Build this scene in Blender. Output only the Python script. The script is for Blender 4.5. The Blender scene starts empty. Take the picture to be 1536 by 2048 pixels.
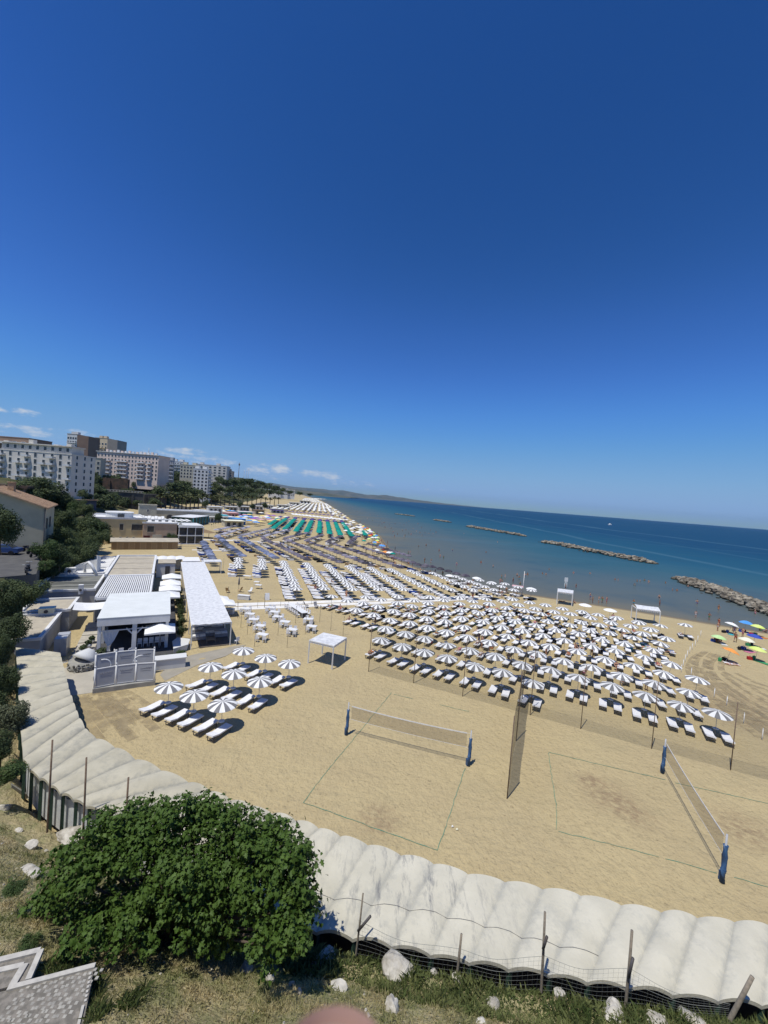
import bpy, bmesh, math, random
import numpy as np
from mathutils import Vector, Matrix
rng = np.random.default_rng(7)
random.seed(7)
R_ = math.radians
S = bpy.context.scene
COL = S.collection

# ------------------------------------------------------------------ camera
H, FPX = 18.5, 785.0
CR = np.array([[0.996973083, 0.0777474894, 0.0], [0.00250588, -0.03213346, 0.99948045], [0.07770710, -0.99645510, -0.03223102]])
cam = bpy.data.cameras.new('camera'); camo = bpy.data.objects.new('camera', cam); COL.objects.link(camo)
cam.sensor_fit = 'VERTICAL'; cam.sensor_height = 36.0; cam.lens = 36.0 * FPX / 2048.0
cam.clip_start = 0.005; cam.clip_end = 120000
camo.matrix_world = Matrix(((CR[0][0], -CR[0][1], -CR[0][2], 0), (CR[1][0], -CR[1][1], -CR[1][2], 0), (CR[2][0], -CR[2][1], -CR[2][2], H), (0, 0, 0, 1)))
S.camera = camo

# ------------------------------------------------------------------ sun, sky, exposure
SUN_EL, SUN_AZ = R_(69), math.atan2(-0.65, -0.76)
sv = Vector((math.sin(SUN_AZ) * math.cos(SUN_EL), math.cos(SUN_AZ) * math.cos(SUN_EL), math.sin(SUN_EL)))
sun = bpy.data.lights.new('sun', 'SUN'); sun.energy = 4.2; sun.angle = R_(0.53); sun.color = (1.0, 0.96, 0.87)
suno = bpy.data.objects.new('sun', sun); COL.objects.link(suno)
suno.rotation_euler = sv.to_track_quat('Z', 'Y').to_euler(); suno.location = (0, 0, 60)
world = bpy.data.worlds.new('World'); S.world = world; world.use_nodes = True
S.view_settings.view_transform = 'Standard'; S.view_settings.look = 'None'; S.view_settings.gamma = 1.0
S.view_settings.exposure = 0.0; S.view_settings.use_curve_mapping = False
S.cycles.use_denoising = True; S.cycles.max_bounces = 6; S.cycles.diffuse_bounces = 3; S.cycles.transparent_max_bounces = 12
S.cycles.use_adaptive_sampling = True


def build_world():
    nt = world.node_tree; N = nt.nodes; L = nt.links; N.clear()
    out = N.new('ShaderNodeOutputWorld'); bg = N.new('ShaderNodeBackground'); bg.inputs['Strength'].default_value = 0.13
    sky = N.new('ShaderNodeTexSky'); sky.sky_type = 'NISHITA'; sky.sun_disc = False
    sky.sun_elevation = SUN_EL; sky.sun_rotation = SUN_AZ; sky.air_density = 1.0; sky.dust_density = 0.2; sky.ozone_density = 1.0; sky.altitude = 0
    hs = N.new('ShaderNodeHueSaturation'); hs.inputs['Saturation'].default_value = 1.3; hs.inputs['Value'].default_value = 1.0
    L.new(sky.outputs[0], hs.inputs['Color'])
    k0 = N.new('ShaderNodeVectorMath'); k0.operation = 'SCALE'; k0.inputs['Scale'].default_value = .13; L.new(hs.outputs[0], k0.inputs[0])
    cu = N.new('ShaderNodeRGBCurve'); L.new(k0.outputs[0], cu.inputs['Color'])          # a deep clear-day response of the sky
    for ch, pts in enumerate((((.051, .0135), (.095, .038), (.219, .095), (.49, .195), (1, .27)), ((.156, .070), (.25, .142), (.44, .285), (.737, .395), (1, .43)), ((.392, .28), (.521, .47), (.66, .645), (.723, .685), (.86, .68), (1, .68)))):
        c = cu.mapping.curves[ch]
        for p in pts[:-1]: c.points.new(*p)
        c.points[len(c.points) - 1].location = pts[-1]
    cu.mapping.update()
    k1 = N.new('ShaderNodeVectorMath'); k1.operation = 'SCALE'; k1.inputs['Scale'].default_value = 1 / .13; L.new(cu.outputs[0], k1.inputs[0])
    tc = N.new('ShaderNodeTexCoord'); sx = N.new('ShaderNodeSeparateXYZ'); L.new(tc.outputs['Generated'], sx.inputs[0])

    def mth(op, a, b=None, c=None):
        n = N.new('ShaderNodeMath'); n.operation = op
        for k, v in enumerate((a, b, c)):
            if v is None: continue
            if isinstance(v, (int, float)): n.inputs[k].default_value = v
            else: L.new(v, n.inputs[k])
        return n.outputs[0]
    az = mth('ARCTAN2', sx.outputs[0], sx.outputs[1])
    el = mth('ARCSINE', sx.outputs[2])
    cv = N.new('ShaderNodeCombineXYZ'); L.new(mth('MULTIPLY', az, 14.0), cv.inputs[0]); L.new(mth('MULTIPLY', el, 34.0), cv.inputs[1])
    nz = N.new('ShaderNodeTexNoise'); nz.inputs['Scale'].default_value = 2.3; nz.inputs['Detail'].default_value = 7; nz.inputs['Roughness'].default_value = 0.62
    L.new(cv.outputs[0], nz.inputs['Vector'])
    best = None
    for a, e, wa, we, s in [(-42.7, 6.25, 1.6, .5, 1.0), (-45.3, 6.1, 1.6, .45, .8), (-42.5, 4.4, 3.6, .75, .8), (-38.5, 4.7, 2.4, .6, .7), (-27, 4.15, 3.2, .6, 1.05), (-30.5, 3.5, 3, .8, .6), (-24.5, 3.4, 4.5, .8, .75), (-16, 3.0, 4.6, 1.0, .95), (-9.5, 2.8, 4.2, .75, .95), (-19.5, 2.0, 7, .8, .5), (-6, 2.0, 6, .6, .5), (6.6, 1.95, 2.0, .25, .45)]:
        da = mth('MULTIPLY', mth('SUBTRACT', az, R_(a)), 1 / R_(wa)); de = mth('MULTIPLY', mth('SUBTRACT', el, R_(e)), 1 / R_(we))
        q = mth('MULTIPLY', mth('SUBTRACT', 1.0, mth('ADD', mth('MULTIPLY', da, da), mth('MULTIPLY', de, de))), s)
        q = mth('MAXIMUM', q, -1.0)
        best = q if best is None else mth('MAXIMUM', best, q)
    m = mth('ADD', mth('MULTIPLY', best, 0.55), mth('MULTIPLY', mth('SUBTRACT', nz.outputs['Fac'], 0.5), 2.0))
    mr = N.new('ShaderNodeMapRange'); mr.interpolation_type = 'SMOOTHSTEP'; mr.inputs[1].default_value = 0.12; mr.inputs[2].default_value = 0.85; mr.inputs[4].default_value = 0.8
    L.new(m, mr.inputs[0])
    mx = N.new('ShaderNodeMix'); mx.data_type = 'RGBA'; mx.inputs['B'].default_value = (5.0, 5.3, 5.6, 1)
    L.new(mr.outputs[0], mx.inputs[0]); L.new(k1.outputs[0], mx.inputs['A']); L.new(mx.outputs['Result'], bg.inputs['Color'])
    L.new(bg.outputs[0], out.inputs[0])


build_world()

# ------------------------------------------------------------------ helpers


def ray(u, v):
    return CR @ np.array([u - 768.0, v - 1024.0, FPX])


def G(u, v, z=0.0):
    """the place on the level z that the survey pixel (u, v) of the photograph measures"""
    d = ray(u, v); t = (z - H) / d[2]
    return np.array([d[0] * t, d[1] * t, z])


def at(u, v, Y):
    d = ray(u, v); t = Y / d[1]
    return np.array([d[0] * t, Y, H + d[2] * t])


class MB:
    def __init__(self): self.v = []; self.f = []; self.m = []; self.s = []

    def add(self, vs, fs, m=0, smooth=False):
        o = len(self.v); self.v += [tuple(float(c) for c in p) for p in vs]
        for f in fs: self.f.append(tuple(o + i for i in f)); self.m.append(m); self.s.append(smooth)
        return self

    def box(self, c, s, rot=0.0, m=0):
        ca, sa = math.cos(rot), math.sin(rot); P = []
        for dz in (-.5, .5):
            for dx, dy in ((-.5, -.5), (.5, -.5), (.5, .5), (-.5, .5)):
                x, y = dx * s[0], dy * s[1]; P.append((c[0] + ca * x - sa * y, c[1] + sa * x + ca * y, c[2] + dz * s[2]))
        return self.add(P, [(3, 2, 1, 0), (4, 5, 6, 7), (0, 1, 5, 4), (1, 2, 6, 5), (2, 3, 7, 6), (3, 0, 4, 7)], m)

    def prism(self, poly, z0, z1, m=0):
        """poly: list of (x, y) anticlockwise; z0, z1 numbers or lists"""
        n = len(poly); a = z0 if hasattr(z0, '__len__') else [z0] * n; b = z1 if hasattr(z1, '__len__') else [z1] * n
        P = [(p[0], p[1], a[i]) for i, p in enumerate(poly)] + [(p[0], p[1], b[i]) for i, p in enumerate(poly)]
        F = [tuple(range(n))[::-1], tuple(range(n, 2 * n))] + [(i, (i + 1) % n, n + (i + 1) % n, n + i) for i in range(n)]
        return self.add(P, F, m)

    def beam(self, p, q, w, h=None, m=0):
        p, q = Vector(p), Vector(q); h = h or w; d = (q - p).normalized()
        x = d.cross(Vector((0, 0, 1)));
        if x.length < 1e-3: x = Vector((1, 0, 0))
        x.normalize(); y = d.cross(x); P = []
        for e in (p, q):
            for a, b in ((-.5, -.5), (.5, -.5), (.5, .5), (-.5, .5)): P.append(e + x * w * a + y * h * b)
        return self.add(P, [(3, 2, 1, 0), (4, 5, 6, 7), (0, 1, 5, 4), (1, 2, 6, 5), (2, 3, 7, 6), (3, 0, 4, 7)], m)

    def tube(self, pts, r, n=8, m=0, smooth=True, cap=True):
        pts = [Vector(p) for p in pts]; rs = r if hasattr(r, '__len__') else [r] * len(pts); P = []
        for i, p in enumerate(pts):
            d = (pts[min(i + 1, len(pts) - 1)] - pts[max(i - 1, 0)]).normalized()
            x = d.cross(Vector((0, 0, 1)))
            if x.length < 1e-3: x = Vector((1, 0, 0))
            x.normalize(); y = d.cross(x)
            for k in range(n):
                a = 2 * math.pi * k / n; P.append(p + (x * math.cos(a) + y * math.sin(a)) * rs[i])
        F = [(i * n + k, i * n + (k + 1) % n, (i + 1) * n + (k + 1) % n, (i + 1) * n + k) for i in range(len(pts) - 1) for k in range(n)]
        if cap: F += [tuple(range(n))[::-1], tuple(range((len(pts) - 1) * n, len(pts) * n))]
        return self.add(P, F, m, smooth)

    def quad(self, a, b, c, d, m=0): return self.add([a, b, c, d], [(0, 1, 2, 3)], m)

    def build(self, name, mats, parent=None, loc=None):
        me = bpy.data.meshes.new(name); me.from_pydata(self.v, [], self.f)
        for mm in (mats if isinstance(mats, (list, tuple)) else [mats]): me.materials.append(mm)
        me.polygons.foreach_set('material_index', self.m); me.polygons.foreach_set('use_smooth', self.s); me.update()
        o = bpy.data.objects.new(name, me); COL.objects.link(o)
        if parent is not None: o.parent = parent
        if loc is not None: o.location = loc
        return o


def mesh_np(name, V, F, mats, mi=None, smooth=False, parent=None):
    V = np.asarray(V, np.float32); F = np.asarray(F, np.int32); n, k = F.shape
    me = bpy.data.meshes.new(name); me.vertices.add(len(V)); me.vertices.foreach_set('co', V.ravel())
    me.loops.add(n * k); me.loops.foreach_set('vertex_index', F.ravel()); me.polygons.add(n)
    me.polygons.foreach_set('loop_start', np.arange(0, n * k, k, dtype=np.int32))
    for mm in (mats if isinstance(mats, (list, tuple)) else [mats]): me.materials.append(mm)
    if mi is not None: me.polygons.foreach_set('material_index', np.asarray(mi, np.int32))
    me.polygons.foreach_set('use_smooth', np.full(n, smooth)); me.update(calc_edges=True)
    o = bpy.data.objects.new(name, me); COL.objects.link(o)
    if parent is not None: o.parent = parent
    return o


def tag(o, label, cat, group=None):
    o['label'] = label; o['category'] = cat
    if group: o['group'] = group
    return o


def kind(o, k, label=None, cat=None):
    o['kind'] = k
    if label: o['label'] = label
    if cat: o['category'] = cat
    return o


def thing(name, loc, label, cat, group=None, rz=0.0):
    o = bpy.data.objects.new(name, None); COL.objects.link(o); o.location = loc; o.rotation_euler = (0, 0, rz); o.empty_display_size = .2
    return tag(o, label, cat, group)


def dup(src, loc, rz=0.0, scale=1.0, label=None, cat=None, group=None):
    r = src.copy(); COL.objects.link(r); r.location = loc; r.rotation_euler = (0, 0, rz)
    r.scale = (scale,) * 3 if not hasattr(scale, '__len__') else scale
    if label: r['label'] = label
    if cat: r['category'] = cat
    if group: r['group'] = group
    for ch in src.children:
        c = ch.copy(); COL.objects.link(c); c.parent = r
        for g in ch.children:
            d = g.copy(); COL.objects.link(d); d.parent = c
    return r


class Stamp:
    """places one kind: the first call uses the prototype itself, later calls copy it"""

    def __init__(self, proto): self.p = proto; self.used = False

    def __call__(self, loc, rz=0.0, scale=1.0, label=None, cat=None, group=None):
        loc = tuple(float(c) for c in loc)
        if self.used: return dup(self.p, loc, rz, scale, label, cat, group)
        self.used = True; o = self.p; o.location = loc; o.rotation_euler = (0, 0, rz); o.scale = (scale,) * 3 if not hasattr(scale, '__len__') else scale
        if label: o['label'] = label
        if cat: o['category'] = cat
        if group: o['group'] = group
        return o


ONES = 'zeroth first second third fourth fifth sixth seventh eighth ninth tenth eleventh twelfth thirteenth fourteenth fifteenth sixteenth seventeenth eighteenth nineteenth'.split()


def nth(n):
    if n < 20: return ONES[n]
    t = {2: 'twent', 3: 'thirt', 4: 'fort'}[n // 10]
    return t + 'ieth' if n % 10 == 0 else t + 'y-' + ONES[n % 10]


# ------------------------------------------------------------------ materials


def mat(name, c1, c2=None, scale=1.0, rough=0.8, bump=0.0, bscale=None, detail=4, spec=0.3, lo=.35, hi=.65, obj=False, trans=0.0):
    m = bpy.data.materials.new(name); m.use_nodes = True; nt = m.node_tree; N = nt.nodes; L = nt.links
    b = N['Principled BSDF']; b.inputs['Roughness'].default_value = rough; b.inputs['Specular IOR Level'].default_value = spec
    b.inputs['Base Color'].default_value = (*c1, 1)
    src = N.new('ShaderNodeTexCoord').outputs['Object'] if obj else N.new('ShaderNodeNewGeometry').outputs['Position']
    if c2 is not None:
        n = N.new('ShaderNodeTexNoise'); n.inputs['Scale'].default_value = scale; n.inputs['Detail'].default_value = detail; n.inputs['Roughness'].default_value = .6
        L.new(src, n.inputs['Vector'])
        mr = N.new('ShaderNodeMapRange'); mr.inputs[1].default_value = lo; mr.inputs[2].default_value = hi; L.new(n.outputs['Fac'], mr.inputs[0])
        mx = N.new('ShaderNodeMix'); mx.data_type = 'RGBA'; mx.inputs['A'].default_value = (*c1, 1); mx.inputs['B'].default_value = (*c2, 1)
        L.new(mr.outputs[0], mx.inputs[0]); L.new(mx.outputs['Result'], b.inputs['Base Color'])
    if bump:
        n2 = N.new('ShaderNodeTexNoise'); n2.inputs['Scale'].default_value = bscale or scale * 3; n2.inputs['Detail'].default_value = 5
        L.new(src, n2.inputs['Vector']); bp = N.new('ShaderNodeBump'); bp.inputs['Strength'].default_value = 1.0; bp.inputs['Distance'].default_value = bump
        L.new(n2.outputs['Fac'], bp.inputs['Height']); L.new(bp.outputs[0], b.inputs['Normal'])
    if trans:
        tr = N.new('ShaderNodeBsdfTranslucent'); L.new(b.inputs['Base Color'].links[0].from_socket, tr.inputs[0]) if b.inputs['Base Color'].links else None
        ms = N.new('ShaderNodeMixShader'); ms.inputs[0].default_value = trans; L.new(b.outputs[0], ms.inputs[1]); L.new(tr.outputs[0], ms.inputs[2])
        L.new(ms.outputs[0], N['Material Output'].inputs[0])
    return m


def net_mat(name, c, alpha):
    m = bpy.data.materials.new(name); m.use_nodes = True; N = m.node_tree.nodes
    b = N['Principled BSDF']; b.inputs['Base Color'].default_value = (*c, 1); b.inputs['Alpha'].default_value = alpha; b.inputs['Roughness'].default_value = .9
    return m


def fade(m, lo=.6, hi=1.35):
    nt = m.node_tree; N = nt.nodes; L = nt.links; b = N['Principled BSDF']; src = b.inputs['Base Color'].links[0].from_socket; oi = N.new('ShaderNodeObjectInfo'); r = N.new('ShaderNodeMapRange'); r.inputs[3].default_value = lo; r.inputs[4].default_value = hi; L.new(oi.outputs['Random'], r.inputs[0])
    v = N.new('ShaderNodeVectorMath'); v.operation = 'SCALE'; L.new(src, v.inputs[0]); L.new(r.outputs[0], v.inputs['Scale']); L.new(v.outputs[0], b.inputs['Base Color'])


M = {}
M['white'] = mat('white_paint', (.75, .75, .73), (.67, .67, .65), 1.5, .55)
M['wire'] = mat('fence_wire', (.22, .23, .21), None, rough=.7)
M['white_fabric'] = mat('white_fabric', (.76, .76, .74), (.69, .69, .67), 3, .9, .01, 8)
M['shade_cloth'] = mat('woven_white_cloth', (.68, .69, .69), (.53, .54, .55), 2.2, .9, .05, 2.5, lo=.4, hi=.62)
M['canvas_white'] = mat('parasol_white', (.80, .80, .77), (.75, .75, .72), 2, .85)
M['canvas_grey'] = mat('parasol_grey', (.165, .163, .165), (.20, .198, .20), 2, .85)
M['steel'] = mat('steel', (.42, .43, .44), None, rough=.35, spec=.6)
M['dark_steel'] = mat('dark_steel', (.10, .10, .11), (.07, .06, .055), 6, .55)
M['rust'] = mat('rusty_pole', (.13, .085, .06), (.20, .15, .11), 7, .85)
M['wood_grey'] = mat('weathered_wood', (.27, .23, .18), (.17, .15, .12), 9, .9)
M['sling'] = mat('white_sling', (.78, .78, .78), (.70, .70, .71), 5, .8)
M['blue_canvas'] = mat('blue_canvas', (.055, .080, .16), (.20, .22, .29), .9, .85)
M['navy_canvas'] = mat('navy_canvas', (.055, .048, .075), (.17, .155, .18), .8, .85)
M['lilac_canvas'] = mat('lilac_canvas', (.16, .155, .19), (.30, .29, .32), .8, .85)
M['green_canvas'] = mat('green_canvas', (.0, .20, .155), (.0, .27, .21), .4, .85)
M['purple_canvas'] = mat('purple_canvas', (.06, .04, .16), (.10, .07, .24), .5, .85)
M['yellow_canvas'] = mat('yellow_canvas', (.72, .55, .16), (.78, .62, .25), .5, .85)
M['violet_canvas'] = mat('violet_canvas', (.28, .10, .45), None, rough=.85)
M['lime_canvas'] = mat('lime_canvas', (.60, .72, .16), (.66, .76, .25), 1, .85)
M['sky_canvas'] = mat('sky_canvas', (.07, .28, .66), (.12, .36, .72), 1, .85)
M['royal_canvas'] = mat('royal_canvas', (.03, .06, .34), (.05, .09, .40), 1, .85)
M['orange_canvas'] = mat('orange_canvas', (.80, .28, .05), (.84, .36, .10), 1, .85)
M['cream_canvas'] = mat('cream_canvas', (.74, .72, .52), (.76, .74, .6), 1, .85)
M['pale_green_canvas'] = mat('pale_green_canvas', (.42, .64, .26), (.50, .70, .34), 1, .85)
M['teal'] = mat('teal_paint', (.08, .42, .48), (.14, .5, .55), 1, .7)
M['pink'] = mat('pink_paint', (.62, .35, .36), (.66, .42, .42), 1, .8)
M['pad_blue'] = mat('blue_pad', (.022, .065, .155), (.04, .10, .21), 3, .5, .02, 9, spec=.5)
M['tape'] = mat('teal_tape', (.05, .22, .16), (.24, .26, .16), 1.6, .7)
M['volley_net'] = net_mat('volley_net', (.16, .12, .085), .34)
M['tall_net'] = net_mat('tall_net', (.05, .06, .05), .15)
M['divider_net'] = net_mat('divider_net', (.03, .034, .028), .58)
for k_ in ('blue_canvas', 'navy_canvas', 'lilac_canvas'): fade(M[k_], .35, 1.7)
for k_ in ('green_canvas', 'purple_canvas'): fade(M[k_], .8, 1.2)
M['concrete_roof'] = None
M['concrete'] = mat('concrete', (.36, .35, .32), (.25, .25, .23), 1.6, .9, .01, 12)
M['green_paint'] = mat('dark_green_paint', (.025, .06, .045), (.04, .08, .06), 6, .6)
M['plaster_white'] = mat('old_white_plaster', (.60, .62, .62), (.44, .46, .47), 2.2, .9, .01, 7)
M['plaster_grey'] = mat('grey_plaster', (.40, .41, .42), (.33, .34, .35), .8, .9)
M['plaster_beige'] = mat('beige_plaster', (.66, .53, .29), (.58, .46, .25), .5, .9)
M['plaster_tan'] = mat('tan_plaster', (.55, .40, .27), (.49, .36, .24), .6, .9)
M['plaster_cream'] = mat('cream_plaster', (.55, .51, .39), (.47, .43, .33), .5, .9)
M['house_wall'] = mat('faded_house_plaster', (.50, .44, .30), (.40, .355, .25), .35, .92)
M['house_shade'] = mat('shaded_house_plaster', (.19, .175, .15), (.14, .13, .11), .4, .92)  # shaded copy of the house plaster, its shade put into the colour
M['pink_wall'] = mat('pinkish_plaster', (.74, .59, .49), (.62, .49, .41), .12, .9)
M['pale_wall'] = mat('pale_grey_plaster', (.66, .62, .54), (.53, .50, .45), .1, .9)
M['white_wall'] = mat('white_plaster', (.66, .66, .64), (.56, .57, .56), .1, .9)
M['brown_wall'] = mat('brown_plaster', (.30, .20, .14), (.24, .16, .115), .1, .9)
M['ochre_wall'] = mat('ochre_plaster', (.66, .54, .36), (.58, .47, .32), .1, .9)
M['greybrown_wall'] = mat('greybrown_plaster', (.40, .355, .29), (.33, .29, .24), .1, .9)  # grey-brown plaster, also the cream tower's side with shade in its colour
M['brick_wall'] = mat('old_brick', (.15, .09, .06), (.06, .05, .035), .5, .95, .02, 2)
M['dark_wall'] = mat('old_stone', (.12, .11, .095), (.07, .068, .06), .3, .95)  # old stone; part of the cabin infill borrows it as painted shade
M['roof_tile'] = mat('terracotta_tile', (.47, .31, .18), (.34, .22, .14), 1.3, .9, .06, 2.5)
M['roof_beige'] = mat('beige_roof_felt', (.47, .42, .32), (.38, .34, .27), .9, .92)
M['roof_grey'] = mat('grey_roof_felt', (.15, .155, .14), (.21, .21, .185), .7, .92)
M['roof_white'] = mat('white_roof_coat', (.70, .70, .69), (.60, .60, .58), .5, .9)
M['glass'] = mat('dark_glass', (.025, .03, .035), (.05, .055, .06), .9, .12, spec=.6)
M['shutter'] = mat('shutter', (.10, .075, .055), None, rough=.7)
M['door_red'] = mat('dark_red_door', (.10, .025, .02), None, rough=.7)
M['timber'] = mat('varnished_timber', (.50, .35, .19), (.40, .28, .15), 2.5, .8)
M['deck'] = mat('deck_board', (.15, .125, .095), (.10, .085, .068), 4, .8)
M['dark_floor'] = mat('dark_floor', (.055, .055, .06), (.08, .08, .082), 1, .7)
M['asphalt'] = mat('asphalt', (.085, .083, .08), (.115, .112, .105), .8, .95, .01, 12)
M['sofa'] = mat('sofa_grey', (.30, .30, .31), (.24, .24, .25), 3, .9)
M['thatch'] = mat('thatch', (.27, .19, .11), (.20, .14, .08), 5, .95, .05, 12)
M['bark'] = mat('bark', (.12, .095, .07), (.07, .055, .042), 3, .95, .02, 10)
M['palm_bark'] = mat('palm_bark', (.17, .14, .11), (.11, .09, .07), 3, .95)
M['fig_leaf'] = mat('fig_leaf', (.030, .066, .008), (.085, .140, .026), 3.2, .6, spec=.22, trans=.10, lo=.3, hi=.7)
M['dark_leaf'] = mat('dark_leaf', (.036, .056, .022), (.078, .105, .038), .6, .7, trans=.15, lo=.3, hi=.7)
M['oak_leaf'] = mat('evergreen_leaf', (.042, .068, .024), (.105, .130, .048), .5, .7, trans=.15, lo=.3, hi=.7)
M['olive_leaf'] = mat('olive_leaf', (.075, .09, .048), (.12, .135, .075), 1.1, .7, trans=.15)
M['palm_leaf'] = mat('palm_leaf', (.045, .06, .018), (.10, .105, .035), .4, .65, trans=.12)
M['shrub_leaf'] = mat('shrub_leaf', (.035, .065, .018), (.07, .11, .03), 1.5, .7, trans=.15)
M['grass_dry'] = mat('dry_grass', (.56, .48, .27), (.27, .29, .115), 1.1, .9, trans=.3, lo=.36, hi=.62)
M['weed'] = mat('weeds', (.085, .125, .036), (.24, .26, .10), 1.6, .8, trans=.25)
M['skin'] = mat('skin', (.48, .27, .18), (.42, .23, .15), 5, .6)
M['skin_tan'] = mat('tanned_skin', (.30, .155, .09), (.25, .13, .075), 5, .6)
M['hair'] = mat('dark_hair', (.02, .014, .01), (.035, .025, .018), 9, .7)
M['lime_rock'] = mat('limestone', (.58, .55, .48), (.30, .275, .225), 2.2, .9, .05, 5)
M['sea_rock'] = None
M['door_a'] = mat('cabin_door', (.36, .25, .13), None)
M['door_b'] = mat('cabin_door', (.30, .20, .10), None)
M['screen_panel'] = mat('screen_panel', (.44, .46, .49), (.39, .41, .44), .7, .6)
M['tracks'] = None
CL = {'black': (.015, .015, .018), 'red': (.45, .03, .03), 'blue': (.03, .08, .35), 'orange': (.65, .2, .04), 'white': (.7, .7, .7), 'green': (.05, .3, .12), 'pink': (.6, .2, .3), 'turquoise': (.05, .4, .45)}
for k, c in CL.items(): M['cloth_' + k] = mat('cloth_' + k, c, tuple(x * .8 for x in c), 4, .85)


def sea_rock_mat():
    m = mat('breakwater_rock', (.36, .32, .245), (.10, .085, .065), .55, .9, .12, 1.2, lo=.38, hi=.6); nt = m.node_tree; N = nt.nodes; L = nt.links
    b = N['Principled BSDF']; src = b.inputs['Base Color'].links[0].from_socket
    g = N.new('ShaderNodeNewGeometry'); s = N.new('ShaderNodeSeparateXYZ'); L.new(g.outputs['Position'], s.inputs[0])
    r = N.new('ShaderNodeMapRange'); r.inputs[1].default_value = .35; r.inputs[2].default_value = -.05; L.new(s.outputs[2], r.inputs[0])   # the wet weedy foot
    x = N.new('ShaderNodeMix'); x.data_type = 'RGBA'; x.inputs['B'].default_value = (.03, .028, .018, 1); L.new(r.outputs[0], x.inputs[0]); L.new(src, x.inputs['A']); L.new(x.outputs['Result'], b.inputs['Base Color'])
    return m


M['sea_rock'] = sea_rock_mat()


def roof_mat():
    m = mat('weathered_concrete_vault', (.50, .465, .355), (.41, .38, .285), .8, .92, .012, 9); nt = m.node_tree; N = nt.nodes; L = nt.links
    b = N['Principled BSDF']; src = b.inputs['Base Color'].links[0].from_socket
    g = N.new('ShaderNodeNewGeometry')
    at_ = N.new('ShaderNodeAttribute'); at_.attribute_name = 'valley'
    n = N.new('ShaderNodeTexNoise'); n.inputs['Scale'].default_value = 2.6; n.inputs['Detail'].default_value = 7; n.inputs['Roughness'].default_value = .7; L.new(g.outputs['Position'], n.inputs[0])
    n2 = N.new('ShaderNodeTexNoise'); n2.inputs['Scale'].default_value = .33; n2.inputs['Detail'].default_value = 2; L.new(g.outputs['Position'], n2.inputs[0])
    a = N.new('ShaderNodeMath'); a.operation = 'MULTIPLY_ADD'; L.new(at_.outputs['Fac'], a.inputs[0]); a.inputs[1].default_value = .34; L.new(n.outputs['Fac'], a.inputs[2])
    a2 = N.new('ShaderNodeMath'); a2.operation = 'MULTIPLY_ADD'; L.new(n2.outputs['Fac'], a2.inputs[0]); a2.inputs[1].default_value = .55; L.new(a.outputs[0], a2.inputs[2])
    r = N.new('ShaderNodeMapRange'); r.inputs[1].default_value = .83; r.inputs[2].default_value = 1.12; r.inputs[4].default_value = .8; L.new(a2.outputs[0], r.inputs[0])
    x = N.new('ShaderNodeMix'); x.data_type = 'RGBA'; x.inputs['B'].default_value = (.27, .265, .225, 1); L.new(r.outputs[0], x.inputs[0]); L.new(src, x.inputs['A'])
    # newer, whiter coat along the right-hand stretch of the roof
    sp = N.new('ShaderNodeSeparateXYZ'); L.new(g.outputs['Position'], sp.inputs[0])
    r2 = N.new('ShaderNodeMapRange'); r2.inputs[1].default_value = -6; r2.inputs[2].default_value = 0; r2.inputs[4].default_value = .7; L.new(sp.outputs[0], r2.inputs[0])
    # old grey run-off stains where the roof turns
    c0 = N.new('ShaderNodeVectorMath'); c0.operation = 'DISTANCE'; c0.inputs[1].default_value = (2.2, 15.6, 2.9); L.new(g.outputs['Position'], c0.inputs[0])
    d0 = N.new('ShaderNodeMapRange'); d0.inputs[1].default_value = 5.5; d0.inputs[2].default_value = 1; L.new(c0.outputs['Value'], d0.inputs[0])
    mpp = N.new('ShaderNodeMapping'); mpp.inputs['Rotation'].default_value = (0, 0, .35); mpp.inputs['Scale'].default_value = (2.4, .55, 1); L.new(g.outputs['Position'], mpp.inputs[0])
    n5 = N.new('ShaderNodeTexNoise'); n5.inputs['Scale'].default_value = 1.1; n5.inputs['Detail'].default_value = 8; n5.inputs['Roughness'].default_value = .75; L.new(mpp.outputs[0], n5.inputs['Vector'])
    r5 = N.new('ShaderNodeMapRange'); r5.inputs[1].default_value = .52; r5.inputs[2].default_value = .66; L.new(n5.outputs['Fac'], r5.inputs[0])
    m5 = N.new('ShaderNodeMath'); m5.operation = 'MULTIPLY'; L.new(d0.outputs[0], m5.inputs[0]); L.new(r5.outputs[0], m5.inputs[1])
    x5 = N.new('ShaderNodeMix'); x5.data_type = 'RGBA'; x5.inputs['B'].default_value = (.22, .22, .21, 1); L.new(m5.outputs[0], x5.inputs[0])
    y = N.new('ShaderNodeMix'); y.data_type = 'RGBA'; y.blend_type = 'SCREEN'; y.inputs['B'].default_value = (.24, .235, .195, 1); L.new(r2.outputs[0], y.inputs[0]); L.new(x.outputs['Result'], y.inputs['A'])
    L.new(y.outputs['Result'], x5.inputs['A']); L.new(x5.outputs['Result'], b.inputs['Base Color'])
    return m


M['concrete_roof'] = roof_mat()


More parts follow.
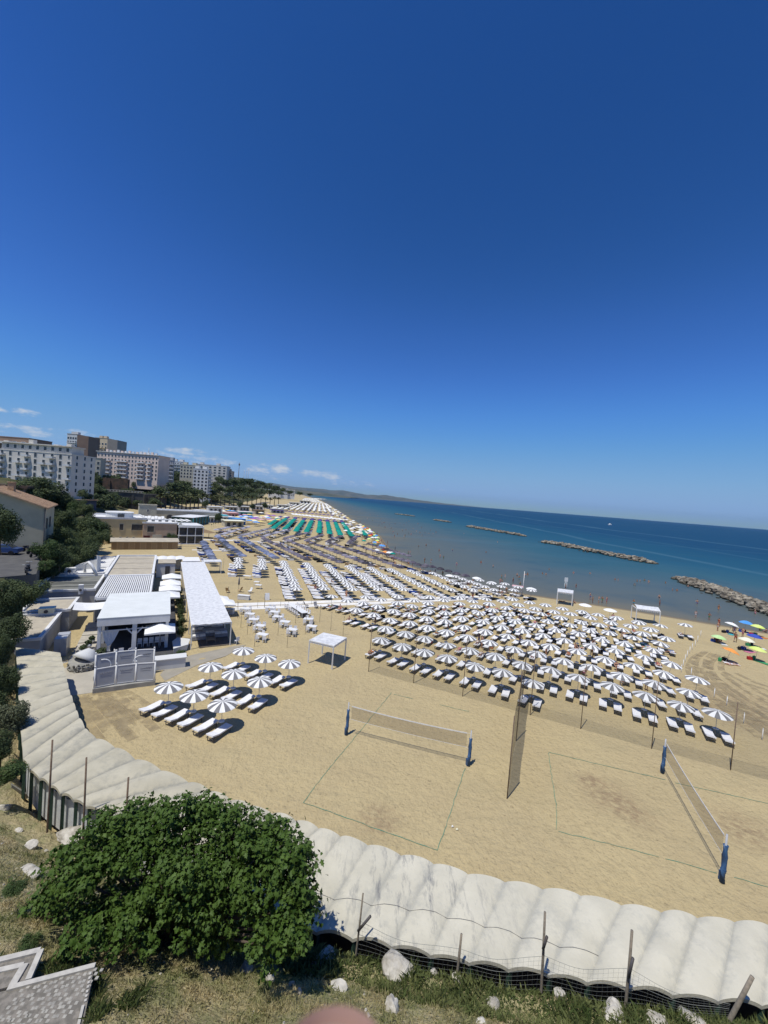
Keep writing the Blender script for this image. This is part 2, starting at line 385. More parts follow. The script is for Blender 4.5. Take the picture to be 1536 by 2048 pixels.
def ground_mat():
    m = bpy.data.materials.new('beach_and_hillside'); m.use_nodes = True; nt = m.node_tree; N = nt.nodes; L = nt.links
    b = N['Principled BSDF']; b.inputs['Roughness'].default_value = .95; b.inputs['Specular IOR Level'].default_value = .15
    g = N.new('ShaderNodeNewGeometry').outputs['Position']

    def noise(s, d=5, r=.6, vec=g):
        n = N.new('ShaderNodeTexNoise'); n.inputs['Scale'].default_value = s; n.inputs['Detail'].default_value = d; n.inputs['Roughness'].default_value = r; L.new(vec, n.inputs['Vector']); return n.outputs['Fac']

    def rng_(v, a, c, lo=0, hi=1, sm=False):
        r = N.new('ShaderNodeMapRange'); r.inputs[1].default_value = a; r.inputs[2].default_value = c; r.inputs[3].default_value = lo; r.inputs[4].default_value = hi
        if sm: r.interpolation_type = 'SMOOTHSTEP'
        L.new(v, r.inputs[0]); return r.outputs[0]

    def mix(f, a, c):
        x = N.new('ShaderNodeMix'); x.data_type = 'RGBA'
        for k, v in (('A', a), ('B', c)):
            if isinstance(v, tuple): x.inputs[k].default_value = (*v, 1)
            else: L.new(v, x.inputs[k])
        L.new(f, x.inputs[0]); return x.outputs['Result']

    def attr(n):
        a = N.new('ShaderNodeAttribute'); a.attribute_name = n; return a.outputs['Fac']
    sand = mix(rng_(noise(.18, 3), .35, .65), (.48, .39, .215), (.44, .355, .20))
    sand = mix(rng_(noise(1.9, 6, .7), .42, .72, 0, .55), sand, (.375, .30, .165))
    sand = mix(rng_(noise(4.2, 3, .6), .58, .72, 0, .65), sand, (.25, .195, .11))       # darker footprint-sized blotches in the sand
    sp = N.new('ShaderNodeVectorMath'); sp.operation = 'MULTIPLY'; sp.inputs[1].default_value = (.10, .38, 1); L.new(g, sp.inputs[0])
    sand = mix(rng_(noise(1.2, 4, .6, sp.outputs[0]), .52, .75, 0, .35), sand, (.345, .295, .17))
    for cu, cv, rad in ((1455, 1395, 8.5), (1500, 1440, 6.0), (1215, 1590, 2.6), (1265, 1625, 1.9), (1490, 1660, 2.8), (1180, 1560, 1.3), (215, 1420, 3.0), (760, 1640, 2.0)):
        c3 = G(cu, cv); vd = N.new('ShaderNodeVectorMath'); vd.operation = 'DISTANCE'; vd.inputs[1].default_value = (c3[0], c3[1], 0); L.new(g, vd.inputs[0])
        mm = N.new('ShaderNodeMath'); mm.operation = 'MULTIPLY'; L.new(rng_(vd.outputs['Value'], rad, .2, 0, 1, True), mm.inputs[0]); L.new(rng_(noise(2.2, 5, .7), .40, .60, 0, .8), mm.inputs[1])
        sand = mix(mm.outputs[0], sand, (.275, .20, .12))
    wet = rng_(attr('sea'), -2.6, -.6, 0, 1, True)
    sand = mix(wet, sand, (.20, .16, .105))
    soil = mix(rng_(noise(1.1, 6, .65), .38, .62), (.40, .335, .19), (.20, .205, .095))
    soil = mix(rng_(noise(6, 4), .5, .7, 0, .6), soil, (.46, .39, .25))
    spy = N.new('ShaderNodeSeparateXYZ'); L.new(g, spy.inputs[0])
    wood = mix(rng_(noise(.06, 4), .4, .6), (.055, .065, .028), (.10, .095, .048))
    soil = mix(rng_(spy.outputs[1], 26, 40), soil, wood)
    c = mix(rng_(attr('inland'), -.2, .5, 0, 1, True), sand, soil)
    L.new(c, b.inputs['Base Color'])
    h1 = noise(3.2, 5, .62); h2 = noise(.9, 4, .55)
    h = N.new('ShaderNodeMath'); h.operation = 'MULTIPLY_ADD'; L.new(h2, h.inputs[0]); h.inputs[1].default_value = 1.4; L.new(h1, h.inputs[2])
    bp = N.new('ShaderNodeBump'); bp.inputs['Distance'].default_value = .17; bp.inputs['Strength'].default_value = 1.0; L.new(h.outputs[0], bp.inputs['Height']); L.new(bp.outputs[0], b.inputs['Normal'])
    return m


def sea_mat():
    m = bpy.data.materials.new('sea_water'); m.use_nodes = True; nt = m.node_tree; N = nt.nodes; L = nt.links
    b = N['Principled BSDF']; b.inputs['Roughness'].default_value = .9; b.inputs['Specular IOR Level'].default_value = 0.0
    gl = N.new('ShaderNodeBsdfGlossy'); gl.inputs['Roughness'].default_value = .22; ms = N.new('ShaderNodeMixShader'); ms.inputs[0].default_value = .13; L.new(b.outputs[0], ms.inputs[1]); L.new(gl.outputs[0], ms.inputs[2]); L.new(ms.outputs[0], N['Material Output'].inputs[0])
    a = N.new('ShaderNodeAttribute'); a.attribute_name = 'sea'
    g = N.new('ShaderNodeNewGeometry').outputs['Position']
    n0 = N.new('ShaderNodeTexNoise'); n0.inputs['Scale'].default_value = .022; n0.inputs['Detail'].default_value = 4; L.new(g, n0.inputs['Vector'])
    ad = N.new('ShaderNodeMath'); ad.operation = 'MULTIPLY_ADD'; L.new(n0.outputs['Fac'], ad.inputs[0]); ad.inputs[1].default_value = 46; L.new(a.outputs['Fac'], ad.inputs[2])
    sc = N.new('ShaderNodeMapRange'); sc.inputs[1].default_value = 20; sc.inputs[2].default_value = 320; L.new(ad.outputs[0], sc.inputs[0])
    cr = N.new('ShaderNodeValToRGB'); e = cr.color_ramp.elements
    e[0].position = 0; e[0].color = (.150, .140, .100, 1); e[1].position = 1; e[1].color = (.003, .046, .108, 1)
    for p, c in ((.05, (.105, .120, .108)), (.14, (.078, .112, .122)), (.27, (.032, .098, .130)), (.42, (.014, .080, .130)), (.62, (.007, .066, .122))):
        q = e.new(p); q.color = (*c, 1)
    L.new(sc.outputs[0], cr.inputs[0])
    # dark sea-grass patches and pale slicks drawn out along the shore
    mp = N.new('ShaderNodeMapping'); mp.inputs['Rotation'].default_value = (0, 0, R_(62)); mp.inputs['Scale'].default_value = (.004, .045, 1); L.new(g, mp.inputs[0])
    n1 = N.new('ShaderNodeTexNoise'); n1.inputs['Scale'].default_value = 1.0; n1.inputs['Detail'].default_value = 3; L.new(mp.outputs[0], n1.inputs['Vector'])
    r1 = N.new('ShaderNodeMapRange'); r1.inputs[1].default_value = .57; r1.inputs[2].default_value = .70; r1.inputs[4].default_value = .35; L.new(n1.outputs['Fac'], r1.inputs[0])
    x = N.new('ShaderNodeMix'); x.data_type = 'RGBA'; x.inputs['B'].default_value = (.075, .165, .215, 1); 
    sx = N.new('ShaderNodeSeparateXYZ'); L.new(g, sx.inputs[0]); n6 = N.new('ShaderNodeTexNoise'); n6.inputs['Scale'].default_value = .004; n6.inputs['Detail'].default_value = 4; L.new(g, n6.inputs['Vector'])
    def mt(op, p, q):
        m_ = N.new('ShaderNodeMath'); m_.operation = op
        for k, v in enumerate((p, q)):
            if isinstance(v, (int, float)): m_.inputs[k].default_value = v
            else: L.new(v, m_.inputs[k])
        return m_.outputs[0]
    msk = mt('MULTIPLY', r1.outputs[0], .45)
    for x0, w in ((158, 7), (345, 17), (232, 5)):             # long oily slicks lying parallel to the coast
        dd = mt('ABSOLUTE', mt('SUBTRACT', mt('ADD', sx.outputs[0], mt('MULTIPLY', mt('SUBTRACT', n6.outputs['Fac'], .5), w * 9)), x0), 0); rr = N.new('ShaderNodeMapRange'); rr.interpolation_type = 'SMOOTHSTEP'; rr.inputs[1].default_value = w; rr.inputs[2].default_value = 0; rr.inputs[4].default_value = .36 if w > 5 else .2; L.new(dd, rr.inputs[0]); msk = mt('MAXIMUM', msk, rr.outputs[0])
    L.new(msk, x.inputs[0]); L.new(cr.outputs[0], x.inputs['A'])
    n3 = N.new('ShaderNodeTexNoise'); n3.inputs['Scale'].default_value = .05; n3.inputs['Detail'].default_value = 3; L.new(g, n3.inputs['Vector'])
    r3 = N.new('ShaderNodeMapRange'); r3.inputs[1].default_value = .55; r3.inputs[2].default_value = .75; r3.inputs[4].default_value = .45; L.new(n3.outputs['Fac'], r3.inputs[0])
    y = N.new('ShaderNodeMix'); y.data_type = 'RGBA'; y.inputs['B'].default_value = (.018, .066, .105, 1); L.new(r3.outputs[0], y.inputs[0]); L.new(x.outputs['Result'], y.inputs['A'])
    L.new(y.outputs['Result'], b.inputs['Base Color'])
    mp2 = N.new('ShaderNodeMapping'); mp2.inputs['Rotation'].default_value = (0, 0, R_(35)); mp2.inputs['Scale'].default_value = (.5, 1.6, 1); L.new(g, mp2.inputs[0])
    w = N.new('ShaderNodeTexNoise'); w.inputs['Scale'].default_value = .9; w.inputs['Detail'].default_value = 5; L.new(mp2.outputs[0], w.inputs['Vector'])
    bp = N.new('ShaderNodeBump'); bp.inputs['Distance'].default_value = .16; bp.inputs['Strength'].default_value = .8; L.new(w.outputs['Fac'], bp.inputs['Height']); L.new(bp.outputs[0], b.inputs['Normal']); L.new(bp.outputs[0], gl.inputs['Normal'])
    return m


# ------------------------------------------------------------------ the lie of the land
FOOT = np.array([(90, 8.5), (60, 9.8), (30, 11.4), (17, 12.3), (8, 12.7), (4, 13.0), (-.2, 13.5), (-1.5, 13.6), (-11.3, 17.7), (-14.8, 18.8), (-18.5, 20.7), (-22.6, 25), (-32, 34.6), (-37, 42), (-44, 50.5), (-50, 58.5), (-58, 70), (-66, 84), (-78, 98), (-92, 112), (-108, 135), (-122, 160), (-134, 190), (-158, 250), (-170, 300), (-170, 360), (-167, 450), (-205, 620), (-310, 1000), (-540, 1800), (-900, 3000), (-2500, 8000)], float)
SHORE = np.array([(200, 10), (110, 50), (71.5, 71), (62.5, 75.3), (52, 80.5), (41, 85), (28, 90), (15.8, 101.6), (9, 116), (4.8, 132.4), (-1.1, 202), (-30, 349), (-102, 735), (-211, 1281), (-470, 2400), (-1150, 5500), (-2600, 12000)], float)


def sdist(poly, X, Y):
    best = np.full(X.shape, 1e9); sg = np.ones(X.shape)
    for a, b in zip(poly[:-1], poly[1:]):
        d = b - a; l2 = d @ d; t = np.clip(((X - a[0]) * d[0] + (Y - a[1]) * d[1]) / l2, 0, 1)
        px, py = X - a[0] - t * d[0], Y - a[1] - t * d[1]; q = np.hypot(px, py); cr = d[0] * (Y - a[1]) - d[1] * (X - a[0])
        up = q < best - 1e-9; best = np.where(up, q, best); sg = np.where(up, np.where(cr >= 0, 1.0, -1.0), sg)
    return best * sg


def vnoise(X, Y, s, seed=0):
    r = np.random.default_rng(seed).random((64, 64)); x = X / s; y = Y / s; xi = np.floor(x).astype(int); yi = np.floor(y).astype(int)
    fx = x - xi; fy = y - yi; fx = fx * fx * (3 - 2 * fx); fy = fy * fy * (3 - 2 * fy); g = lambda a, b: r[a % 64, b % 64]
    return (g(xi, yi) * (1 - fx) + g(xi + 1, yi) * fx) * (1 - fy) + (g(xi, yi + 1) * (1 - fx) + g(xi + 1, yi + 1) * fx) * fy - .5


def in_poly(x, y, poly):
    c = np.zeros(x.shape, bool); n = len(poly)
    for i in range(n):
        (x0, y0), (x1, y1) = poly[i], poly[(i + 1) % n]
        c ^= ((y0 > y) != (y1 > y)) & (x < (x1 - x0) * (y - y0) / (y1 - y0 + 1e-12) + x0)
    return c


CUT = [tuple(G(u, v, 5.75)[:2]) for u, v in [(192, 1928), (100, 1945), (86, 1890), (-160, 1945), (-400, 2600), (70, 2600)]]


def height(X, Y):
    X = np.asarray(X, float); Y = np.asarray(Y, float)
    d = sdist(FOOT, X, Y); s = -sdist(SHORE, X, Y)        # s > 0 out at sea
    g0 = np.interp(X, [-16, -12, -4, -1], [1.1, 1.2, 2.1, 2.52])
    near = g0 + np.minimum(np.maximum(d - .9, 0) * .74, 9.5) + vnoise(X, Y, 1.7, 1) * .28 * np.clip(d - .5, 0, 1) + vnoise(X, Y, .6, 2) * .10 * np.clip(d - .5, 0, 1)
    park = np.minimum(np.maximum(d, 0) * 2.2, 6.0)
    cap = np.interp(Y, [100, 180, 300, 400, 500, 700, 1000, 2000, 5000], [9, 15, 19, 24, 31, 38, 44, 62, 90])
    far = np.minimum(np.minimum(np.maximum(d, 0) * .4, 3) + np.maximum(d - 14, 0) * .62, cap + np.clip(d - 40, 0, 400) * .02) + vnoise(X, Y, 60, 3) * np.clip(d / 40, 0, 1) * np.interp(Y, [150, 500, 2000], [0, 6, 16])
    wn = np.clip((Y - 23) / 8, 0, 1) * np.clip((-X - 16) / 6, 0, 1); wf = np.clip((Y - 72) / 30, 0, 1)
    land = near * (1 - wn) + (park * (1 - wf) + far * wf) * wn
    if CUT: land_cut = in_poly(X, Y, CUT)
    beach = np.where(s > -6, np.where(s > 0, -.3 - s * .035, -.3 * (1 + s / 6)), 0) + vnoise(X, Y, 2.3, 4) * .07 * (s < -5) + vnoise(X, Y, .9, 5) * .04 * (s < -5)
    if CUT: land = np.where(land_cut, np.minimum(land, 5.45), land)
    k = np.clip((d + .25) / .5, 0, 1)
    return np.where(d > -.25, land * k + beach * (1 - k), np.maximum(beach, -6))


def gh(x, y): return float(height(np.array([x]), np.array([y]))[0])


def lines(parts):
    o = [parts[0][0]]
    for a, b, step, grow in parts:
        x = a
        while x < b - 1e-6:
            x = min(x + step, b); o.append(x); step *= grow
    return np.array(o)


def grid_mesh(name, xs, ys, zf, m, attrs):
    X, Y = np.meshgrid(xs, ys); Z = zf(X, Y); nx, ny = len(xs), len(ys)
    V = np.stack([X.ravel(), Y.ravel(), Z.ravel()], 1); i = np.arange((nx) * (ny)).reshape(ny, nx)
    F = np.stack([i[:-1, :-1].ravel(), i[:-1, 1:].ravel(), i[1:, 1:].ravel(), i[1:, :-1].ravel()], 1)
    o = mesh_np(name, V, F, m, smooth=True)
    for n, f in attrs.items():
        a = o.data.attributes.new(n, 'FLOAT', 'POINT'); a.data.foreach_set('value', f(X, Y).astype(np.float32).ravel())
    return o


xs = np.concatenate([-lines([(62, 4000, 1.2, 1.09)])[::-1], lines([(-61.5, 45, .55, 1), (45, 260, .8, 1.12)])])
ys = lines([(-25, 5, 1.5, 1), (5, 14, .25, 1), (14, 72, .5, 1), (72, 9000, .8, 1.05)])
SEAF = lambda X, Y: -sdist(SHORE, X, Y)
ground = kind(grid_mesh('ground', xs, ys, height, ground_mat(), {'inland': lambda X, Y: sdist(FOOT, X, Y), 'sea': SEAF}), 'structure', 'pale sandy beach rising to a grassy hillside', 'beach')
sx_ = np.concatenate([-lines([(10, 9000, 8, 1.15)])[::-1], lines([(-8, 130, 2.5, 1), (130, 16500, 4, 1.14)])])
sy_ = lines([(-60, 40, 6, 1), (40, 240, 2.5, 1), (240, 16500, 4, 1.1)])
sea = kind(grid_mesh('sea', sx_, sy_, lambda X, Y: X * 0 - .3, sea_mat(), {'sea': SEAF}), 'structure', 'calm teal sea deepening to dark blue at the horizon', 'sea')


def far_hills():
    """low distant hills round the far end of the bay"""
    mb = MB()
    for Y, pts, w in ((5200, [(-2600, 120), (-2150, 105), (-1650, 92), (-1250, 70), (-900, 48), (-650, 30), (-420, 8)], 900), (14000, [(-5200, 260), (-3600, 235), (-2700, 215), (-1900, 205), (-1200, 190), (-500, 165), (300, 120), (1200, 70), (2600, 30), (3600, 0)], 2500)):
        P = []; xs_ = np.linspace(pts[0][0], pts[-1][0], 70); zs = np.interp(xs_, [p[0] for p in pts], [p[1] for p in pts]) * (1 + .28 * vnoise(xs_, xs_ * 0 + Y, 700, 8) + .2 * vnoise(xs_, xs_ * 0, 220, 9))
        for r, (dy, k) in enumerate(((-w, 0), (-w * .6, .35), (-w * .3, .75), (0, 1), (w, .9), (2 * w, 0))):
            for x, z in zip(xs_, zs): P.append((x, Y + dy, max(z * k * (1 + .25 * float(vnoise(np.array([x * 1.3]), np.array([dy]), 400, 10)[0])), 0) - .6))
        n = len(xs_); mb.add(P, [(r * n + i, r * n + i + 1, (r + 1) * n + i + 1, (r + 1) * n + i) for r in range(5) for i in range(n - 1)], 0, True)
    return mb.build('hills', mat('far_hill', (.05, .065, .035), (.12, .11, .065), .004, .95, lo=.4, hi=.6))


kind(far_hills(), 'structure', 'low hazy hills along the far coast', 'hills')
exec_marker = 1

# ------------------------------------------------------------------ the vaulted concrete roof of the cabin row
EAVE_S = np.array([(-33.5, 41.2), (-27.61, 34.22), (-21.63, 27.89), (-18.67, 25.0), (-17.0, 23.6), (-13.1, 21.75), (-9.16, 20.3), (-7.27, 19.6), (-5.02, 18.95), (-2.37, 18.2), (-.3, 17.5), (2.2, 16.95), (4.2, 16.5), (6.6, 16.1), (9.3, 15.75), (12, 15.4), (15.2, 15.2), (20, 15), (32, 14.6)])
EAVE_H = np.array([(-37.2, 40.9), (-31.88, 34.6), (-22.6, 25.0), (-18.6, 20.95), (-17.0, 19.9), (-14.9, 18.9), (-13.1, 18.3), (-11.3, 17.6), (-8.2, 16.2), (-5, 14.9), (-1.9, 13.7), (.3, 13.55), (2.3, 13.35), (4.4, 13.1), (6.8, 12.9), (9, 12.75), (12.3, 12.55), (17, 12.4), (29, 11.9)])


def along(P, t):
    i = np.clip(t.astype(int), 0, len(P) - 2); f = (t - i)[:, None]; return P[i] * (1 - f) + P[i + 1] * f


def build_cabins():
    root = thing('beach_cabins', (0, 0, 0), 'long row of beach cabins under a scalloped pale concrete vault roof', 'beach cabins')
    tt = np.linspace(1.0, len(EAVE_S) - 1.0, 900); a = along(EAVE_S, tt); b = along(EAVE_H, tt); c = (a + b) / 2
    s = np.concatenate([[0], np.cumsum(np.hypot(*np.diff(c, axis=0).T))]); L = 1.43
    nb = int(s[-1] / L); ss = np.linspace(0, nb * L, nb * 12 + 1)
    A = np.stack([np.interp(ss, s, a[:, k]) for k in (0, 1)], 1); B = np.stack([np.interp(ss, s, b[:, k]) for k in (0, 1)], 1)
    ph = (ss / L) % 1.0; bay = (ss / L).astype(int); rr = np.random.default_rng(3)
    amp = .175 + rr.uniform(-.03, .03, nb + 2)[bay]; base = 2.72 + rr.uniform(-.04, .04, nb + 2)
    zb = np.interp(ss / L, np.arange(nb + 2), base); arch = np.sin(np.pi * ph) ** .75 * amp
    nx = 17; V = []; val = []; mid = []
    for k in range(nx):
        f = k / (nx - 1); q = A * (1 - f) + B * f
        z = zb + arch * (1 - .12 * math.sin(math.pi * f)) + .05 * math.sin(math.pi * f) + vnoise(q[:, 0], q[:, 1], .8, 21) * .05 + vnoise(q[:, 0], q[:, 1], 2.4, 22) * .09
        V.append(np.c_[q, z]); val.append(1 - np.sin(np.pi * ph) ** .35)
    top = np.stack(V); bot = top.copy(); bot[:, :, 2] -= .13
    n = len(ss); P = np.concatenate([top.reshape(-1, 3), bot.reshape(-1, 3)]); idx = np.arange(nx * n).reshape(nx, n); jdx = idx + nx * n
    q = lambda a_, b_, c_, d_: np.stack([a_.ravel(), b_.ravel(), c_.ravel(), d_.ravel()], 1)
    F = np.concatenate([q(idx[:-1, :-1], idx[1:, :-1], idx[1:, 1:], idx[:-1, 1:]), q(jdx[:-1, :-1], jdx[:-1, 1:], jdx[1:, 1:], jdx[1:, :-1]), q(idx[0, :-1], idx[0, 1:], jdx[0, 1:], jdx[0, :-1]), q(idx[-1, 1:], idx[-1, :-1], jdx[-1, :-1], jdx[-1, 1:]), q(idx[:-1, 0], jdx[:-1, 0], jdx[1:, 0], idx[1:, 0]), q(idx[1:, -1], jdx[1:, -1], jdx[:-1, -1], idx[:-1, -1])])
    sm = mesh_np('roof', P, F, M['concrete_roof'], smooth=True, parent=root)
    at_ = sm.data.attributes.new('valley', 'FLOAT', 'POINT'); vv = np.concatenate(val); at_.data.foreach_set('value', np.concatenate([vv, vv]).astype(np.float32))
    sm.data.set_sharp_from_angle(angle=R_(50))
    # walls below: seaward wall, hill-side wall of arched infill between green posts, white on the landward bays
    w = MB(); g = lambda P_, i, inset, O: P_[i] * (1 - inset) + O[i] * inset
    for i in range(0, n - 12, 12):
        p, r = g(A, i, .07, B), g(A, i + 12, .07, B)
        w.prism([tuple(p), tuple(r), tuple(r + (B[i + 12] - A[i + 12]) * .03), tuple(p + (B[i] - A[i]) * .03)], -.3, 2.66)
    w.build('wall', M['plaster_grey'], root)
    inf = MB(); inf_shaded = MB()
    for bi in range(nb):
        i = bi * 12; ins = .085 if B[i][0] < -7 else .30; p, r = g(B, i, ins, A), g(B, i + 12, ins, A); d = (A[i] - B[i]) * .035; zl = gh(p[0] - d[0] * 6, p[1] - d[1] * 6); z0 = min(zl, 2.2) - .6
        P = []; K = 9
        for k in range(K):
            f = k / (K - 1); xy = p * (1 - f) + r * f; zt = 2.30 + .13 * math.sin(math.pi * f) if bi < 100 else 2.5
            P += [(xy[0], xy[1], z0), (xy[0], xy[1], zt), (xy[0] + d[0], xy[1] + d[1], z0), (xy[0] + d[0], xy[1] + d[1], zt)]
        (inf if B[i][0] < -7 else inf_shaded).add(P, [(4 * k, 4 * k + 4, 4 * k + 5, 4 * k + 1) for k in range(K - 1)] + [(4 * k + 1, 4 * k + 5, 4 * k + 7, 4 * k + 3) for k in range(K - 1)] + [(4 * k + 6, 4 * k + 2, 4 * k + 3, 4 * k + 7) for k in range(K - 1)])
        if bi % 1 == 0:
            e = g(B, i, .03, A); zg = gh(e[0], e[1]); h_ = max(.4, 2.66 - zg + .25)
            bx = MB(); bx.box((e[0], e[1], 2.66 - h_ / 2), (.13, .13, h_), .5); o = bx.build('pillar', M['green_paint'], root)
    inf.build('infill_wall', M['plaster_white'], root); inf_shaded.build('infill_wall', M['dark_wall'], root)  # remaining bays dark: shade under the eave put into the colour
    st = MB()                                  # sagging fence wire, added here as a line lying over the vaults
    pts = []
    for i in range(4, n, 4):
        f = .66 + .05 * math.sin(i * .07); xy = A[i] * (1 - f) + B[i] * f; k = int(round(f * (nx - 1))); pts.append((xy[0], xy[1], top[k, i, 2] + .03))
    st.tube([p for p in pts if -3 < p[0] < 9], .006, 4); st.build('sagging_wire', M['dark_steel'], root)
    return A, B


RA, RB = build_cabins()


# ------------------------------------------------------------------ near hillside: kerb, fence, boulders, paving, weeds, grass
def build_kerb():
    mb = MB(); pts = [(22, 1572), (60, 1596), (100, 1618), (140, 1641), (168, 1655)]; Q = []
    for u, v in pts: Q.append(ray_slope(u, v))
    n = len(Q)
    for i in range(n - 1):
        a, b = Q[i], Q[i + 1]; d = (b - a)[:2]; nn = np.array([-d[1], d[0]]) / np.linalg.norm(d) * .2
        za, zb = gh(a[0], a[1]), gh(b[0], b[1])
        mb.prism([(a[0], a[1]), (a[0] - nn[0], a[1] - nn[1]), (b[0] - nn[0], b[1] - nn[1]), (b[0], b[1])][::-1], min(za, zb) - .9, [za + .16, za + .16, zb + .16, zb + .16][::-1])
    tag(mb.build('retaining_kerb', M['concrete']), 'low bare concrete kerb wall between the grass slope and the cabins', 'kerb wall')


def ray_slope(u, v):
    """where the line of sight of a survey pixel meets the hillside"""
    d = ray(u, v); lo, hi = .5, 60.0
    ts = np.linspace(2, 60, 1200) / np.linalg.norm(d); P = d[None, :] * ts[:, None]; h = height(P[:, 0], P[:, 1]); k = np.argmax(P[:, 2] + H < h)
    return np.array([P[k, 0], P[k, 1], h[k]])


build_kerb()


def fence():
    root = thing('wire_fence', (0, 0, 0), 'sagging wire mesh fence on leaning posts along the grass slope', 'fence')
    px = [((97, 1607), (105, 1480), .045, 'rust'), ((167, 1652), (173, 1515), .045, 'rust'), ((250, 1640), (257, 1555), .045, 'rust'), ((712, 1905), (726, 1787), .035, 'wood_grey'), ((915, 1928), (923, 1868), .045, 'wood_grey'), ((1086, 1945), (1090, 1824), .045, 'wood_grey'), ((1255, 1975), (1264, 1861), .05, 'wood_grey'), ((1462, 2002), (1505, 1953), .07, 'wood_grey')]
    tops = []
    def stand(u):
        for Y in np.arange(24, 9, -.05):
            x = (ray(u, 1800)[0] / ray(u, 1800)[1]) * Y
            if float(sdist(EAVE_H, np.array([x]), np.array([Y]))[0]) < -.35: return Y
        return 12.5
    for (bu, bv), (tu, tv), r, m in px:
        d = ray(bu, bv); Y = stand(bu); x = d[0] / d[1] * Y; b = np.array([x, Y, gh(x, Y)]); t = at(tu, tv, b[1] + .05); mb = MB(); bot = b - (t - b) * .25
        mb.tube([tuple(bot), tuple(b), tuple((b + t) / 2 + np.array([.01, 0, 0])), tuple(t)], [r, r, r * .95, r * .85], 7); mb.build('post', M[m], root); tops.append((b, t))
    for (bu, bv), (tu, tv), q in (((716, 1862), (741, 1832), 3), ((1086, 1898), (1094, 1873), 5), ((1257, 1955), (1266, 1916), 6)):
        y = tops[q][0][1] - .06; mb = MB(); mb.tube([tuple(at(bu, bv, y)), tuple(at(tu, tv, y))], .045, 7); mb.build('brace', M['dark_steel'], root)
    w = MB(); seq = tops[3:8]
    for (b0, t0), (b1, t1) in zip(seq[:-1], seq[1:]):
        L = np.linalg.norm(b1 - b0); hgt = 1.15; nv = int(L / .16); nh = 7; sag = .12 + .1 * L / 4; last = b1[0] > 11
        P = lambda f, g_: (b0 * (1 - f) + b1 * f) + np.array([.02 * math.sin(f * 9), .04 * math.sin(f * 7 + g_ * 2), .12 + g_ * hgt * ((1 - .62 * f) if last else 1) - sag * math.sin(math.pi * f) * g_])
        for i in range(nv + 1): w.tube([tuple(P(i / nv, g_)) for g_ in np.linspace(0, 1, 4)], .0022, 3, cap=False)
        for k in range(nh + 1): w.tube([tuple(P(f, k / nh)) for f in np.linspace(0, 1, 12)], .006 if k in (nh, 4) else .0024, 3, cap=False)
    w.build('wire_mesh', M['wire'], root)


fence()


def rock_bm(seed, n=2, rough=.32):
    r = np.random.default_rng(seed); bm = bmesh.new(); bmesh.ops.create_icosphere(bm, subdivisions=n, radius=1.0)
    cuts = [(Vector(r.normal(size=3)).normalized(), r.uniform(.5, .85)) for _ in range(9)]
    for v in bm.verts:
        for nn, d in cuts:
            k = v.co.dot(nn) - d
            if k > 0: v.co -= nn * k * .9
        v.co *= 1 + r.normal() * rough * .12
    return bm


def rock_mesh(name, seed, m, n=2, smooth=False):
    bm = rock_bm(seed, n); me = bpy.data.meshes.new(name); bm.to_mesh(me); bm.free(); me.materials.append(m)
    for p in me.polygons: p.use_smooth = smooth
    return me


BOULD = [rock_mesh('boulder', 40 + i, M['lime_rock'], 3) for i in range(5)]
BL = [(140, 1668, 34, 17, 'broad pinkish boulder half hidden by the fig bush'), (60, 1688, 17, 10, 'pale pointed boulder on the grass below the kerb wall'), (3, 1612, 16, 12, 'white boulder cut off at the top of the grass bank'), (35, 1660, 9, 6, 'small flat stone alone on the upper grass bank'), (128, 1708, 16, 6, 'thin pale stone at the landward edge of the fig bush'), (55, 1742, 26, 6, 'long low stone sunk in the dry grass beside the fig'), (318, 1870, 12, 12, 'bright white stone in the shadow under the fig'), (645, 1914, 27, 15, 'large sharp-edged white boulder past the seaward end of the fig'), (797, 1930, 38, 24, 'biggest grey-white boulder, sunk in the middle of the weed strip edge'), (490, 1932, 20, 16, 'white boulder in front of the fig bush'), (536, 1955, 16, 13, 'dull grey stone just in front of the white fig boulder'), (676, 1975, 24, 7, 'flat white slab stone lying in the dry grass'), (581, 1968, 8, 8, 'small white stone with grass growing round it'), (597, 1983, 6, 13, 'narrow upright white stone in the dry grass'), (785, 2010, 22, 22, 'grey weathered stone low in the foreground grass'), (985, 2003, 17, 14, 'white angular stone alone in the grass near the weeds'), (1122, 1988, 15, 12, 'stone with a rusty red stain at the weed edge'), (1228, 2022, 27, 17, 'smooth white boulder with a cracked shoulder in the weeds'), (1318, 2042, 24, 14, 'white boulder between two larger ones at the bottom edge'), (1390, 2040, 30, 20, 'large pale boulder furthest seaward in the weeds'), (869, 1946, 9, 6, 'small pale stone next to the biggest boulder'), (912, 1957, 14, 8, 'split white stone at the end of a row of stones'), (1082, 1981, 14, 6, 'flat grey stone in line with the row of stones'), (962, 2046, 12, 6, 'white stone cut by the bottom edge')]
for i, (u, v, hw, hh, lb) in enumerate(BL):
    p = ray_slope(u, v + hh * .6); k = p[1] / FPX; o = bpy.data.objects.new('boulder', BOULD[i % 5]); COL.objects.link(o)
    o.location = (p[0], p[1] + .05, p[2] + hh * k * .05); o.scale = (hw * k * 1.0, hw * k * .8, hh * k * .85); o.rotation_euler = (0, .15 * math.sin(i * 7), i * 1.9); tag(o, lb, 'boulder', 'pale boulders on the grass slope')
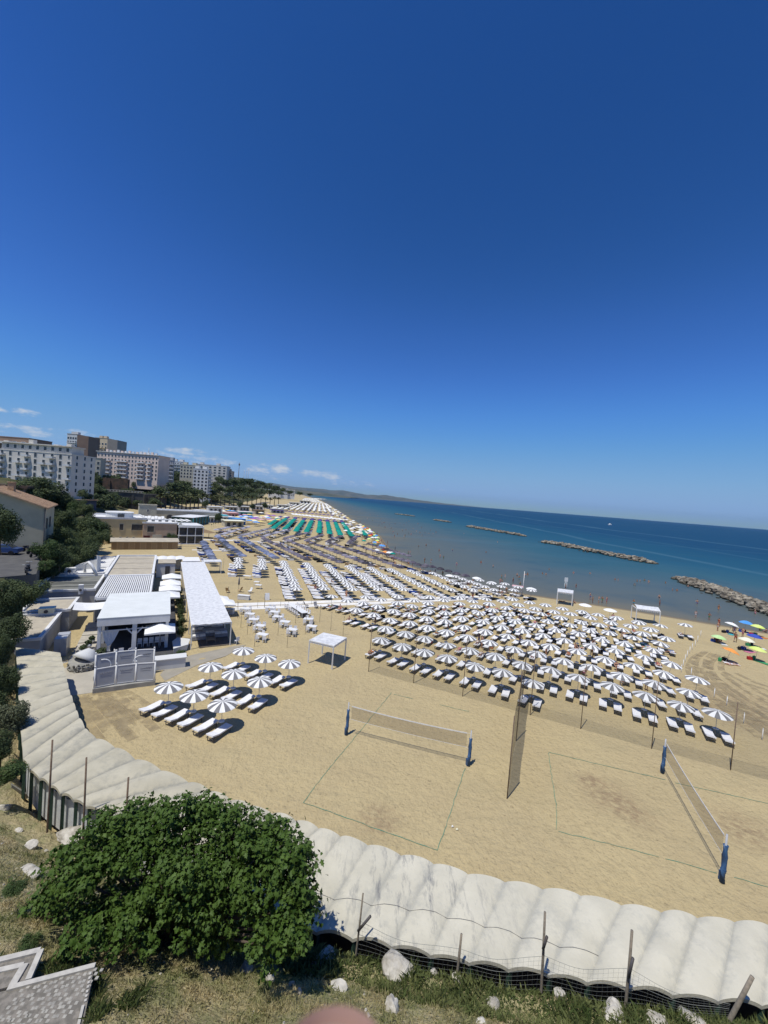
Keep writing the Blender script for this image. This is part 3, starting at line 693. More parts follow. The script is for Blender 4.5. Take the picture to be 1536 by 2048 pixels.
# small stones, past counting
def scatter_stones():
    mb = MB(); r = np.random.default_rng(5)
    for _ in range(420):
        x, y = r.uniform(-16, 15), r.uniform(7.5, 18)
        d = float(sdist(FOOT, np.array([x]), np.array([y]))[0])
        if d < 1.2: continue
        s = r.uniform(.015, .05) * (1 + (r.random() < .1) * 1.2); z = gh(x, y) + s * .4
        P = [(x + s * a * r.uniform(.7, 1.3), y + s * b * r.uniform(.7, 1.3), z + s * c * r.uniform(.5, .9)) for a, b, c in ((1, 0, 0), (0, 1, 0), (-1, 0, 0), (0, -1, 0), (0, 0, 1), (0, 0, -1))]
        mb.add(P, [(0, 1, 4), (1, 2, 4), (2, 3, 4), (3, 0, 4), (1, 0, 5), (2, 1, 5), (3, 2, 5), (0, 3, 5)])
    kind(mb.build('gravel', M['lime_rock']), 'stuff', 'small white stones strewn through the dry grass', 'stones')


scatter_stones()


def paving():
    """the corner of a mosaic paved terrace with pale stone edging, bedded level in the slope"""
    z = 5.75; m_dark = mat('mosaic_setts', (.24, .22, .19), (.15, .14, .12), 7, .9, .012, 26, lo=.4, hi=.6); m_pale = mat('pale_sett', (.40, .385, .34), (.25, .24, .215), 6, .9, .006, 30); m_edge = mat('edging_stone', (.52, .50, .45), (.40, .385, .35), 5, .85, .006, 20)
    g = lambda u, v, dz=0.0: tuple(G(u, v, z + dz))
    base = MB()
    for poly in ([(188, 1934), (0, 1984), (-90, 2012), (-200, 2300), (120, 2300)], [(80, 1902), (57, 1962), (0, 1978), (-140, 2010), (-160, 1960)]):
        P = [G(u, v, z)[:2] for u, v in poly]
        ar = sum(P[i][0] * P[(i + 1) % len(P)][1] - P[(i + 1) % len(P)][0] * P[i][1] for i in range(len(P)))
        P = P if ar > 0 else P[::-1]; base.prism([tuple(p) for p in P], z - 1.6, z)
    kind(base.build('pavement', m_dark), 'structure', 'terrace paved in grey and brown mosaic setts', 'pavement')
    e = MB()

    def strip(a, b, w, dz=.004, hh=.004):
        A, B = np.array(g(*a))[:2], np.array(g(*b))[:2]; d = (B - A) / np.linalg.norm(B - A); n = np.array([-d[1], d[0]]) * w / 2
        e.prism([tuple(A - n), tuple(B - n), tuple(B + n), tuple(A + n)], z - .05, z + dz + hh)
    strip((190, 1933), (15, 1979), .11, .05); strip((82, 1902), (56, 1962), .13, .055); strip((80, 1903), (-60, 1937), .13, .058); strip((50, 1930), (24, 1974), .16, .047); strip((46, 1932), (-60, 1956), .12, .044); strip((166, 2014), (150, 2080), .06, .05)
    for k in range(7): strip((184 - k * 1.6 - 3, 1946 + k * 9), (183 - k * 1.6 - 3, 1951 + k * 9), .05, .03)
    tag(e.build('edging', m_edge), 'pale stone edging in a zigzag round the mosaic terrace', 'edging')
    s = MB(); r = np.random.default_rng(9)
    for gx in range(5):
        for gy in range(3):
            cu, cv = 60 + gx * 34 - gy * 26 - 10, 1985 + gy * 34 - gx * 9 + 2
            c = np.array(g(cu, cv))
            for i in range(4):
                for j in range(4):
                    if (i + j) % 2: continue
                    x, y = c[0] + (i - 1.5) * .085 + r.normal() * .004, c[1] + (j - 1.5) * .085; q = .036
                    if r.random() < .12: continue
                    s.prism([(x - q, y - q), (x + q, y - q * .8), (x + q, y + q), (x - q, y + q * .9)], z - .02, z + .006)
    kind(s.build('mosaic_inlay', m_pale), 'structure', 'white setts laid in small lozenges in the mosaic', 'pavement')


paving()


def blades(name, n, box, keep, hmin, hmax, w, m, label, seed):
    r = np.random.default_rng(seed); x = r.uniform(box[0], box[1], n); y = r.uniform(box[2], box[3], n); k = keep(x, y, r); x, y = x[k], y[k]; n = len(x); z = height(x, y) - .01
    a = r.uniform(0, 2 * np.pi, n); h = r.uniform(hmin, hmax, n) * (1 + vnoise(x, y, .7, seed) * 1.2); lean = r.normal(0, .5, (n, 2)) * h[:, None]; ww = w * r.uniform(.6, 1.4, n)
    dx, dy = np.cos(a) * ww, np.sin(a) * ww
    P = np.stack([np.c_[x - dx, y - dy, z], np.c_[x + dx, y + dy, z], np.c_[x + lean[:, 0] * .35 + dx * .7, y + lean[:, 1] * .35 + dy * .7, z + h * .65], np.c_[x + lean[:, 0], y + lean[:, 1], z + h]], 1).reshape(-1, 3)
    return kind(mesh_np(name, P, np.arange(4 * n).reshape(n, 4), m), 'stuff', label, 'grass')


PAV = [tuple(G(u, v, 5.75)[:2]) for u, v in [(188, 1930), (100, 1950), (84, 1896), (-140, 1945), (-200, 2300), (125, 2300)]]
FD = lambda x, y: sdist(FOOT, x, y)
blades('dry_grass', 210000, (-17, 16, 7.0, 20), lambda x, y, r: (FD(x, y) > np.where(x < -9, 1.6, 1.0) + .25 * np.sin(x * 2)) & ~in_poly(x, y, PAV) & (y > 1.0 * np.abs(x) * .62) & (r.random(len(x)) < .45 + .9 * (vnoise(x, y, .8, 31) + .5)), .04, .15, .012, M['grass_dry'], 'short sun-dried grass on the slope below the terrace', 11)
blades('weeds', 60000, (-2.5, 17, 9.5, 14.5), lambda x, y, r: (FD(x, y) > .05) & (FD(x, y) < 1.25 + .05 * x + .5 * vnoise(x, y, 1.1, 33)), .08, .26, .022, M['weed'], 'dark green weeds growing along the back of the cabin roof', 12)
blades('green_grass', 26000, (-11, -5, 7.5, 12), lambda x, y, r: (np.hypot((x + 7.6) / 1.9, (y - 9.4) / 1.0) < 1 + vnoise(x, y, .6, 35)) & ~in_poly(x, y, PAV), .08, .24, .016, M['weed'], 'fresh green grass between the fig bush and the mosaic terrace', 13)


# ------------------------------------------------------------------ trees
def leaf_cloud(n, blobs, size, seed, up=.35, fig=False, shell=.55):
    """leaf-sized faces spread through a set of ellipsoids: blobs = [(cx, cy, cz, rx, ry, rz)]"""
    r = np.random.default_rng(seed); B = np.array(blobs, float); vol = (B[:, 3] * B[:, 4] * B[:, 5]) ** .67; bi = r.choice(len(B), n, p=vol / vol.sum())
    d = r.normal(size=(n, 3)); d /= np.linalg.norm(d, axis=1)[:, None]; rad = shell + (1 - shell) * r.random(n) ** .6; rad *= 1 + .10 * r.normal(size=n)
    c = B[bi, :3] + d * B[bi, 3:] * rad[:, None]
    nrm = d + r.normal(size=(n, 3)) * .55 + np.array([0, 0, up]); nrm /= np.linalg.norm(nrm, axis=1)[:, None]
    t = np.cross(nrm, r.normal(size=(n, 3))); t /= np.linalg.norm(t, axis=1)[:, None]; b = np.cross(nrm, t); s = size * r.uniform(.6, 1.35, n)[:, None]
    if not fig:
        P = np.stack([c - t * s, c + b * s * .55, c + t * s, c - b * s * .55], 1).reshape(-1, 3); return P, np.arange(4 * n).reshape(n, 4)
    out = [(-1, 0), (-.55, .28), (-.45, .78), (-.02, .36), (.35, .55), (.42, .24), (1.05, 0), (.42, -.24), (.35, -.55), (-.02, -.36), (-.45, -.78), (-.55, -.28)]
    fold = [0, .03, .12, .05, .1, .04, 0, .04, .1, .05, .12, .03]
    P = np.stack([c + t * s * a + b * s * e - nrm * s * f for (a, e), f in zip(out, fold)], 1).reshape(-1, 3)
    base = (np.arange(n) * 12)[:, None]
    F = np.concatenate([base + np.array(q) for q in ([0, 1, 6, 11], [1, 2, 3, 6], [3, 4, 5, 6], [6, 7, 8, 9], [6, 9, 10, 11])], 0)
    return P, F


def blobs_for(seed, n=13, squash=.8):
    r = np.random.default_rng(seed); B = []
    for i in range(n):
        a = r.uniform(0, 2 * np.pi); q = math.sqrt(r.random()) * .66; z = r.uniform(-.75, .70) * squash; B.append((q * math.cos(a), q * math.sin(a), z, r.uniform(.30, .52), r.uniform(.30, .52), r.uniform(.28, .44)))
    return B + [(0, 0, 0, .6, .6, .6), (.1, 0, -.5, .55, .55, .4)]


def tree_proto(name, seed, nleaf, leaf, leafmat, squash=.8, trunk_h=1.3, label='tree', cat='tree'):
    """unit tree: crown radius 1 about the origin, trunk hanging below it"""
    root = thing(name, (0, 0, 0), label, cat); r = np.random.default_rng(seed); B = blobs_for(seed, 13, squash)
    P, F = leaf_cloud(nleaf, B, leaf, seed); mesh_np('crown', P, F, leafmat, parent=root)
    t = MB(); t.tube([(0, 0, -trunk_h), (.02, .03, -trunk_h * .6), (-.02, 0, -.25), (.02, 0, .15)], [.085, .07, .055, .03], 8)
    for b in B[:7]: t.tube([(0, 0, -.5 + .05 * r.normal()), tuple(.5 * np.array(b[:3]) + np.array([0, 0, -.15])), tuple(np.array(b[:3]))], [.045, .03, .012], 6)
    t.build('trunk', M['bark'], root); return root


PROT = {}


def plant(key, u, v, Y, ru, rv, label, cat='tree', group=None, rz=None, name=None):
    """a tree whose crown centre is surveyed at pixel (u, v) at the distance Y, crown half-sizes ru, rv pixels there"""
    c = at(u, v, Y); rx, rzz = ru / FPX * Y, rv / FPX * Y
    if key not in PROT:
        nm, seed, n, lf, m, sq, th = PDEF[key]; PROT[key] = Stamp(tree_proto(nm, seed, n, lf, M[m], sq, th))
    return PROT[key](c, rng.uniform(0, 6.28) if rz is None else rz, (rx, rx * .95, rzz), label, cat, group)


PDEF = {'oak_near': ('evergreen_tree', 51, 9000, .045, 'oak_leaf', .8, 1.5), 'dark_near': ('dark_tree', 52, 9000, .045, 'dark_leaf', .8, 1.5), 'shrub': ('bush', 53, 5000, .055, 'shrub_leaf', .75, 1.0), 'olive': ('olive_shrub', 54, 5200, .05, 'olive_leaf', .8, 1.2), 'far': ('hillside_tree', 55, 1500, .095, 'oak_leaf', .8, 1.3), 'far2': ('hill_tree', 56, 1500, .095, 'dark_leaf', .75, 1.3), 'hedge': ('potted_shrub', 57, 1400, .10, 'dark_leaf', .8, 1.0)}


def fig_bush():
    root = thing('fig_bush', (0, 0, 0), 'big dark green fig bush sprawling over the slope below the cabins', 'bush'); r = np.random.default_rng(77); B = []
    prof = [(75, 1790), (95, 1730), (150, 1690), (200, 1650), (255, 1625), (310, 1610), (370, 1600), (430, 1612), (490, 1622), (545, 1650), (585, 1690), (600, 1740), (605, 1800), (600, 1850), (560, 1870)]
    C = []
    for u, v in prof:                              # crown rim clumps as surveyed, spread in depth
        for k in range(2):
            Y = 12.3 + .45 * r.normal() + (1750 - v) / 150 * 1.3; C.append(at(u + r.normal() * 8 + 22 * (1 if u < 300 else -1) * .5, v + 22 + r.normal() * 8, Y))
    C = [c if (c[0] / c[1]) > -.83 else c + np.array([.45, 0, 0]) for c in C]
    for u, v, Y in [(160, 1760, 11.2), (220, 1720, 11.6), (300, 1690, 12), (380, 1680, 12.2), (460, 1690, 12.2), (530, 1730, 12), (560, 1790, 11.6), (480, 1770, 11.3), (400, 1760, 11.2), (320, 1760, 11.1), (240, 1790, 10.8), (165, 1830, 10.6), (130, 1800, 10.9), (210, 1850, 10.4), (300, 1830, 10.4), (400, 1830, 10.5), (480, 1850, 10.5), (560, 1850, 10.9), (440, 1895, 10.1), (400, 1880, 10.2), (520, 1890, 10.4), (180, 1872, 10.2), (240, 1880, 10.1), (590, 1830, 11.2), (350, 1720, 12.6), (350, 1760, 12.0), (420, 1720, 12.4), (500, 1700, 12.4), (540, 1690, 12.6), (360, 1800, 11.2), (450, 1810, 11.0), (500, 1800, 11.4), (550, 1830, 11.2), (260, 1750, 11.6), (270, 1700, 12.2), (470, 1740, 12.0), (400, 1640, 12.9), (340, 1650, 12.6), (430, 1650, 12.6), (280, 1660, 12.3), (200, 1690, 12.1)]:
        if v >= 1770: Y = max(Y, ray_slope(u, v + 22)[1] - .35 - .25 * r.random())
        else: Y += .6
        C.append(at(u, v, Y)); C.append(at(u + r.normal() * 14, v + r.normal() * 14, Y - .25))
    for u, v in [(520, 1770), (560, 1770), (600, 1785), (540, 1800), (590, 1820), (500, 1830), (470, 1800), (430, 1810), (390, 1790), (350, 1800), (420, 1850), (350, 1840), (300, 1800), (608, 1840), (585, 1862), (530, 1850), (480, 1760), (440, 1770), (560, 1735), (600, 1740), (510, 1720), (270, 1830), (320, 1860), (380, 1865), (565, 1690), (535, 1745)]: C.append(at(u, v, 12.0 - (v - 1770) / 100 * .55))
    B = [(c[0], c[1], c[2], r.uniform(.42, .72), r.uniform(.42, .7), r.uniform(.36, .58)) for c in C]
    B2 = []
    for b in B:                                    # leafy sprays standing off each limb end, dark hollows between them
        for q in range(5):
            d = r.normal(size=3); d[2] = abs(d[2]) * .9 + .05; d /= np.linalg.norm(d); s = r.uniform(.16, .30); B2.append((b[0] + d[0] * b[3] * .95, b[1] + d[1] * b[4] * .95, b[2] + d[2] * b[5] * 1.0, s * 1.15, s * 1.15, s * .8))
    P, F = leaf_cloud(21000, B2, .078, 78, up=.8, fig=True, shell=.45); P3, F3 = leaf_cloud(13000, [(b[0], b[1] + .35, b[2] - .12, b[3] * 1.0, b[4] * .9, b[5] * .9) for b in B] + [(b[0] * 1, b[1] + .8, b[2] - .3, .75, .5, .6) for b in B[30:]] + [(b[0], b[1], b[2], b[3] * .72, b[4] * .72, b[5] * .72) for b in B], .10, 79, up=.4, fig=True, shell=.2)
    mesh_np('crown', np.concatenate([P, P3]), np.concatenate([F, F3 + len(P)]), M['fig_leaf'], parent=root)
    t = MB(); foot = ray_slope(340, 1880)
    for b in B[::2]:
        c = np.array(b[:3]); mid = (foot + c) / 2 + np.array([0, 0, .25]); t.tube([tuple(foot + r.normal(size=3) * np.array([.25, .2, 0]) - np.array([0, 0, .2])), tuple(mid), tuple(c)], [.07, .045, .018], 7)
    t.build('trunk', M['bark'], root)


fig_bush()
plant('shrub', 60, 1885, 10.6, 22, 13, 'small round green shrub by the corner of the mosaic terrace', 'shrub', name='bush')
plant('shrub', 30, 1772, 12.0, 24, 14, 'low dark shrub on the grass left of the fig', 'shrub')

# left-hand trees and bushes
TL = [('oak_near', 82, 978, 92, 52, 28, 'large spreading evergreen behind the tile-roofed house'), ('oak_near', 40, 985, 84, 40, 30, 'dense evergreen rising just behind the house gable'), ('dark_near', 125, 1000, 96, 34, 26, 'dark rounded evergreen between the house and the beige clubhouse'),
      ('oak_near', 130, 1040, 76, 26, 24, 'mid-green tree touching the shaded side of the house'), ('oak_near', 160, 1062, 80, 32, 30, 'full tree in front of the beige clubhouse wall'), ('dark_near', 178, 1042, 92, 22, 20, 'dark tree beside the white parasol terrace'), ('oak_near', 130, 1075, 66, 30, 24, 'tree below the house corner'),
      ('shrub', 92, 1098, 56, 26, 22, 'bright green bush at the edge of the car park'), ('dark_near', 120, 1108, 58, 26, 24, 'dark bush between the car park and the white roofs'), ('shrub', 90, 1130, 50, 18, 12, 'low green hedge clump under the car park'), ('dark_near', 135, 1135, 62, 18, 18, 'small dark tree behind the curved white roof'),
      ('dark_near', 2, 1045, 42, 40, 44, 'feathery dark tree in front of the house at the picture edge'), ('oak_near', 45, 1188, 37, 46, 34, 'leafy tree overhanging the flat roofs'), ('dark_near', 10, 1200, 35, 34, 44, 'dark tree at the edge beneath the car park'), ('dark_near', 28, 1255, 33, 34, 34, 'dark bush in shade beside the flat roofs'), ('dark_near', 5, 1300, 30, 26, 40, 'black-green bush at the top end of the vaulted roof'),
      ('dark_near', 10, 1360, 27, 30, 40, 'dense dark bush overhanging the vaulted roof edge'), ('olive', 22, 1440, 23.5, 36, 42, 'grey-green olive shrub leaning over the vaulted roof'), ('dark_near', 2, 1490, 21.5, 28, 34, 'dark shrub below the olive at the picture edge'), ('shrub', 12, 1545, 19.5, 34, 22, 'bright green shrub at the head of the kerb wall'), ('dark_near', -25, 1420, 26, 40, 60, 'dark thicket cut off by the picture edge')]
for a in TL: plant(*a, group='trees and bushes on the landward bank')


def trees_far():
    r = np.random.default_rng(15)
    L = [(255, 985, 265, 14, 10), (290, 992, 280, 18, 12), (320, 980, 285, 20, 13), (345, 975, 300, 20, 13), (370, 970, 310, 20, 13), (385, 982, 300, 18, 12), (350, 992, 280, 16, 10), (310, 1002, 250, 16, 9), (228, 990, 230, 14, 9), (205, 985, 215, 16, 10), (190, 975, 210, 14, 11), (175, 992, 190, 14, 9), (270, 970, 300, 12, 9), (402, 985, 330, 12, 10), (240, 1004, 225, 12, 7), (275, 1006, 240, 12, 7), (165, 985, 180, 12, 10),
         (440, 958, 430, 12, 9), (452, 966, 420, 14, 9), (468, 962, 440, 15, 9), (485, 962, 450, 15, 9), (500, 963, 460, 15, 8), (518, 966, 470, 15, 8), (535, 971, 480, 14, 8), (550, 976, 500, 13, 7), (440, 975, 400, 14, 8), (460, 977, 410, 14, 8), (480, 978, 420, 14, 8), (500, 979, 430, 14, 7), (520, 981, 440, 14, 7), (540, 984, 460, 13, 6), (558, 985, 480, 12, 5), (432, 968, 410, 9, 9), (510, 972, 450, 14, 7), (475, 970, 440, 14, 8), (565, 979, 520, 10, 5), (580, 984, 560, 10, 4), (600, 986, 620, 9, 4), (425, 985, 390, 10, 7), (620, 989, 720, 8, 3)]
    for i, (u, v, Y, a, b) in enumerate(L):
        where = 'under the long pink apartment block' if u < 300 else 'on the bank behind the palms' if u < 410 else 'on the wooded headland beyond the white blocks'
        plant('far' if i % 3 else 'far2', u, v, Y, a, b, ('round ' if i % 3 else 'dark ') + 'evergreen tree ' + where, 'tree', 'evergreens ' + where)
    # the wood on the headland that reads as one mass
    P, F = [], []; o = 0
    B = []
    for _ in range(150):
        Y = r.uniform(420, 900); x = np.interp(Y, [400, 620, 1000], [-175, -212, -318]) - r.uniform(4, 75); z = gh(x, Y); s = r.uniform(3.5, 6.5); B.append((x, Y, z + s * .5, s * 1.2, s * 1.2, s))
    P, F = leaf_cloud(30000, B, 1.0, 16); kind(mesh_np('woodland', P, F, M['oak_leaf']), 'stuff', 'evergreen woodland covering the headland slope', 'woodland')


trees_far()


def palms():
    root = thing('palm_tree', (0, 0, 0), 'palm', 'palm tree'); t = MB(); t.tube([(0, 0, 0), (.1, 0, 3), (.05, .1, 6), (0, 0, 8)], [.32, .24, .22, .26], 8); t.build('trunk', M['palm_bark'], root)
    r = np.random.default_rng(19); P = []; F = []
    for k in range(40):
        a = 2 * math.pi * k / 40 * 2.7; e = r.uniform(-.7, 1.25); L = r.uniform(2.0, 2.9); pts = []
        for q in range(5):
            f = q / 4; rr = L * f * math.cos(e * (1 - .2 * f)); zz = 8 + L * f * math.sin(e) - 1.1 * f * f * (1 if e > -.2 else .3); pts.append((rr, zz))
        for q in range(4):
            w0, w1 = .32 * math.sin(math.pi * (q + .35) / 4.7), .32 * math.sin(math.pi * (q + 1.35) / 4.7); o = len(P)
            for (rr, zz), w in ((pts[q], w0), (pts[q + 1], w1)):
                for sgn in (-1, 1): P.append((rr * math.cos(a) - sgn * w * math.sin(a), rr * math.sin(a) + sgn * w * math.cos(a), zz - .12 * w))
            F.append((o, o + 1, o + 3, o + 2))
    mesh_np('crown', np.array(P), np.array(F), M['palm_leaf'], parent=root)
    st = Stamp(root); n = 0
    for u, Y in [(322, 262), (331, 268), (340, 275), (348, 266), (356, 283), (364, 272), (372, 290), (380, 280), (388, 300), (396, 290), (404, 318), (413, 330), (422, 338), (431, 345), (440, 355), (449, 365), (458, 374), (467, 383), (476, 392), (485, 400), (494, 410), (503, 420), (512, 430), (521, 440), (530, 452), (539, 466), (548, 480), (556, 500)]:
        x = (u - 768) / 785 * Y * 1.0; z = gh(x, Y); n += 1
        st((x, Y, z - .2), rng.uniform(0, 6), (1.75, 1.75, rng.uniform(1.15, 1.4)), 'palm tree, %s from the clubhouse in the row along the seafront road' % nth(n), 'palm tree', 'palms along the seafront road')


palms()

# ------------------------------------------------------------------ parasols and sunbeds
UA = np.array([.877, -.480]); VA = np.array([.480, .877])


def canopy_mb(R0=1.09, z1=2.18, drop=.31, n=16, two=True, m0=0, m1=1):
    mb = MB(); P = [(0, 0, z1)]; rings = [(.34, .055), (.70, .235), (.93, .43), (1.0, .52)]; ks = 2 * n
    for rr, dz in rings:
        for k in range(ks):
            a = math.pi * 2 * k / ks; mid = k % 2; P.append((R0 * rr * (1 - .012 * mid * (rr > .5) - .02 * mid * (rr == 1)) * math.cos(a), R0 * rr * (1 - .03 * mid * (rr == 1)) * math.sin(a), z1 - drop * dz / .52 - .022 * mid * rr))
    for k in range(ks):
        m = (m0 if (k // 2) % 2 else m1) if two else m0; k2 = (k + 1) % ks
        mb.add([P[0], P[1 + k], P[1 + k2]], [(0, 1, 2)], m)
        for q in range(len(rings) - 1): mb.add([P[1 + q * ks + k], P[1 + (q + 1) * ks + k], P[1 + (q + 1) * ks + k2], P[1 + q * ks + k2]], [(0, 1, 2, 3)], m)
    mb.tube([(0, 0, z1 - .02), (0, 0, z1 + .09)], [.03, .015], 6, m0)
    return mb


def parasol_proto(name, mats, full=True, R0=1.09):
    root = thing(name, (0, 0, 0), 'parasol', 'parasol'); canopy_mb(R0).build('canopy', mats, root)
    p = MB(); p.tube([(0, 0, -.3), (0, 0, 2.2)], .022, 6); p.build('pole', M['steel'], root)
    if full:
        t = MB(); t.tube([(0, 0, .62), (0, 0, .66)], .24, 12, smooth=False); t.build('tray', M['white'], root)
    return root


def parasol_small(name, m, R0=1.08, z1=2.3, n=10, mats=None):
    mb = MB(); P = [(0, 0, z1)] + [(R0 * f * math.cos(2 * math.pi * k / n), R0 * f * math.sin(2 * math.pi * k / n), z1 - d) for f, d in ((.55, .16), (1.0, .46), (1.0, .56)) for k in range(n)]
    for k in range(n):
        k2 = (k + 1) % n; mb.add([P[0], P[1 + k], P[1 + k2]], [(0, 1, 2)])
        for q in range(2): mb.add([P[1 + q * n + k], P[1 + (q + 1) * n + k], P[1 + (q + 1) * n + k2], P[1 + q * n + k2]], [(0, 1, 2, 3)])
    mb.tube([(0, 0, 0), (0, 0, z1)], .03, 5, 1); return mb.build(name, [m, M['steel']])


def sunbed_parts():
    """bed length along +Y, head at -Y, raised backrest there"""
    bed = MB(); bed.box((0, .28, .38), (.66, 1.32, .10)); bk = MB()
    bk.add([(-.33, -.38, .33), (.33, -.38, .33), (.33, -.98, .48), (-.33, -.98, .48), (-.33, -.36, .43), (.33, -.36, .43), (.33, -.96, .58), (-.33, -.96, .58)], [(0, 1, 2, 3), (7, 6, 5, 4), (0, 4, 5, 1), (1, 5, 6, 2), (2, 6, 7, 3), (3, 7, 4, 0)])
    fr = MB()
    for s in (-1, 1): fr.box((s * .29, .0, .305), (.03, 1.9, .045))
    fr.box((0, .955, .325), (.65, .03, .045)); fr.box((0, -.955, .325), (.65, .03, .045)); fr.beam((-.2, -.9, .33), (-.2, -.8, .42), .025); fr.beam((.2, -.9, .33), (.2, -.8, .42), .025)
    legs = []
    for x in (-.3, .3):
        for y in (-.82, .75):
            l = MB(); l.box((x, y, .14), (.035, .045, .36)); legs.append(l)
    return bed, bk, fr, legs


def sunbed_proto(full):
    bed, bk, fr, legs = sunbed_parts()
    if full:
        root = thing('sunbed', (0, 0, 0), 'sunbed', 'sunbed'); bed.build('mattress', M['sling'], root); bk.build('backrest', M['sling'], root); fr.build('frame', M['dark_steel'], root)
        for l in legs: l.build('leg', M['dark_steel'], root)
        return root
    mb = MB()
    for q, m in [(bed, 0), (bk, 0), (fr, 1)] + [(l, 1) for l in legs]: mb.add(q.v, q.f, m)
    return tag(mb.build('sunbed', [M['sling'], M['dark_steel']]), 'sunbed', 'sunbed')


P_STR = Stamp(parasol_proto('striped_parasol', [M['canvas_white'], M['canvas_grey']]))
P_STR2 = Stamp(parasol_proto('striped_parasol', [M['canvas_white'], M['canvas_grey']], False))
BED = Stamp(sunbed_proto(True)); BED2 = Stamp(sunbed_proto(False))
BED_ROT = math.atan2(-VA[0], VA[1])
BEDS = []          # (x, y, rot) of every bed placed, for towels and people


def bed_pair(x, y, label, group, near, rot=None, v=VA, u=UA, gap=.62, back=.55, spread=0.0):
    for s, side in ((-1, 'landward'), (1, 'seaward')):
        px, py = x + u[0] * gap * s - v[0] * back, y + u[1] * gap * s - v[1] * back; r = (math.atan2(-v[0], v[1]) if rot is None else rot) + rng.normal() * .04 + s * spread
        (BED if near else BED2)((px, py, 0.0), r, 1, '%s white sunbed of the %s' % (side, label), 'sunbed', group); BEDS.append((px, py, r, label, side))


# the nine parasols in front of the clubhouse screens
CLU = [(-13.07, 39.2), (-10.43, 37.92), (-7.88, 37.06), (-14.6, 35.14), (-12.08, 34.13), (-9.47, 33.1), (-16.13, 31.03), (-13.62, 30.09), (-11.01, 29.11)]
vc = np.array([.37, .93]); vc /= np.linalg.norm(vc); uc = np.array([vc[1], -vc[0]])
KS = 1.0125          # surveyed at apex level 2.42, the apexes stand at 2.22
for i, (x, y) in enumerate(CLU):
    x, y = x * KS, y * KS
    row, k = ('back', 'middle', 'front')[i // 3], i % 3; nm = '%s parasol in the %s row of the clubhouse nine' % (('landward', 'centre', 'seaward')[k], row)
    P_STR((x, y, 0), rng.uniform(0, 6), 1, 'grey and white striped ' + nm, 'parasol', 'nine striped parasols beside the clubhouse screens')
    bed_pair(x - .25, y - .15, nm, 'sunbeds under the nine clubhouse parasols', True, v=vc, u=uc, gap=.68, back=.45)
# the main field of striped parasols
GA = np.array([[2.4165, .5532], [-1.3243, 4.2674]]); GO = np.array([.884, 45.19])
ROWS = [(0, 0, 6), (1, 0, 12), (2, -2, 12), (3, -4, 13), (4, -2, 13), (5, 0, 13), (5.95, 2, 14), (6.85, 4, 15), (7.75, 6, 15), (8.63, 8, 16), (9.6, 18, 18)]
FIELD = []
for ri, (j, a, b) in enumerate(ROWS):
    for k, i in enumerate(range(a, b + 1)):
        p = (GO + GA @ np.array([i, j])) * KS + rng.normal(size=2) * .10; far = p[1] > 62
        nm = '%s striped parasol from the land in row %s of the big field' % (nth(k + 1), ONES[0] if False else ('one two three four five six seven eight nine ten eleven'.split()[ri])) if ri < 10 else 'lone striped parasol at the seaward corner of the big field'
        o_ = (P_STR2 if far else P_STR)((p[0], p[1], rng.normal() * .05), rng.uniform(0, 6), rng.uniform(.96, 1.03), nm, 'parasol', 'striped parasols of the big field behind the tall netting')
        o_.rotation_euler = (rng.normal() * .035, rng.normal() * .035, rng.uniform(0, 6)); FIELD.append(p); s_ = nm.replace(' striped', '').replace(' of the big field', ' behind netting')
        bed_pair(p[0] - .15, p[1] - .25, s_, 'sunbeds under the striped parasols of the big field', p[1] < 56)
# chains of striped parasols beyond the boardwalk
CH = [((-33.1, 91.1), (-29.3, 81.0), 5), ((-27.7, 91.8), (-24.5, 81.7), 5), ((-22.6, 91.4), (-13.9, 66.4), 12), ((-17.2, 91.2), (-9.3, 68.3), 11), ((-12.4, 91.7), (-4.5, 69.4), 11), ((-7.3, 91.7), (.2, 70.9), 10), ((-2.2, 92.3), (4.8, 72.4), 10), ((2.6, 92.5), (9.4, 73.9), 9), ((7.4, 92.5), (14, 75.6), 8), ((12.4, 91.6), (18.6, 77), 7), ((17.6, 89.6), (23.2, 78.4), 6), ((22.6, 87.4), (27.6, 79.6), 4), ((27.6, 85.4), (31.6, 80.6), 3)]
stuffbeds = {'white': [], 'blue': [], 'green': [], 'far': []}
bb = []
for ci, (f, n, c) in enumerate(CH):
    f, n = np.array(f) * KS, np.array(n) * KS; d = (f - n) / np.linalg.norm(f - n); w = np.array([d[1], -d[0]])
    for k in range(c):
        p = n + (f - n) * k / (c - 1) + rng.normal(size=2) * .06
        P_STR2((p[0], p[1], 0), rng.uniform(0, 6), 1, 'striped parasol, %s from the boardwalk in the %s chain from the clubhouse' % (nth(k + 1), nth(ci + 1)), 'parasol', 'chains of striped parasols beyond the boardwalk')
        for s in (-1, 1): bb.append((p[0] - w[0] * (1.0 + 0) + d[0] * .5 * s, p[1] - w[1] * 1.0 + d[1] * .5 * s, math.atan2(w[0], -w[1]) + math.pi, k, ci, s))
bb.sort(key=lambda b: b[1])
for q, b in enumerate(bb):
    if q < 28: BED2((b[0], b[1], 0), b[2], 1, 'white sunbed on the %s side of the %s parasol of the %s chain' % ('near' if b[5] < 0 else 'far', nth(b[3] + 1), nth(b[4] + 1)), 'sunbed', 'sunbeds of the striped chains'); BEDS.append((b[0], b[1], b[2], '', ''))
    else: stuffbeds['white'].append(b[:3])


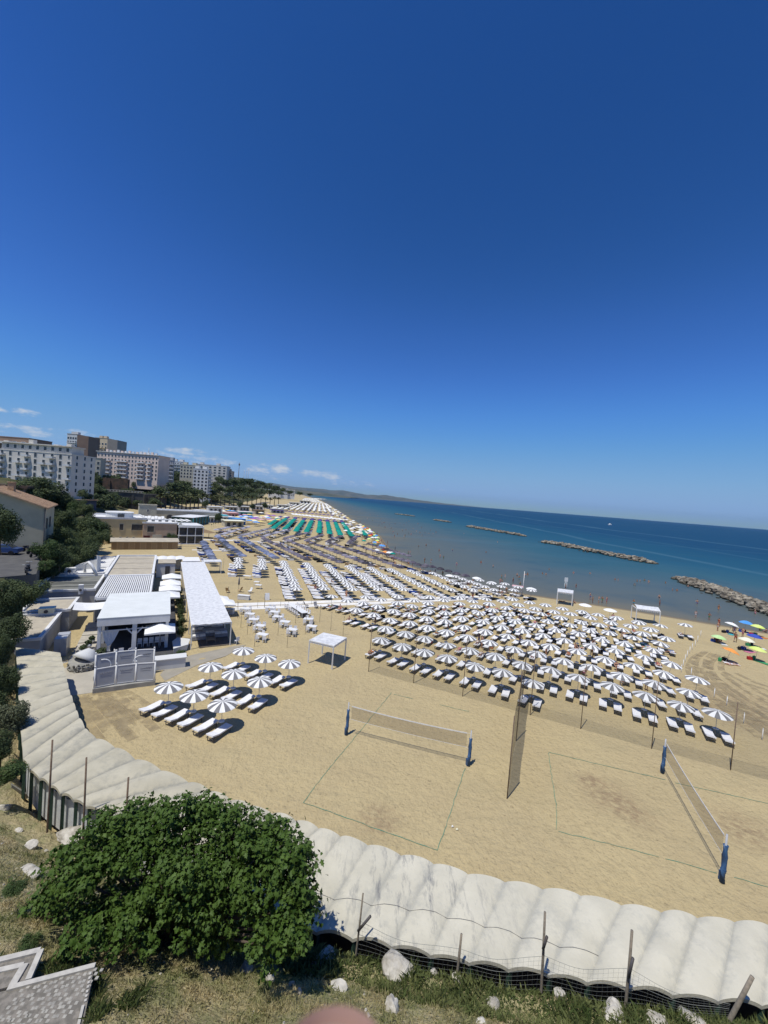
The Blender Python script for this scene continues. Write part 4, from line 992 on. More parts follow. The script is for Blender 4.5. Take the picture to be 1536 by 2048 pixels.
def chain(name, st, a, b, step, lab, group, key, sc=1.0, wside=1.0, jit=.10):
    a, b = np.array(a, float), np.array(b, float); L = np.linalg.norm(b - a); n = max(2, int(L / step) + 1); d = (b - a) / L; w = np.array([d[1], -d[0]])
    for k in range(n):
        p = a + d * (L * k / (n - 1)) + rng.normal(size=2) * jit
        st((p[0], p[1], 0), rng.uniform(0, 6), sc * rng.uniform(.96, 1.04), lab(k), 'parasol', group)
        for s in (-.5, .5): stuffbeds[key].append((p[0] + w[0] * 1.1 * wside + d[0] * s * 1.15, p[1] + w[1] * 1.1 * wside + d[1] * s * 1.15, math.atan2(-w[0], w[1])))


SB = Stamp(parasol_small('blue_parasol', M['blue_canvas'])); SN = Stamp(parasol_small('navy_parasol', M['navy_canvas'])); SL = Stamp(parasol_small('lilac_parasol', M['lilac_canvas'])); SG = Stamp(parasol_small('green_parasol', M['green_canvas'], 1.28, 2.35, 12)); SP = Stamp(parasol_small('purple_parasol', M['purple_canvas'], 1.35)); SW = Stamp(parasol_small('white_parasol', M['canvas_white'], 1.15))
CB = [((-38.7, 90.3), (-52.8, 115.8)), ((-34.3, 97.1), (-55, 130.9)), ((-26, 97.3), (-47.8, 132.2)), ((-18.2, 98.2), (-40.9, 135.2)), ((-10.2, 98.6), (-34, 137.6)), ((-2.2, 97.4), (-26.4, 137.4)), ((5.2, 97.6), (-19.2, 139.6)), ((11.6, 102), (-11.6, 141)), ((8.4, 120), (-4.6, 142.5)), ((20.5, 93), (12.2, 104.5))]
for c, (a, b) in enumerate(CB):
    st, cn = (SB, 'blue') if c < 3 else (SN, 'dusky navy')
    chain('', st, a, b, 2.55, lambda k: '%s parasol, %s from the near end of the %s slanting chain' % (cn, nth(k + 1), nth(c + 1)), 'slanting chains of blue parasols', 'blue', wside=-1)
CD = [((-63.5, 149.6), (-64, 169.7)), ((-55.8, 133.2), (-58.7, 171.6)), ((-49.6, 136.8), (-49.3, 173.8)), ((-42.6, 139.6), (-42, 171)), ((-34.6, 141.4), (-31.9, 164.5)), ((-26.8, 140.6), (-24.6, 161)), ((-19.3, 143.4), (-17.4, 162)), ((-11.8, 144.6), (-10.9, 165))]
for c, (a, b) in enumerate(CD):
    st, cn = (SL, 'faded lilac') if c < 4 else (SN, 'dusky navy')
    chain('', st, a, b, 2.5, lambda k: '%s parasol, %s along the %s upper chain before the green rows' % (cn, nth(k + 1), nth(c + 1)), 'upper chains of faded parasols', 'blue', wside=-1)
CG = [((-55.5, 192.8), (-64.1, 238.4)), ((-48.5, 173), (-59.9, 240.7)), ((-43.6, 174), (-54.6, 240.3)), ((-37.4, 169), (-48.6, 238)), ((-33, 170), (-44, 241)), ((-27.6, 171), (-38.9, 241.5)), ((-22.6, 169.5), (-34, 241)), ((-17.8, 168), (-29.6, 243)), ((-13, 168), (-25, 244))]
for c, (a, b) in enumerate(CG):
    chain('', SG, a, b, 2.55, lambda k: 'emerald green parasol, %s from the near end of the %s green row' % (nth(k + 1), nth(c + 1)), 'rows of emerald green parasols', 'green', 1.0)
    d = np.array(b, float) - np.array(a, float); d /= np.linalg.norm(d); a2 = np.array(b) + d * 5
    chain('', SP, a2, a2 + d * 15, 3.2, lambda k: 'deep purple parasol, %s past the end of the %s green row' % (nth(k + 1), nth(c + 1)), 'purple parasols beyond the green rows', 'green')
chain('', SG, (-7.5, 176), (-9.5, 196), 3.0, lambda k: 'green parasol, %s in the short row nearest the water' % nth(k + 1), 'rows of emerald green parasols', 'green')
farp = []
for q in range(2): chain('', SW, (-68 + q * 2, 293 - q * 5), (-31 + q * 2, 275 - q * 5), 3.0, lambda k: 'white parasol, %s in the %s pale band across the beach past the purple ones' % (nth(k + 1), ('further', 'nearer')[q]), 'pale band of white parasols', 'far', 1.25)
chain('', SP, (-95, 330), (-42, 318), 3.2, lambda k: 'dark purple parasol, %s along the line behind the pale band' % nth(k + 1), 'purple line behind the pale band', 'far', 1.2)
for c in range(11):
    t = c / 10; a = np.array((-106 + 52 * t, 374 + 22 * t)); b = np.array((-148 + 38 * t, 640 + 90 * t)); L = np.linalg.norm(b - a); d = (b - a) / L; n = int(L / 3.1)
    for k in range(n):
        p = a + d * 3.1 * k + rng.normal(size=2) * .15
        if k < 6: SW((p[0], p[1], 0), rng.uniform(0, 6), 1.05, 'white parasol, %s in the %s of the long white rows far up the beach' % (nth(k + 1), nth(c + 1)), 'parasol', 'long white rows far up the beach')
        elif rng.random() < .93: farp.append(p)
        stuffbeds['far'].append((p[0] + 1.7, p[1], 1.2))
for k in range(420):                                   # loose parasols pitched along the waterline
    y = rng.uniform(180, 760); x = np.interp(y, [132, 202, 349, 735], [2, -4, -33, -106]) - abs(rng.normal()) * 7 - 3
    stuffbeds['far'].append((x, y, rng.uniform(0, 6)))
    if k % 3 == 0: farp.append(np.array([x + 1, y]))
for y in range(760, 1500, 14):
    x0, x1 = np.interp(y, [700, 1281], [-150, -262]), np.interp(y, [735, 1281], [-112, -222])
    for x in np.arange(x0, x1, 3.6): farp.append(np.array([x + rng.normal() * .3, y + rng.normal()]))


for key in stuffbeds: stuffbeds[key] = [p for p in stuffbeds[key] if key == 'white' or rng.random() < .55]


def replicate(me_v, me_f, places):
    V0 = np.array(me_v); n = len(V0); out = []
    for x, y, r in places:
        c, s = math.cos(r), math.sin(r); out.append(np.c_[V0[:, 0] * c - V0[:, 1] * s + x, V0[:, 0] * s + V0[:, 1] * c + y, V0[:, 2]])
    F0 = np.array(me_f); return np.concatenate(out), np.concatenate([F0 + n * i for i in range(len(places))])


sb = MB(); sb.box((0, .25, .36), (.6, 1.35, .07)); sb.box((0, -.62, .5), (.6, .62, .07)); sb.box((-.26, 0, .16), (.05, 1.5, .32)); sb.box((.26, 0, .16), (.05, 1.5, .32))
for key, nm, lb in (('white', 'sunbed_rows', 'white sunbeds packed along the striped chains'), ('blue', 'sunbed_rows', 'pale sunbeds packed along the blue and lilac chains'), ('green', 'sunbed_rows', 'sunbeds packed along the green and purple rows'), ('far', 'sunbed_rows', 'sunbeds under the pale far parasols')):
    V, F = replicate(sb.v, sb.f, stuffbeds[key]); kind(mesh_np(nm, V, F, [M['sling'], M['cloth_black'], M['cloth_blue'], M['timber']], np.repeat(np.random.default_rng(2).choice(4, len(stuffbeds[key]), p=[.8, .1, .06, .04] if key == 'white' else [.42, .26, .2, .12]), len(sb.f))), 'stuff', lb, 'sunbeds')
fp = parasol_small('parasol_rows', M['canvas_white'], 1.3, 2.3, 8); bmv = [v.co[:] for v in fp.data.vertices]; bpf = []
for p in fp.data.polygons:
    if len(p.vertices) == 4: bpf.append(tuple(p.vertices))
    elif len(p.vertices) == 3: bpf.append((*p.vertices, p.vertices[2]))
bpy.data.objects.remove(fp)
tri = [(f[0], f[1], f[2]) for f in bpf] + [(f[0], f[2], f[3]) for f in bpf if f[2] != f[3]]
V, F = replicate(bmv, tri, [(p[0], p[1], 0) for p in farp]); kind(mesh_np('parasol_rows', V, F, [M['canvas_white'], M['cream_canvas'], M['blue_canvas'], M['purple_canvas'], M['yellow_canvas']], np.repeat(np.random.default_rng(6).choice(5, len(farp), p=[.62, .25, .06, .04, .03]), len(tri))), 'stuff', 'hundreds of white parasols along the far beach', 'parasols')

# ------------------------------------------------------------------ volleyball courts and nets


def net(a, b, label, hl, tl):
    a, b = np.array(a, float), np.array(b, float); d = (b - a) / np.linalg.norm(b - a)
    root = thing('volleyball_net', (0, 0, 0), label, 'volleyball net')
    for p in (a, b):
        m = MB(); m.tube([(p[0], p[1], -.4), (p[0], p[1], 2.58)], .045, 8); m.build('post', M['steel'], root)
        m = MB(); m.tube([(p[0], p[1], .03), (p[0], p[1], .7), (p[0] + .01, p[1], .72), (p[0], p[1], 1.4), (p[0], p[1], 2.0)], [.13, .14, .12, .14, .125], 10); m.box((p[0] - d[0] * .12, p[1] - d[1] * .12, .25), (.1, .22, .5), .3); m.build('pad', M['pad_blue'], root)
    q0, q1 = a + d * .28, b - d * .28; K = 24; P = []; T = []
    for k in range(K + 1):
        f = k / K; xy = q0 * (1 - f) + q1 * f; sg = .10 * 4 * f * (1 - f); P += [(xy[0], xy[1], 1.32 - sg * .6), (xy[0], xy[1], 2.33 - sg)]
    n = MB(); n.add(P, [(2 * k, 2 * k + 2, 2 * k + 3, 2 * k + 1) for k in range(K)]); n.build('netting', M['volley_net'], root)
    t = MB()
    for k in range(K): t.beam(P[2 * k + 1], P[2 * k + 3], .02, .07); t.beam(P[2 * k], P[2 * k + 2], .012, .02)
    t.build('tape', M['white_fabric'], root)
    c = MB(); c.tube([(a[0], a[1], 2.38), P[1]], .008, 4); c.tube([(b[0], b[1], 2.38), P[-1]], .008, 4); c.tube([(a[0], a[1], 1.2), P[0]], .008, 4); c.tube([(b[0], b[1], 1.2), P[-2]], .008, 4); c.build('guy_rope', M['white'], root)


net((-1.56, 29.96), (7.42, 27.43), 'volleyball net between padded posts on the court beside the roof', 0, 0)
net((21.92, 28.31), (19.03, 19.84), 'volleyball net running towards the roof on the seaward court', 0, 0)


def tape_loop(segs, label):
    root = thing('court_line', (0, 0, 0), label, 'court line'); r = np.random.default_rng(4)
    for a, b in segs:
        mb = MB(); A, B = G(*a)[:2], G(*b)[:2]; n = max(3, int(np.linalg.norm(B - A) / .35)); pts = []
        for k in range(n + 1):
            f = k / n; p = A * (1 - f) + B * f + r.normal(size=2) * .018; pts.append((p[0], p[1], max(gh(p[0], p[1]), -.05) + .012 + .012 * r.random()))
        for p, q in zip(pts[:-1], pts[1:]): mb.beam(p, q, .036, .01)
        mb.build('ribbon', M['tape'], root)


tape_loop([((783, 1385), (717, 1467)), ((717, 1467), (650, 1548)), ((650, 1548), (606, 1606)), ((606, 1606), (875, 1702)), ((875, 1702), (930, 1537)), ((788, 1388), (826, 1399)), ((879, 1410), (938, 1424))], 'teal boundary tape round the landward volleyball court')
tape_loop([((1097, 1506), (1101, 1540)), ((1101, 1540), (1112, 1610)), ((1112, 1610), (1114, 1660)), ((1118, 1663), (1318, 1715)), ((1330, 1718), (1432, 1746)), ((1470, 1755), (1560, 1782)), ((1098, 1505), (1330, 1561)), ((1350, 1566), (1560, 1612))], 'teal boundary tape round the seaward volleyball court')


def tall_fence():
    root = thing('tall_netting', (0, 0, 0), 'tall see-through ball netting on thin poles before the big parasol field', 'ball net')
    P = [(-.33, 41.45, 4.85), (4.35, 39.51, 5.75), (9.0, 37.56, 5.75), (14.67, 35.1, 5.9), (18.43, 33.41, 5.6), (23.18, 31.33, 5.5), (27.85, 29.32, 5.3), (33.5, 26.9, 5.3), (39, 24.6, 5.3)]
    for x, y, h in P: m = MB(); m.tube([(x, y, -.4), (x, y, h)], .033, 6); m.build('pole', M['rust'], root)
    n = MB()
    for a, b in zip(P[:-1], P[1:]):
        K = 10; Q = []
        for k in range(K + 1):
            f = k / K; x, y, h = (a[i] * (1 - f) + b[i] * f for i in range(3)); Q += [(x, y, .02), (x, y, h - .1 - .35 * 4 * f * (1 - f))]
        n.add(Q, [(2 * k, 2 * k + 2, 2 * k + 3, 2 * k + 1) for k in range(K)])
    n.build('netting', M['tall_net'], root)
    c = MB()
    for a, b in zip(P[:-1], P[1:]): c.tube([(a[0], a[1], a[2] - .1), ((a[0] + b[0]) / 2, (a[1] + b[1]) / 2, (a[2] + b[2]) / 2 - .45), (b[0], b[1], b[2] - .1)], .008, 4)
    c.build('rope', M['dark_steel'], root)
    root = thing('divider_netting', (0, 0, 0), 'dark divider netting seen edge-on between the two volleyball courts', 'ball net')
    a, b, h = np.array((9.29, 24.58)), np.array((14.67, 37.2)), 5.7
    for f in (0, .5, 1):
        p = a * (1 - f) + b * f; m = MB(); m.tube([(p[0], p[1], -.4), (p[0], p[1], h - .3 * (f == 0))], .035, 6); m.build('pole', M['rust'], root)
    n = MB(); K = 30; Q = []
    for k in range(K + 1):
        f = k / K; p = a * (1 - f) + b * f; wv = .06 * math.sin(f * 14) * math.sin(f * math.pi); hh = h - .3 - .25 * abs(math.sin(2 * math.pi * f)); Q += [(p[0] + wv, p[1], .02), (p[0] - wv * .5, p[1], hh)]
    n.add(Q, [(2 * k, 2 * k + 2, 2 * k + 3, 2 * k + 1) for k in range(K)]); n.build('netting', M['divider_net'], root)


tall_fence()

# ------------------------------------------------------------------ boardwalk, its posts, tyre tracks, sand details


def sheet(name, pts, m, dz=.012, label=None, cat=None, th=.06):
    A = [np.array(p[:2]) for p in pts]; ar = sum(A[i][0] * A[(i + 1) % len(A)][1] - A[(i + 1) % len(A)][0] * A[i][1] for i in range(len(A)))
    if ar < 0: A = A[::-1]
    mb = MB(); mb.prism([tuple(p) for p in A], -th, dz); return kind(mb.build(name, m), 'structure', label, cat)


M['path_slab'] = mat('pale_walkway', (.76, .74, .69), (.66, .64, .59), .8, .9)
sheet('boardwalk', [G(455, 1214), G(470, 1207), G(985, 1191), G(985, 1194.2), G(470, 1213)], M['path_slab'], .05, 'pale walkway of two parallel strips crossing the beach, far strip', 'boardwalk')
sheet('boardwalk', [G(452, 1221), G(470, 1214.6), G(985, 1195.3), G(985, 1198), G(470, 1221)], M['path_slab'], .05, 'pale walkway of two parallel strips crossing the beach, near strip', 'boardwalk')
for nm, a, b, w in (('far', (398, 1079), (500, 1081), 1.3), ('second', (396, 1079.5), (560, 1084), 1.2), ('third', (384, 1100), (460, 1101), 1.2)):
    A, B = G(*a)[:2], G(*b)[:2]; d = (B - A) / np.linalg.norm(B - A); n = np.array([-d[1], d[0]]) * w / 2; sheet('footpath', [A - n, B - n, B + n, A + n], M['path_slab'], .05, 'narrow pale footpath among the blue parasols', 'path')
sheet('footpath', [G(340, 1325), G(384, 1310), G(470, 1292), G(492, 1290), G(452, 1312), G(395, 1330), G(330, 1362), G(320, 1350)], mat('worn_concrete_path', (.34, .31, .25), (.29, .265, .21), .9, .95), .02, 'worn grey path curving from the clubhouse to the canopy', 'path')
rw = MB(); pr = thing('boardwalk_railing', (0, 0, 0), 'row of thin posts with a rope along the near edge of the boardwalk', 'railing')
rp = []
for u, v in [(454, 1222), (474, 1219), (515, 1216), (529, 1215), (561, 1213), (577, 1212), (606, 1210), (623, 1209)]:
    p = G(u, v); m = MB(); m.tube([(p[0], p[1], -.2), (p[0], p[1], 1.25)], .025, 6); m.build('post', M['wood_grey'], pr); rp.append((p[0], p[1], 1.15))
m = MB(); m.tube(rp, .008, 4); m.build('rope', M['wood_grey'], pr)


def tracks():
    m = mat('tracked_sand', (.30, .24, .145), (.42, .34, .20), 1.3, .97, .05, 4); N = m.node_tree.nodes; L = m.node_tree.links; b = N['Principled BSDF']
    g = N.new('ShaderNodeNewGeometry'); n = N.new('ShaderNodeTexNoise'); n.inputs['Scale'].default_value = .9; n.inputs['Detail'].default_value = 5; L.new(g.outputs['Position'], n.inputs['Vector']); r = N.new('ShaderNodeMapRange'); r.inputs[1].default_value = .38; r.inputs[2].default_value = .6; L.new(n.outputs['Fac'], r.inputs[0]); r.inputs[4].default_value = .65; L.new(r.outputs[0], b.inputs['Alpha'])
    mb = MB()
    arcs = [[(1412, 1312), (1400, 1320), (1390, 1340), (1398, 1362), (1425, 1388), (1470, 1425), (1540, 1480)], [(1424, 1306), (1408, 1318), (1402, 1338), (1412, 1358), (1445, 1385), (1490, 1415), (1545, 1455)], [(1440, 1310), (1425, 1325), (1430, 1345), (1460, 1368), (1500, 1395), (1545, 1420)], [(1470, 1360), (1500, 1380), (1540, 1400)], [(1450, 1400), (1500, 1437), (1560, 1478)], [(1460, 1345), (1500, 1365), (1545, 1380)], [(1405, 1330), (1415, 1352), (1450, 1378), (1500, 1410), (1545, 1435)], [(170, 1392), (195, 1402), (215, 1425), (240, 1455)], [(180, 1385), (220, 1400), (250, 1430), (290, 1470)], [(165, 1400), (185, 1420), (205, 1450), (230, 1480)], [(200, 1380), (250, 1398), (300, 1440)]]
    for ar in arcs:
        P = [G(*p)[:2] for p in ar]; Q = []
        for a_, b_ in zip(P[:-1], P[1:]): Q += [a_ * (1 - f) + b_ * f for f in np.linspace(0, 1, 8)[:-1]]
        Q.append(P[-1]); Q = np.array(Q)
        for _ in range(6): Q[1:-1] = (Q[:-2] + Q[2:] + Q[1:-1]) / 3
        d = np.gradient(Q, axis=0); d /= np.linalg.norm(d, axis=1)[:, None]; nn = np.c_[-d[:, 1], d[:, 0]]
        for off, w in ((-.75, .36), (.75, .36)):
            V = []
            for q, e in zip(Q, nn):
                for s in (-1, 1): x, y = q + e * (off + s * w); V.append((x, y, gh(x, y) + .012 + .002 * (len(mb.f) % 7)))
            mb.add(V, [(2 * k, 2 * k + 1, 2 * k + 3, 2 * k + 2) for k in range(len(Q) - 1)])
    kind(mb.build('tyre_tracks', m), 'structure', 'curving tyre tracks pressed into the sand', 'tracks')


tracks()
for k, (u, v) in enumerate([(1362, 1345), (1366, 1334), (1370, 1324), (1374, 1315), (1379, 1307), (1384, 1300), (1390, 1293), (1395, 1284), (1401, 1273), (1382, 1352), (1428, 1395), (1453, 1412), (1487, 1447), (1524, 1480)]):
    p = G(u, v); m = MB(); m.tube([(p[0], p[1], -.3), (p[0], p[1], 1.0)], .035, 7); m.tube([(p[0], p[1], 1.0), (p[0], p[1], 1.05)], [.045, .03], 7); tag(m.build('marker_post', M['white']), 'short white marker post, %s from the roof end, edging the parasol field' % nth(14 - k), 'post', 'white marker posts beside the tyre tracks')
for u, v in [(914, 1661), (905, 1655)]:
    p = G(u, v); m = MB(); m.tube([(p[0] - .06, p[1], .03), (p[0], p[1] + .02, .07), (p[0] + .06, p[1], .03)], [.03, .06, .03], 8)
    tag(m.build('litter', M['cream_canvas'] if u > 910 else M['white_fabric']), 'pale yellow scrap of litter on the court' if u > 910 else 'white scrap of paper on the court', 'litter')

# ------------------------------------------------------------------ buildings: helper
def facade_pts(a, b):
    a, b = np.array(a, float), np.array(b, float); d = b - a; L = np.linalg.norm(d); d /= L; return a, d, L, np.array([d[1], -d[0]])


def win(parent, a, d, n, s, z, w, h, m='glass', frame=None, name='window', depth=.10, proud=.02, shutter=False):
    """one opening on a facade: a shallow frame proud of the wall with a dark pane set in it"""
    c = a + d * s; rot = math.atan2(d[1], d[0]); f = MB(); t = .09
    for dx, dz, sx, sz in ((-w / 2 - t / 2, 0, t, h + 2 * t), (w / 2 + t / 2, 0, t, h + 2 * t), (0, h / 2 + t / 2, w, t), (0, -h / 2 - t / 2, w + .12, t)):
        p = c + d * dx + n * (proud + .02); f.box((p[0], p[1], z + dz), (sx, .12, sz), rot)
    o = f.build(name, frame or M['white'], parent); g = MB(); p = c + n * (proud - .015); g.box((p[0], p[1], z), (w, .05, h), rot)
    if shutter: g.box((p[0] + n[0] * .05, p[1] + n[1] * .05, z + h * .3), (w, .06, h * .4), rot, 1)
    g.build('pane', [M[m], M['shutter']], o); return o


def balcony(parent, a, d, n, s, z, w, m, dep=1.2, rail=None):
    c = a + d * s + n * (dep / 2 - .02); rot = math.atan2(d[1], d[0]); b = MB(); b.box((c[0], c[1], z), (w, dep, .16), rot)
    e = a + d * s + n * (dep - .07); b.box((e[0], e[1], z + .55), (w, .08, .75), rot, 1)
    for q in (-1, 1): e2 = c + d * q * (w / 2 - .04); b.box((e2[0], e2[1], z + .55), (.08, dep, .75), rot, 1)
    return b.build('balcony', [m, rail or m], parent)


def block(name, label, a, b, depth, z0, z1, wall, roofm, group=None, parapet=.5, cat='building', side_wall=None):
    """a rectangular building whose front runs from a to b (left to right seen from the front); returns what facades need"""
    a, d, L, n = facade_pts(a, b); root = thing(name, (0, 0, 0), label, cat, group); w = MB(); q = [a, a + d * L, a + d * L - n * depth, a - n * depth]
    w.prism([tuple(p) for p in q], z0, z1); o = w.build('wall', wall, root)
    r = MB(); c = (q[0] + q[2]) / 2; rot = math.atan2(d[1], d[0])
    if parapet:
        for e0, e1 in ((0, 1), (1, 2), (2, 3), (3, 0)):
            p, s_ = q[e0], q[e1]; dd = (s_ - p) / np.linalg.norm(s_ - p); nn = np.array([dd[1], -dd[0]]); r.box(((p[0] + s_[0]) / 2 + nn[0] * .02, (p[1] + s_[1]) / 2 + nn[1] * .02, z1 + parapet / 2), (np.linalg.norm(s_ - p) + .3, .3, parapet), math.atan2(dd[1], dd[0]))
    r.box((c[0], c[1], z1 + .03), (L - .2, depth - .2, .08), rot); r.build('roof', roofm, root)
    return root, a, d, L, n


UC = np.array([.875, .485]); VC = np.array([-.485, .875]); OC = np.array([-28.4, 39.9]); CROT = math.atan2(UC[1], UC[0])


def C(u, v): return OC + UC * u + VC * v


def rect(u0, u1, v0, v1): return [tuple(C(u0, v0)), tuple(C(u1, v0)), tuple(C(u1, v1)), tuple(C(u0, v1))]


# ---- the beach clubhouse
def clubhouse():
    # open-fronted restaurant pavilion
    root = thing('restaurant_pavilion', (0, 0, 0), 'white restaurant pavilion with broad flat roof and open curtained front', 'building')
    mb = MB(); mb.prism(rect(-.4, 7.0, -2.8, 10.4), -.3, .28); mb.build('deck', M['dark_floor'], root)
    mb = MB(); mb.prism(rect(-.12, 6.5, -.15, 9.6), 3.98, [4.06, 4.06, 4.2, 4.2]); mb.build('roof', mat('painted_metal_roof', (.70, .72, .69), (.64, .66, .63), .7, .6), root)
    mb = MB(); mb.prism(rect(-.1, 6.48, -.13, -.02), 3.2, 3.97); mb.prism(rect(6.37, 6.48, 0, 9.5), 3.3, 3.97); mb.prism(rect(-.1, .01, 0, 9.5), 3.3, 3.97); mb.build('fascia', M['white'], root)
    for u in (.12, 3.2, 6.25):
        mb = MB(); p = C(u, .12); mb.box((p[0], p[1], 1.75), (.3 if u != 3.2 else .42, .3, 3.0), CROT); mb.build('column', M['white'], root)
    for v in (3.2, 6.4, 9.4):
        for u in (.12, 6.25): mb = MB(); p = C(u, v); mb.box((p[0], p[1], 1.75), (.25, .25, 3.0), CROT); mb.build('column', M['white'], root)
    mb = MB()
    for u, s in ((3.2, -1), (3.2, 1), (6.25, -1)): a, b = C(u, .1), C(u + s * .75, .1); mb.beam((a[0], a[1], 1.9), (b[0], b[1], 2.75), .12)
    a, b = C(.2, .1), C(6.2, .1); mb.beam((a[0], a[1], 2.62), (b[0], b[1], 2.66), .1); mb.build('brace', M['white'], root)
    mb = MB(); mb.prism(rect(.1, 6.3, 9.2, 9.4), .28, 3.9); mb.prism(rect(-.05, .05, 4, 9.2), .28, 3.9); mb.build('back_wall', M['plaster_grey'], root)
    cu = MB()                                                 # gathered curtain by the first bay
    P = []
    for k in range(13):
        f = k / 12; top = C(.35 + f * 1.5, .16 + .03 * (k % 2)); bot = C(.85 + (f - .5) * .18 + .1, .16 + .03 * (k % 2)); mid = (top * .45 + bot * .55) + UC * .1 * (f - .5)
        P += [(top[0], top[1], 2.6), (mid[0], mid[1], 1.6), (bot[0], bot[1], .9), (bot[0] + (f - .5) * .3 * UC[0], bot[1], .4)]
    cu.add(P, [(4 * k + j, 4 * k + 4 + j, 4 * k + 5 + j, 4 * k + 1 + j) for k in range(12) for j in range(3)]); cu.build('curtain', M['white_fabric'], root)
    # ribbed shade roof behind it
    root = thing('pergola_roof', (0, 0, 0), 'slatted white louvre roof behind the restaurant pavilion', 'pergola')
    mb = MB()
    for k in range(24):
        u = -1.6 + k * .245; mb.prism(rect(u, u + .15, 11.1, 23.4), 3.42, 3.5)
    mb.build('slats', M['white'], root)
    mb = MB(); mb.prism(rect(-1.75, -1.6, 10.9, 23.6), 3.2, 3.55); mb.prism(rect(4.15, 4.3, 10.9, 23.6), 3.2, 3.55); mb.prism(rect(-1.6, 4.15, 10.85, 11.05), 3.1, 3.45); mb.prism(rect(-1.6, 4.15, 23.4, 23.9), 3.3, 3.62); mb.build('frame', M['white'], root)
    mb = MB(); mb.prism(rect(-1.8, -1.65, 11, 23.4), 0, 3.2); mb.prism(rect(-1.6, 4.1, 11.2, 23.4), -.2, .1, 1); mb.build('wall', [M['plaster_grey'], M['dark_floor']], root)
    for v in (11.2, 15.2, 19.2, 23.2): mb = MB(); p = C(4.2, v); mb.box((p[0], p[1], 1.5), (.16, .16, 3.2), CROT); mb.build('column', M['white'], root)
    # long flat-roofed hall
    root = thing('flat_roofed_hall', (0, 0, 0), 'long low hall with pale beige felt roof and white rim', 'building')
    mb = MB(); mb.prism(rect(-2.2, 4.2, 24.1, 42.2), -.3, 3.38); mb.build('wall', M['white_wall'], root)
    mb = MB(); mb.prism(rect(-1.9, 3.9, 24.3, 42), 3.3, 3.46)
    for v in (29.5, 34.5, 39): mb.prism(rect(-1.9, 3.9, v, v + .14), 3.46, 3.52)
    mb.build('roof', M['roof_beige'], root)
    mb = MB(); mb.prism(rect(-2.3, -1.95, 24.0, 42.3), 3.3, 3.72); mb.prism(rect(3.95, 4.3, 24.0, 42.3), 3.3, 3.72); mb.prism(rect(-1.95, 3.95, 42, 42.35), 3.3, 3.72); mb.build('rim', M['white'], root)
    root = thing('service_room', (0, 0, 0), 'small white service room with a dark doorway beside the flat hall', 'building')
    mb = MB(); mb.prism(rect(4.4, 7.6, 38, 42.2), -.2, 2.7); mb.build('wall', M['white_wall'], root); mb = MB(); mb.prism(rect(4.35, 7.7, 37.9, 42.3), 2.7, 2.84); mb.build('roof', M['roof_beige'], root)
    mb = MB(); mb.prism(rect(5.9, 6.7, 37.93, 37.99), 0, 2.2); mb.build('door', M['dark_floor'], root)
    root = thing('scalloped_awning', (0, 0, 0), 'long white scalloped awning along the back of the clubhouse', 'awning')
    mb = MB(); n = 70; P = []
    for k in range(n + 1):
        u = -7.0 + k * 16.5 / n; z = 2.75 + .16 * abs(math.sin(k * math.pi / 7)); a, b = C(u, 43.4), C(u, 46.2); P += [(a[0], a[1], z - .25), (b[0], b[1], z), (a[0], a[1], z - .33), (b[0], b[1], z - .08)]
    mb.add(P, [(4 * k, 4 * k + 4, 4 * k + 5, 4 * k + 1) for k in range(n)] + [(4 * k + 2, 4 * k + 3, 4 * k + 7, 4 * k + 6) for k in range(n)] + [(4 * k, 4 * k + 2, 4 * k + 6, 4 * k + 4) for k in range(n)]); mb.build('fabric', M['white_fabric'], root)
    mb = MB()
    for k in range(8): p = C(-6.8 + k * 2.3, 43.6); mb.box((p[0], p[1], 1.2), (.1, .1, 2.6), CROT)
    mb.prism(rect(-7, 9, 46.1, 46.3), 0, 2.6); mb.build('frame', M['white'], root)
    root = thing('awning_box', (0, 0, 0), 'square white canopy roof at the seaward end of the scalloped awning', 'awning')
    mb = MB(); mb.prism(rect(9.0, 12.3, 41.2, 46.2), 2.45, 2.6); mb.build('roof', M['white_fabric'], root); mb = MB(); mb.prism(rect(9.2, 12.1, 45.9, 46.1), 0, 2.45); [mb.box((*C(u, 41.4), 1.2), (.12, .12, 2.5), CROT) for u in (9.2, 12.1)]; mb.build('wall', M['white_wall'], root)
    # low white roofs on the landward side
    for nm, lb, r, z, rm in (('annexe', 'grey felt roofed annexe with ducts beside the slatted roof', (-9.2, -2.5, 17, 26.6), 2.9, 'roof_grey'), ('annexe', 'beige flat roofed store in front of the grey annexe', (-8.4, -3.9, 9.2, 14.6), 2.4, 'roof_beige'), ('annexe', 'low terrace roof dappled by the tree beside the vaulted roof', (-9.6, -4.6, .2, 8.6), 2.2, 'roof_beige'), ('annexe', 'white roofed annexe with raised rims behind the grey one', (-9.0, -2.6, 27.2, 32), 3.1, 'roof_white'), ('annexe', 'white roofed store behind the curved screen', (-8.2, -2.7, 33, 42.5), 3.0, 'roof_white')):
        root = thing(nm, (0, 0, 0), lb, 'building'); u0, u1, v0, v1 = r
        mb = MB(); mb.prism(rect(*r), -.3, z); mb.build('wall', M['plaster_grey'], root); mb = MB(); mb.prism(rect(u0 + .2, u1 - .2, v0 + .2, v1 - .2), z, z + .06)
        if rm == 'roof_grey':
            for v in (19.4, 21.2, 22.0): mb.prism(rect(u0 + .2, u1 - .4, v, v + .12), z + .06, z + .16)
        mb.build('roof', M[rm], root)
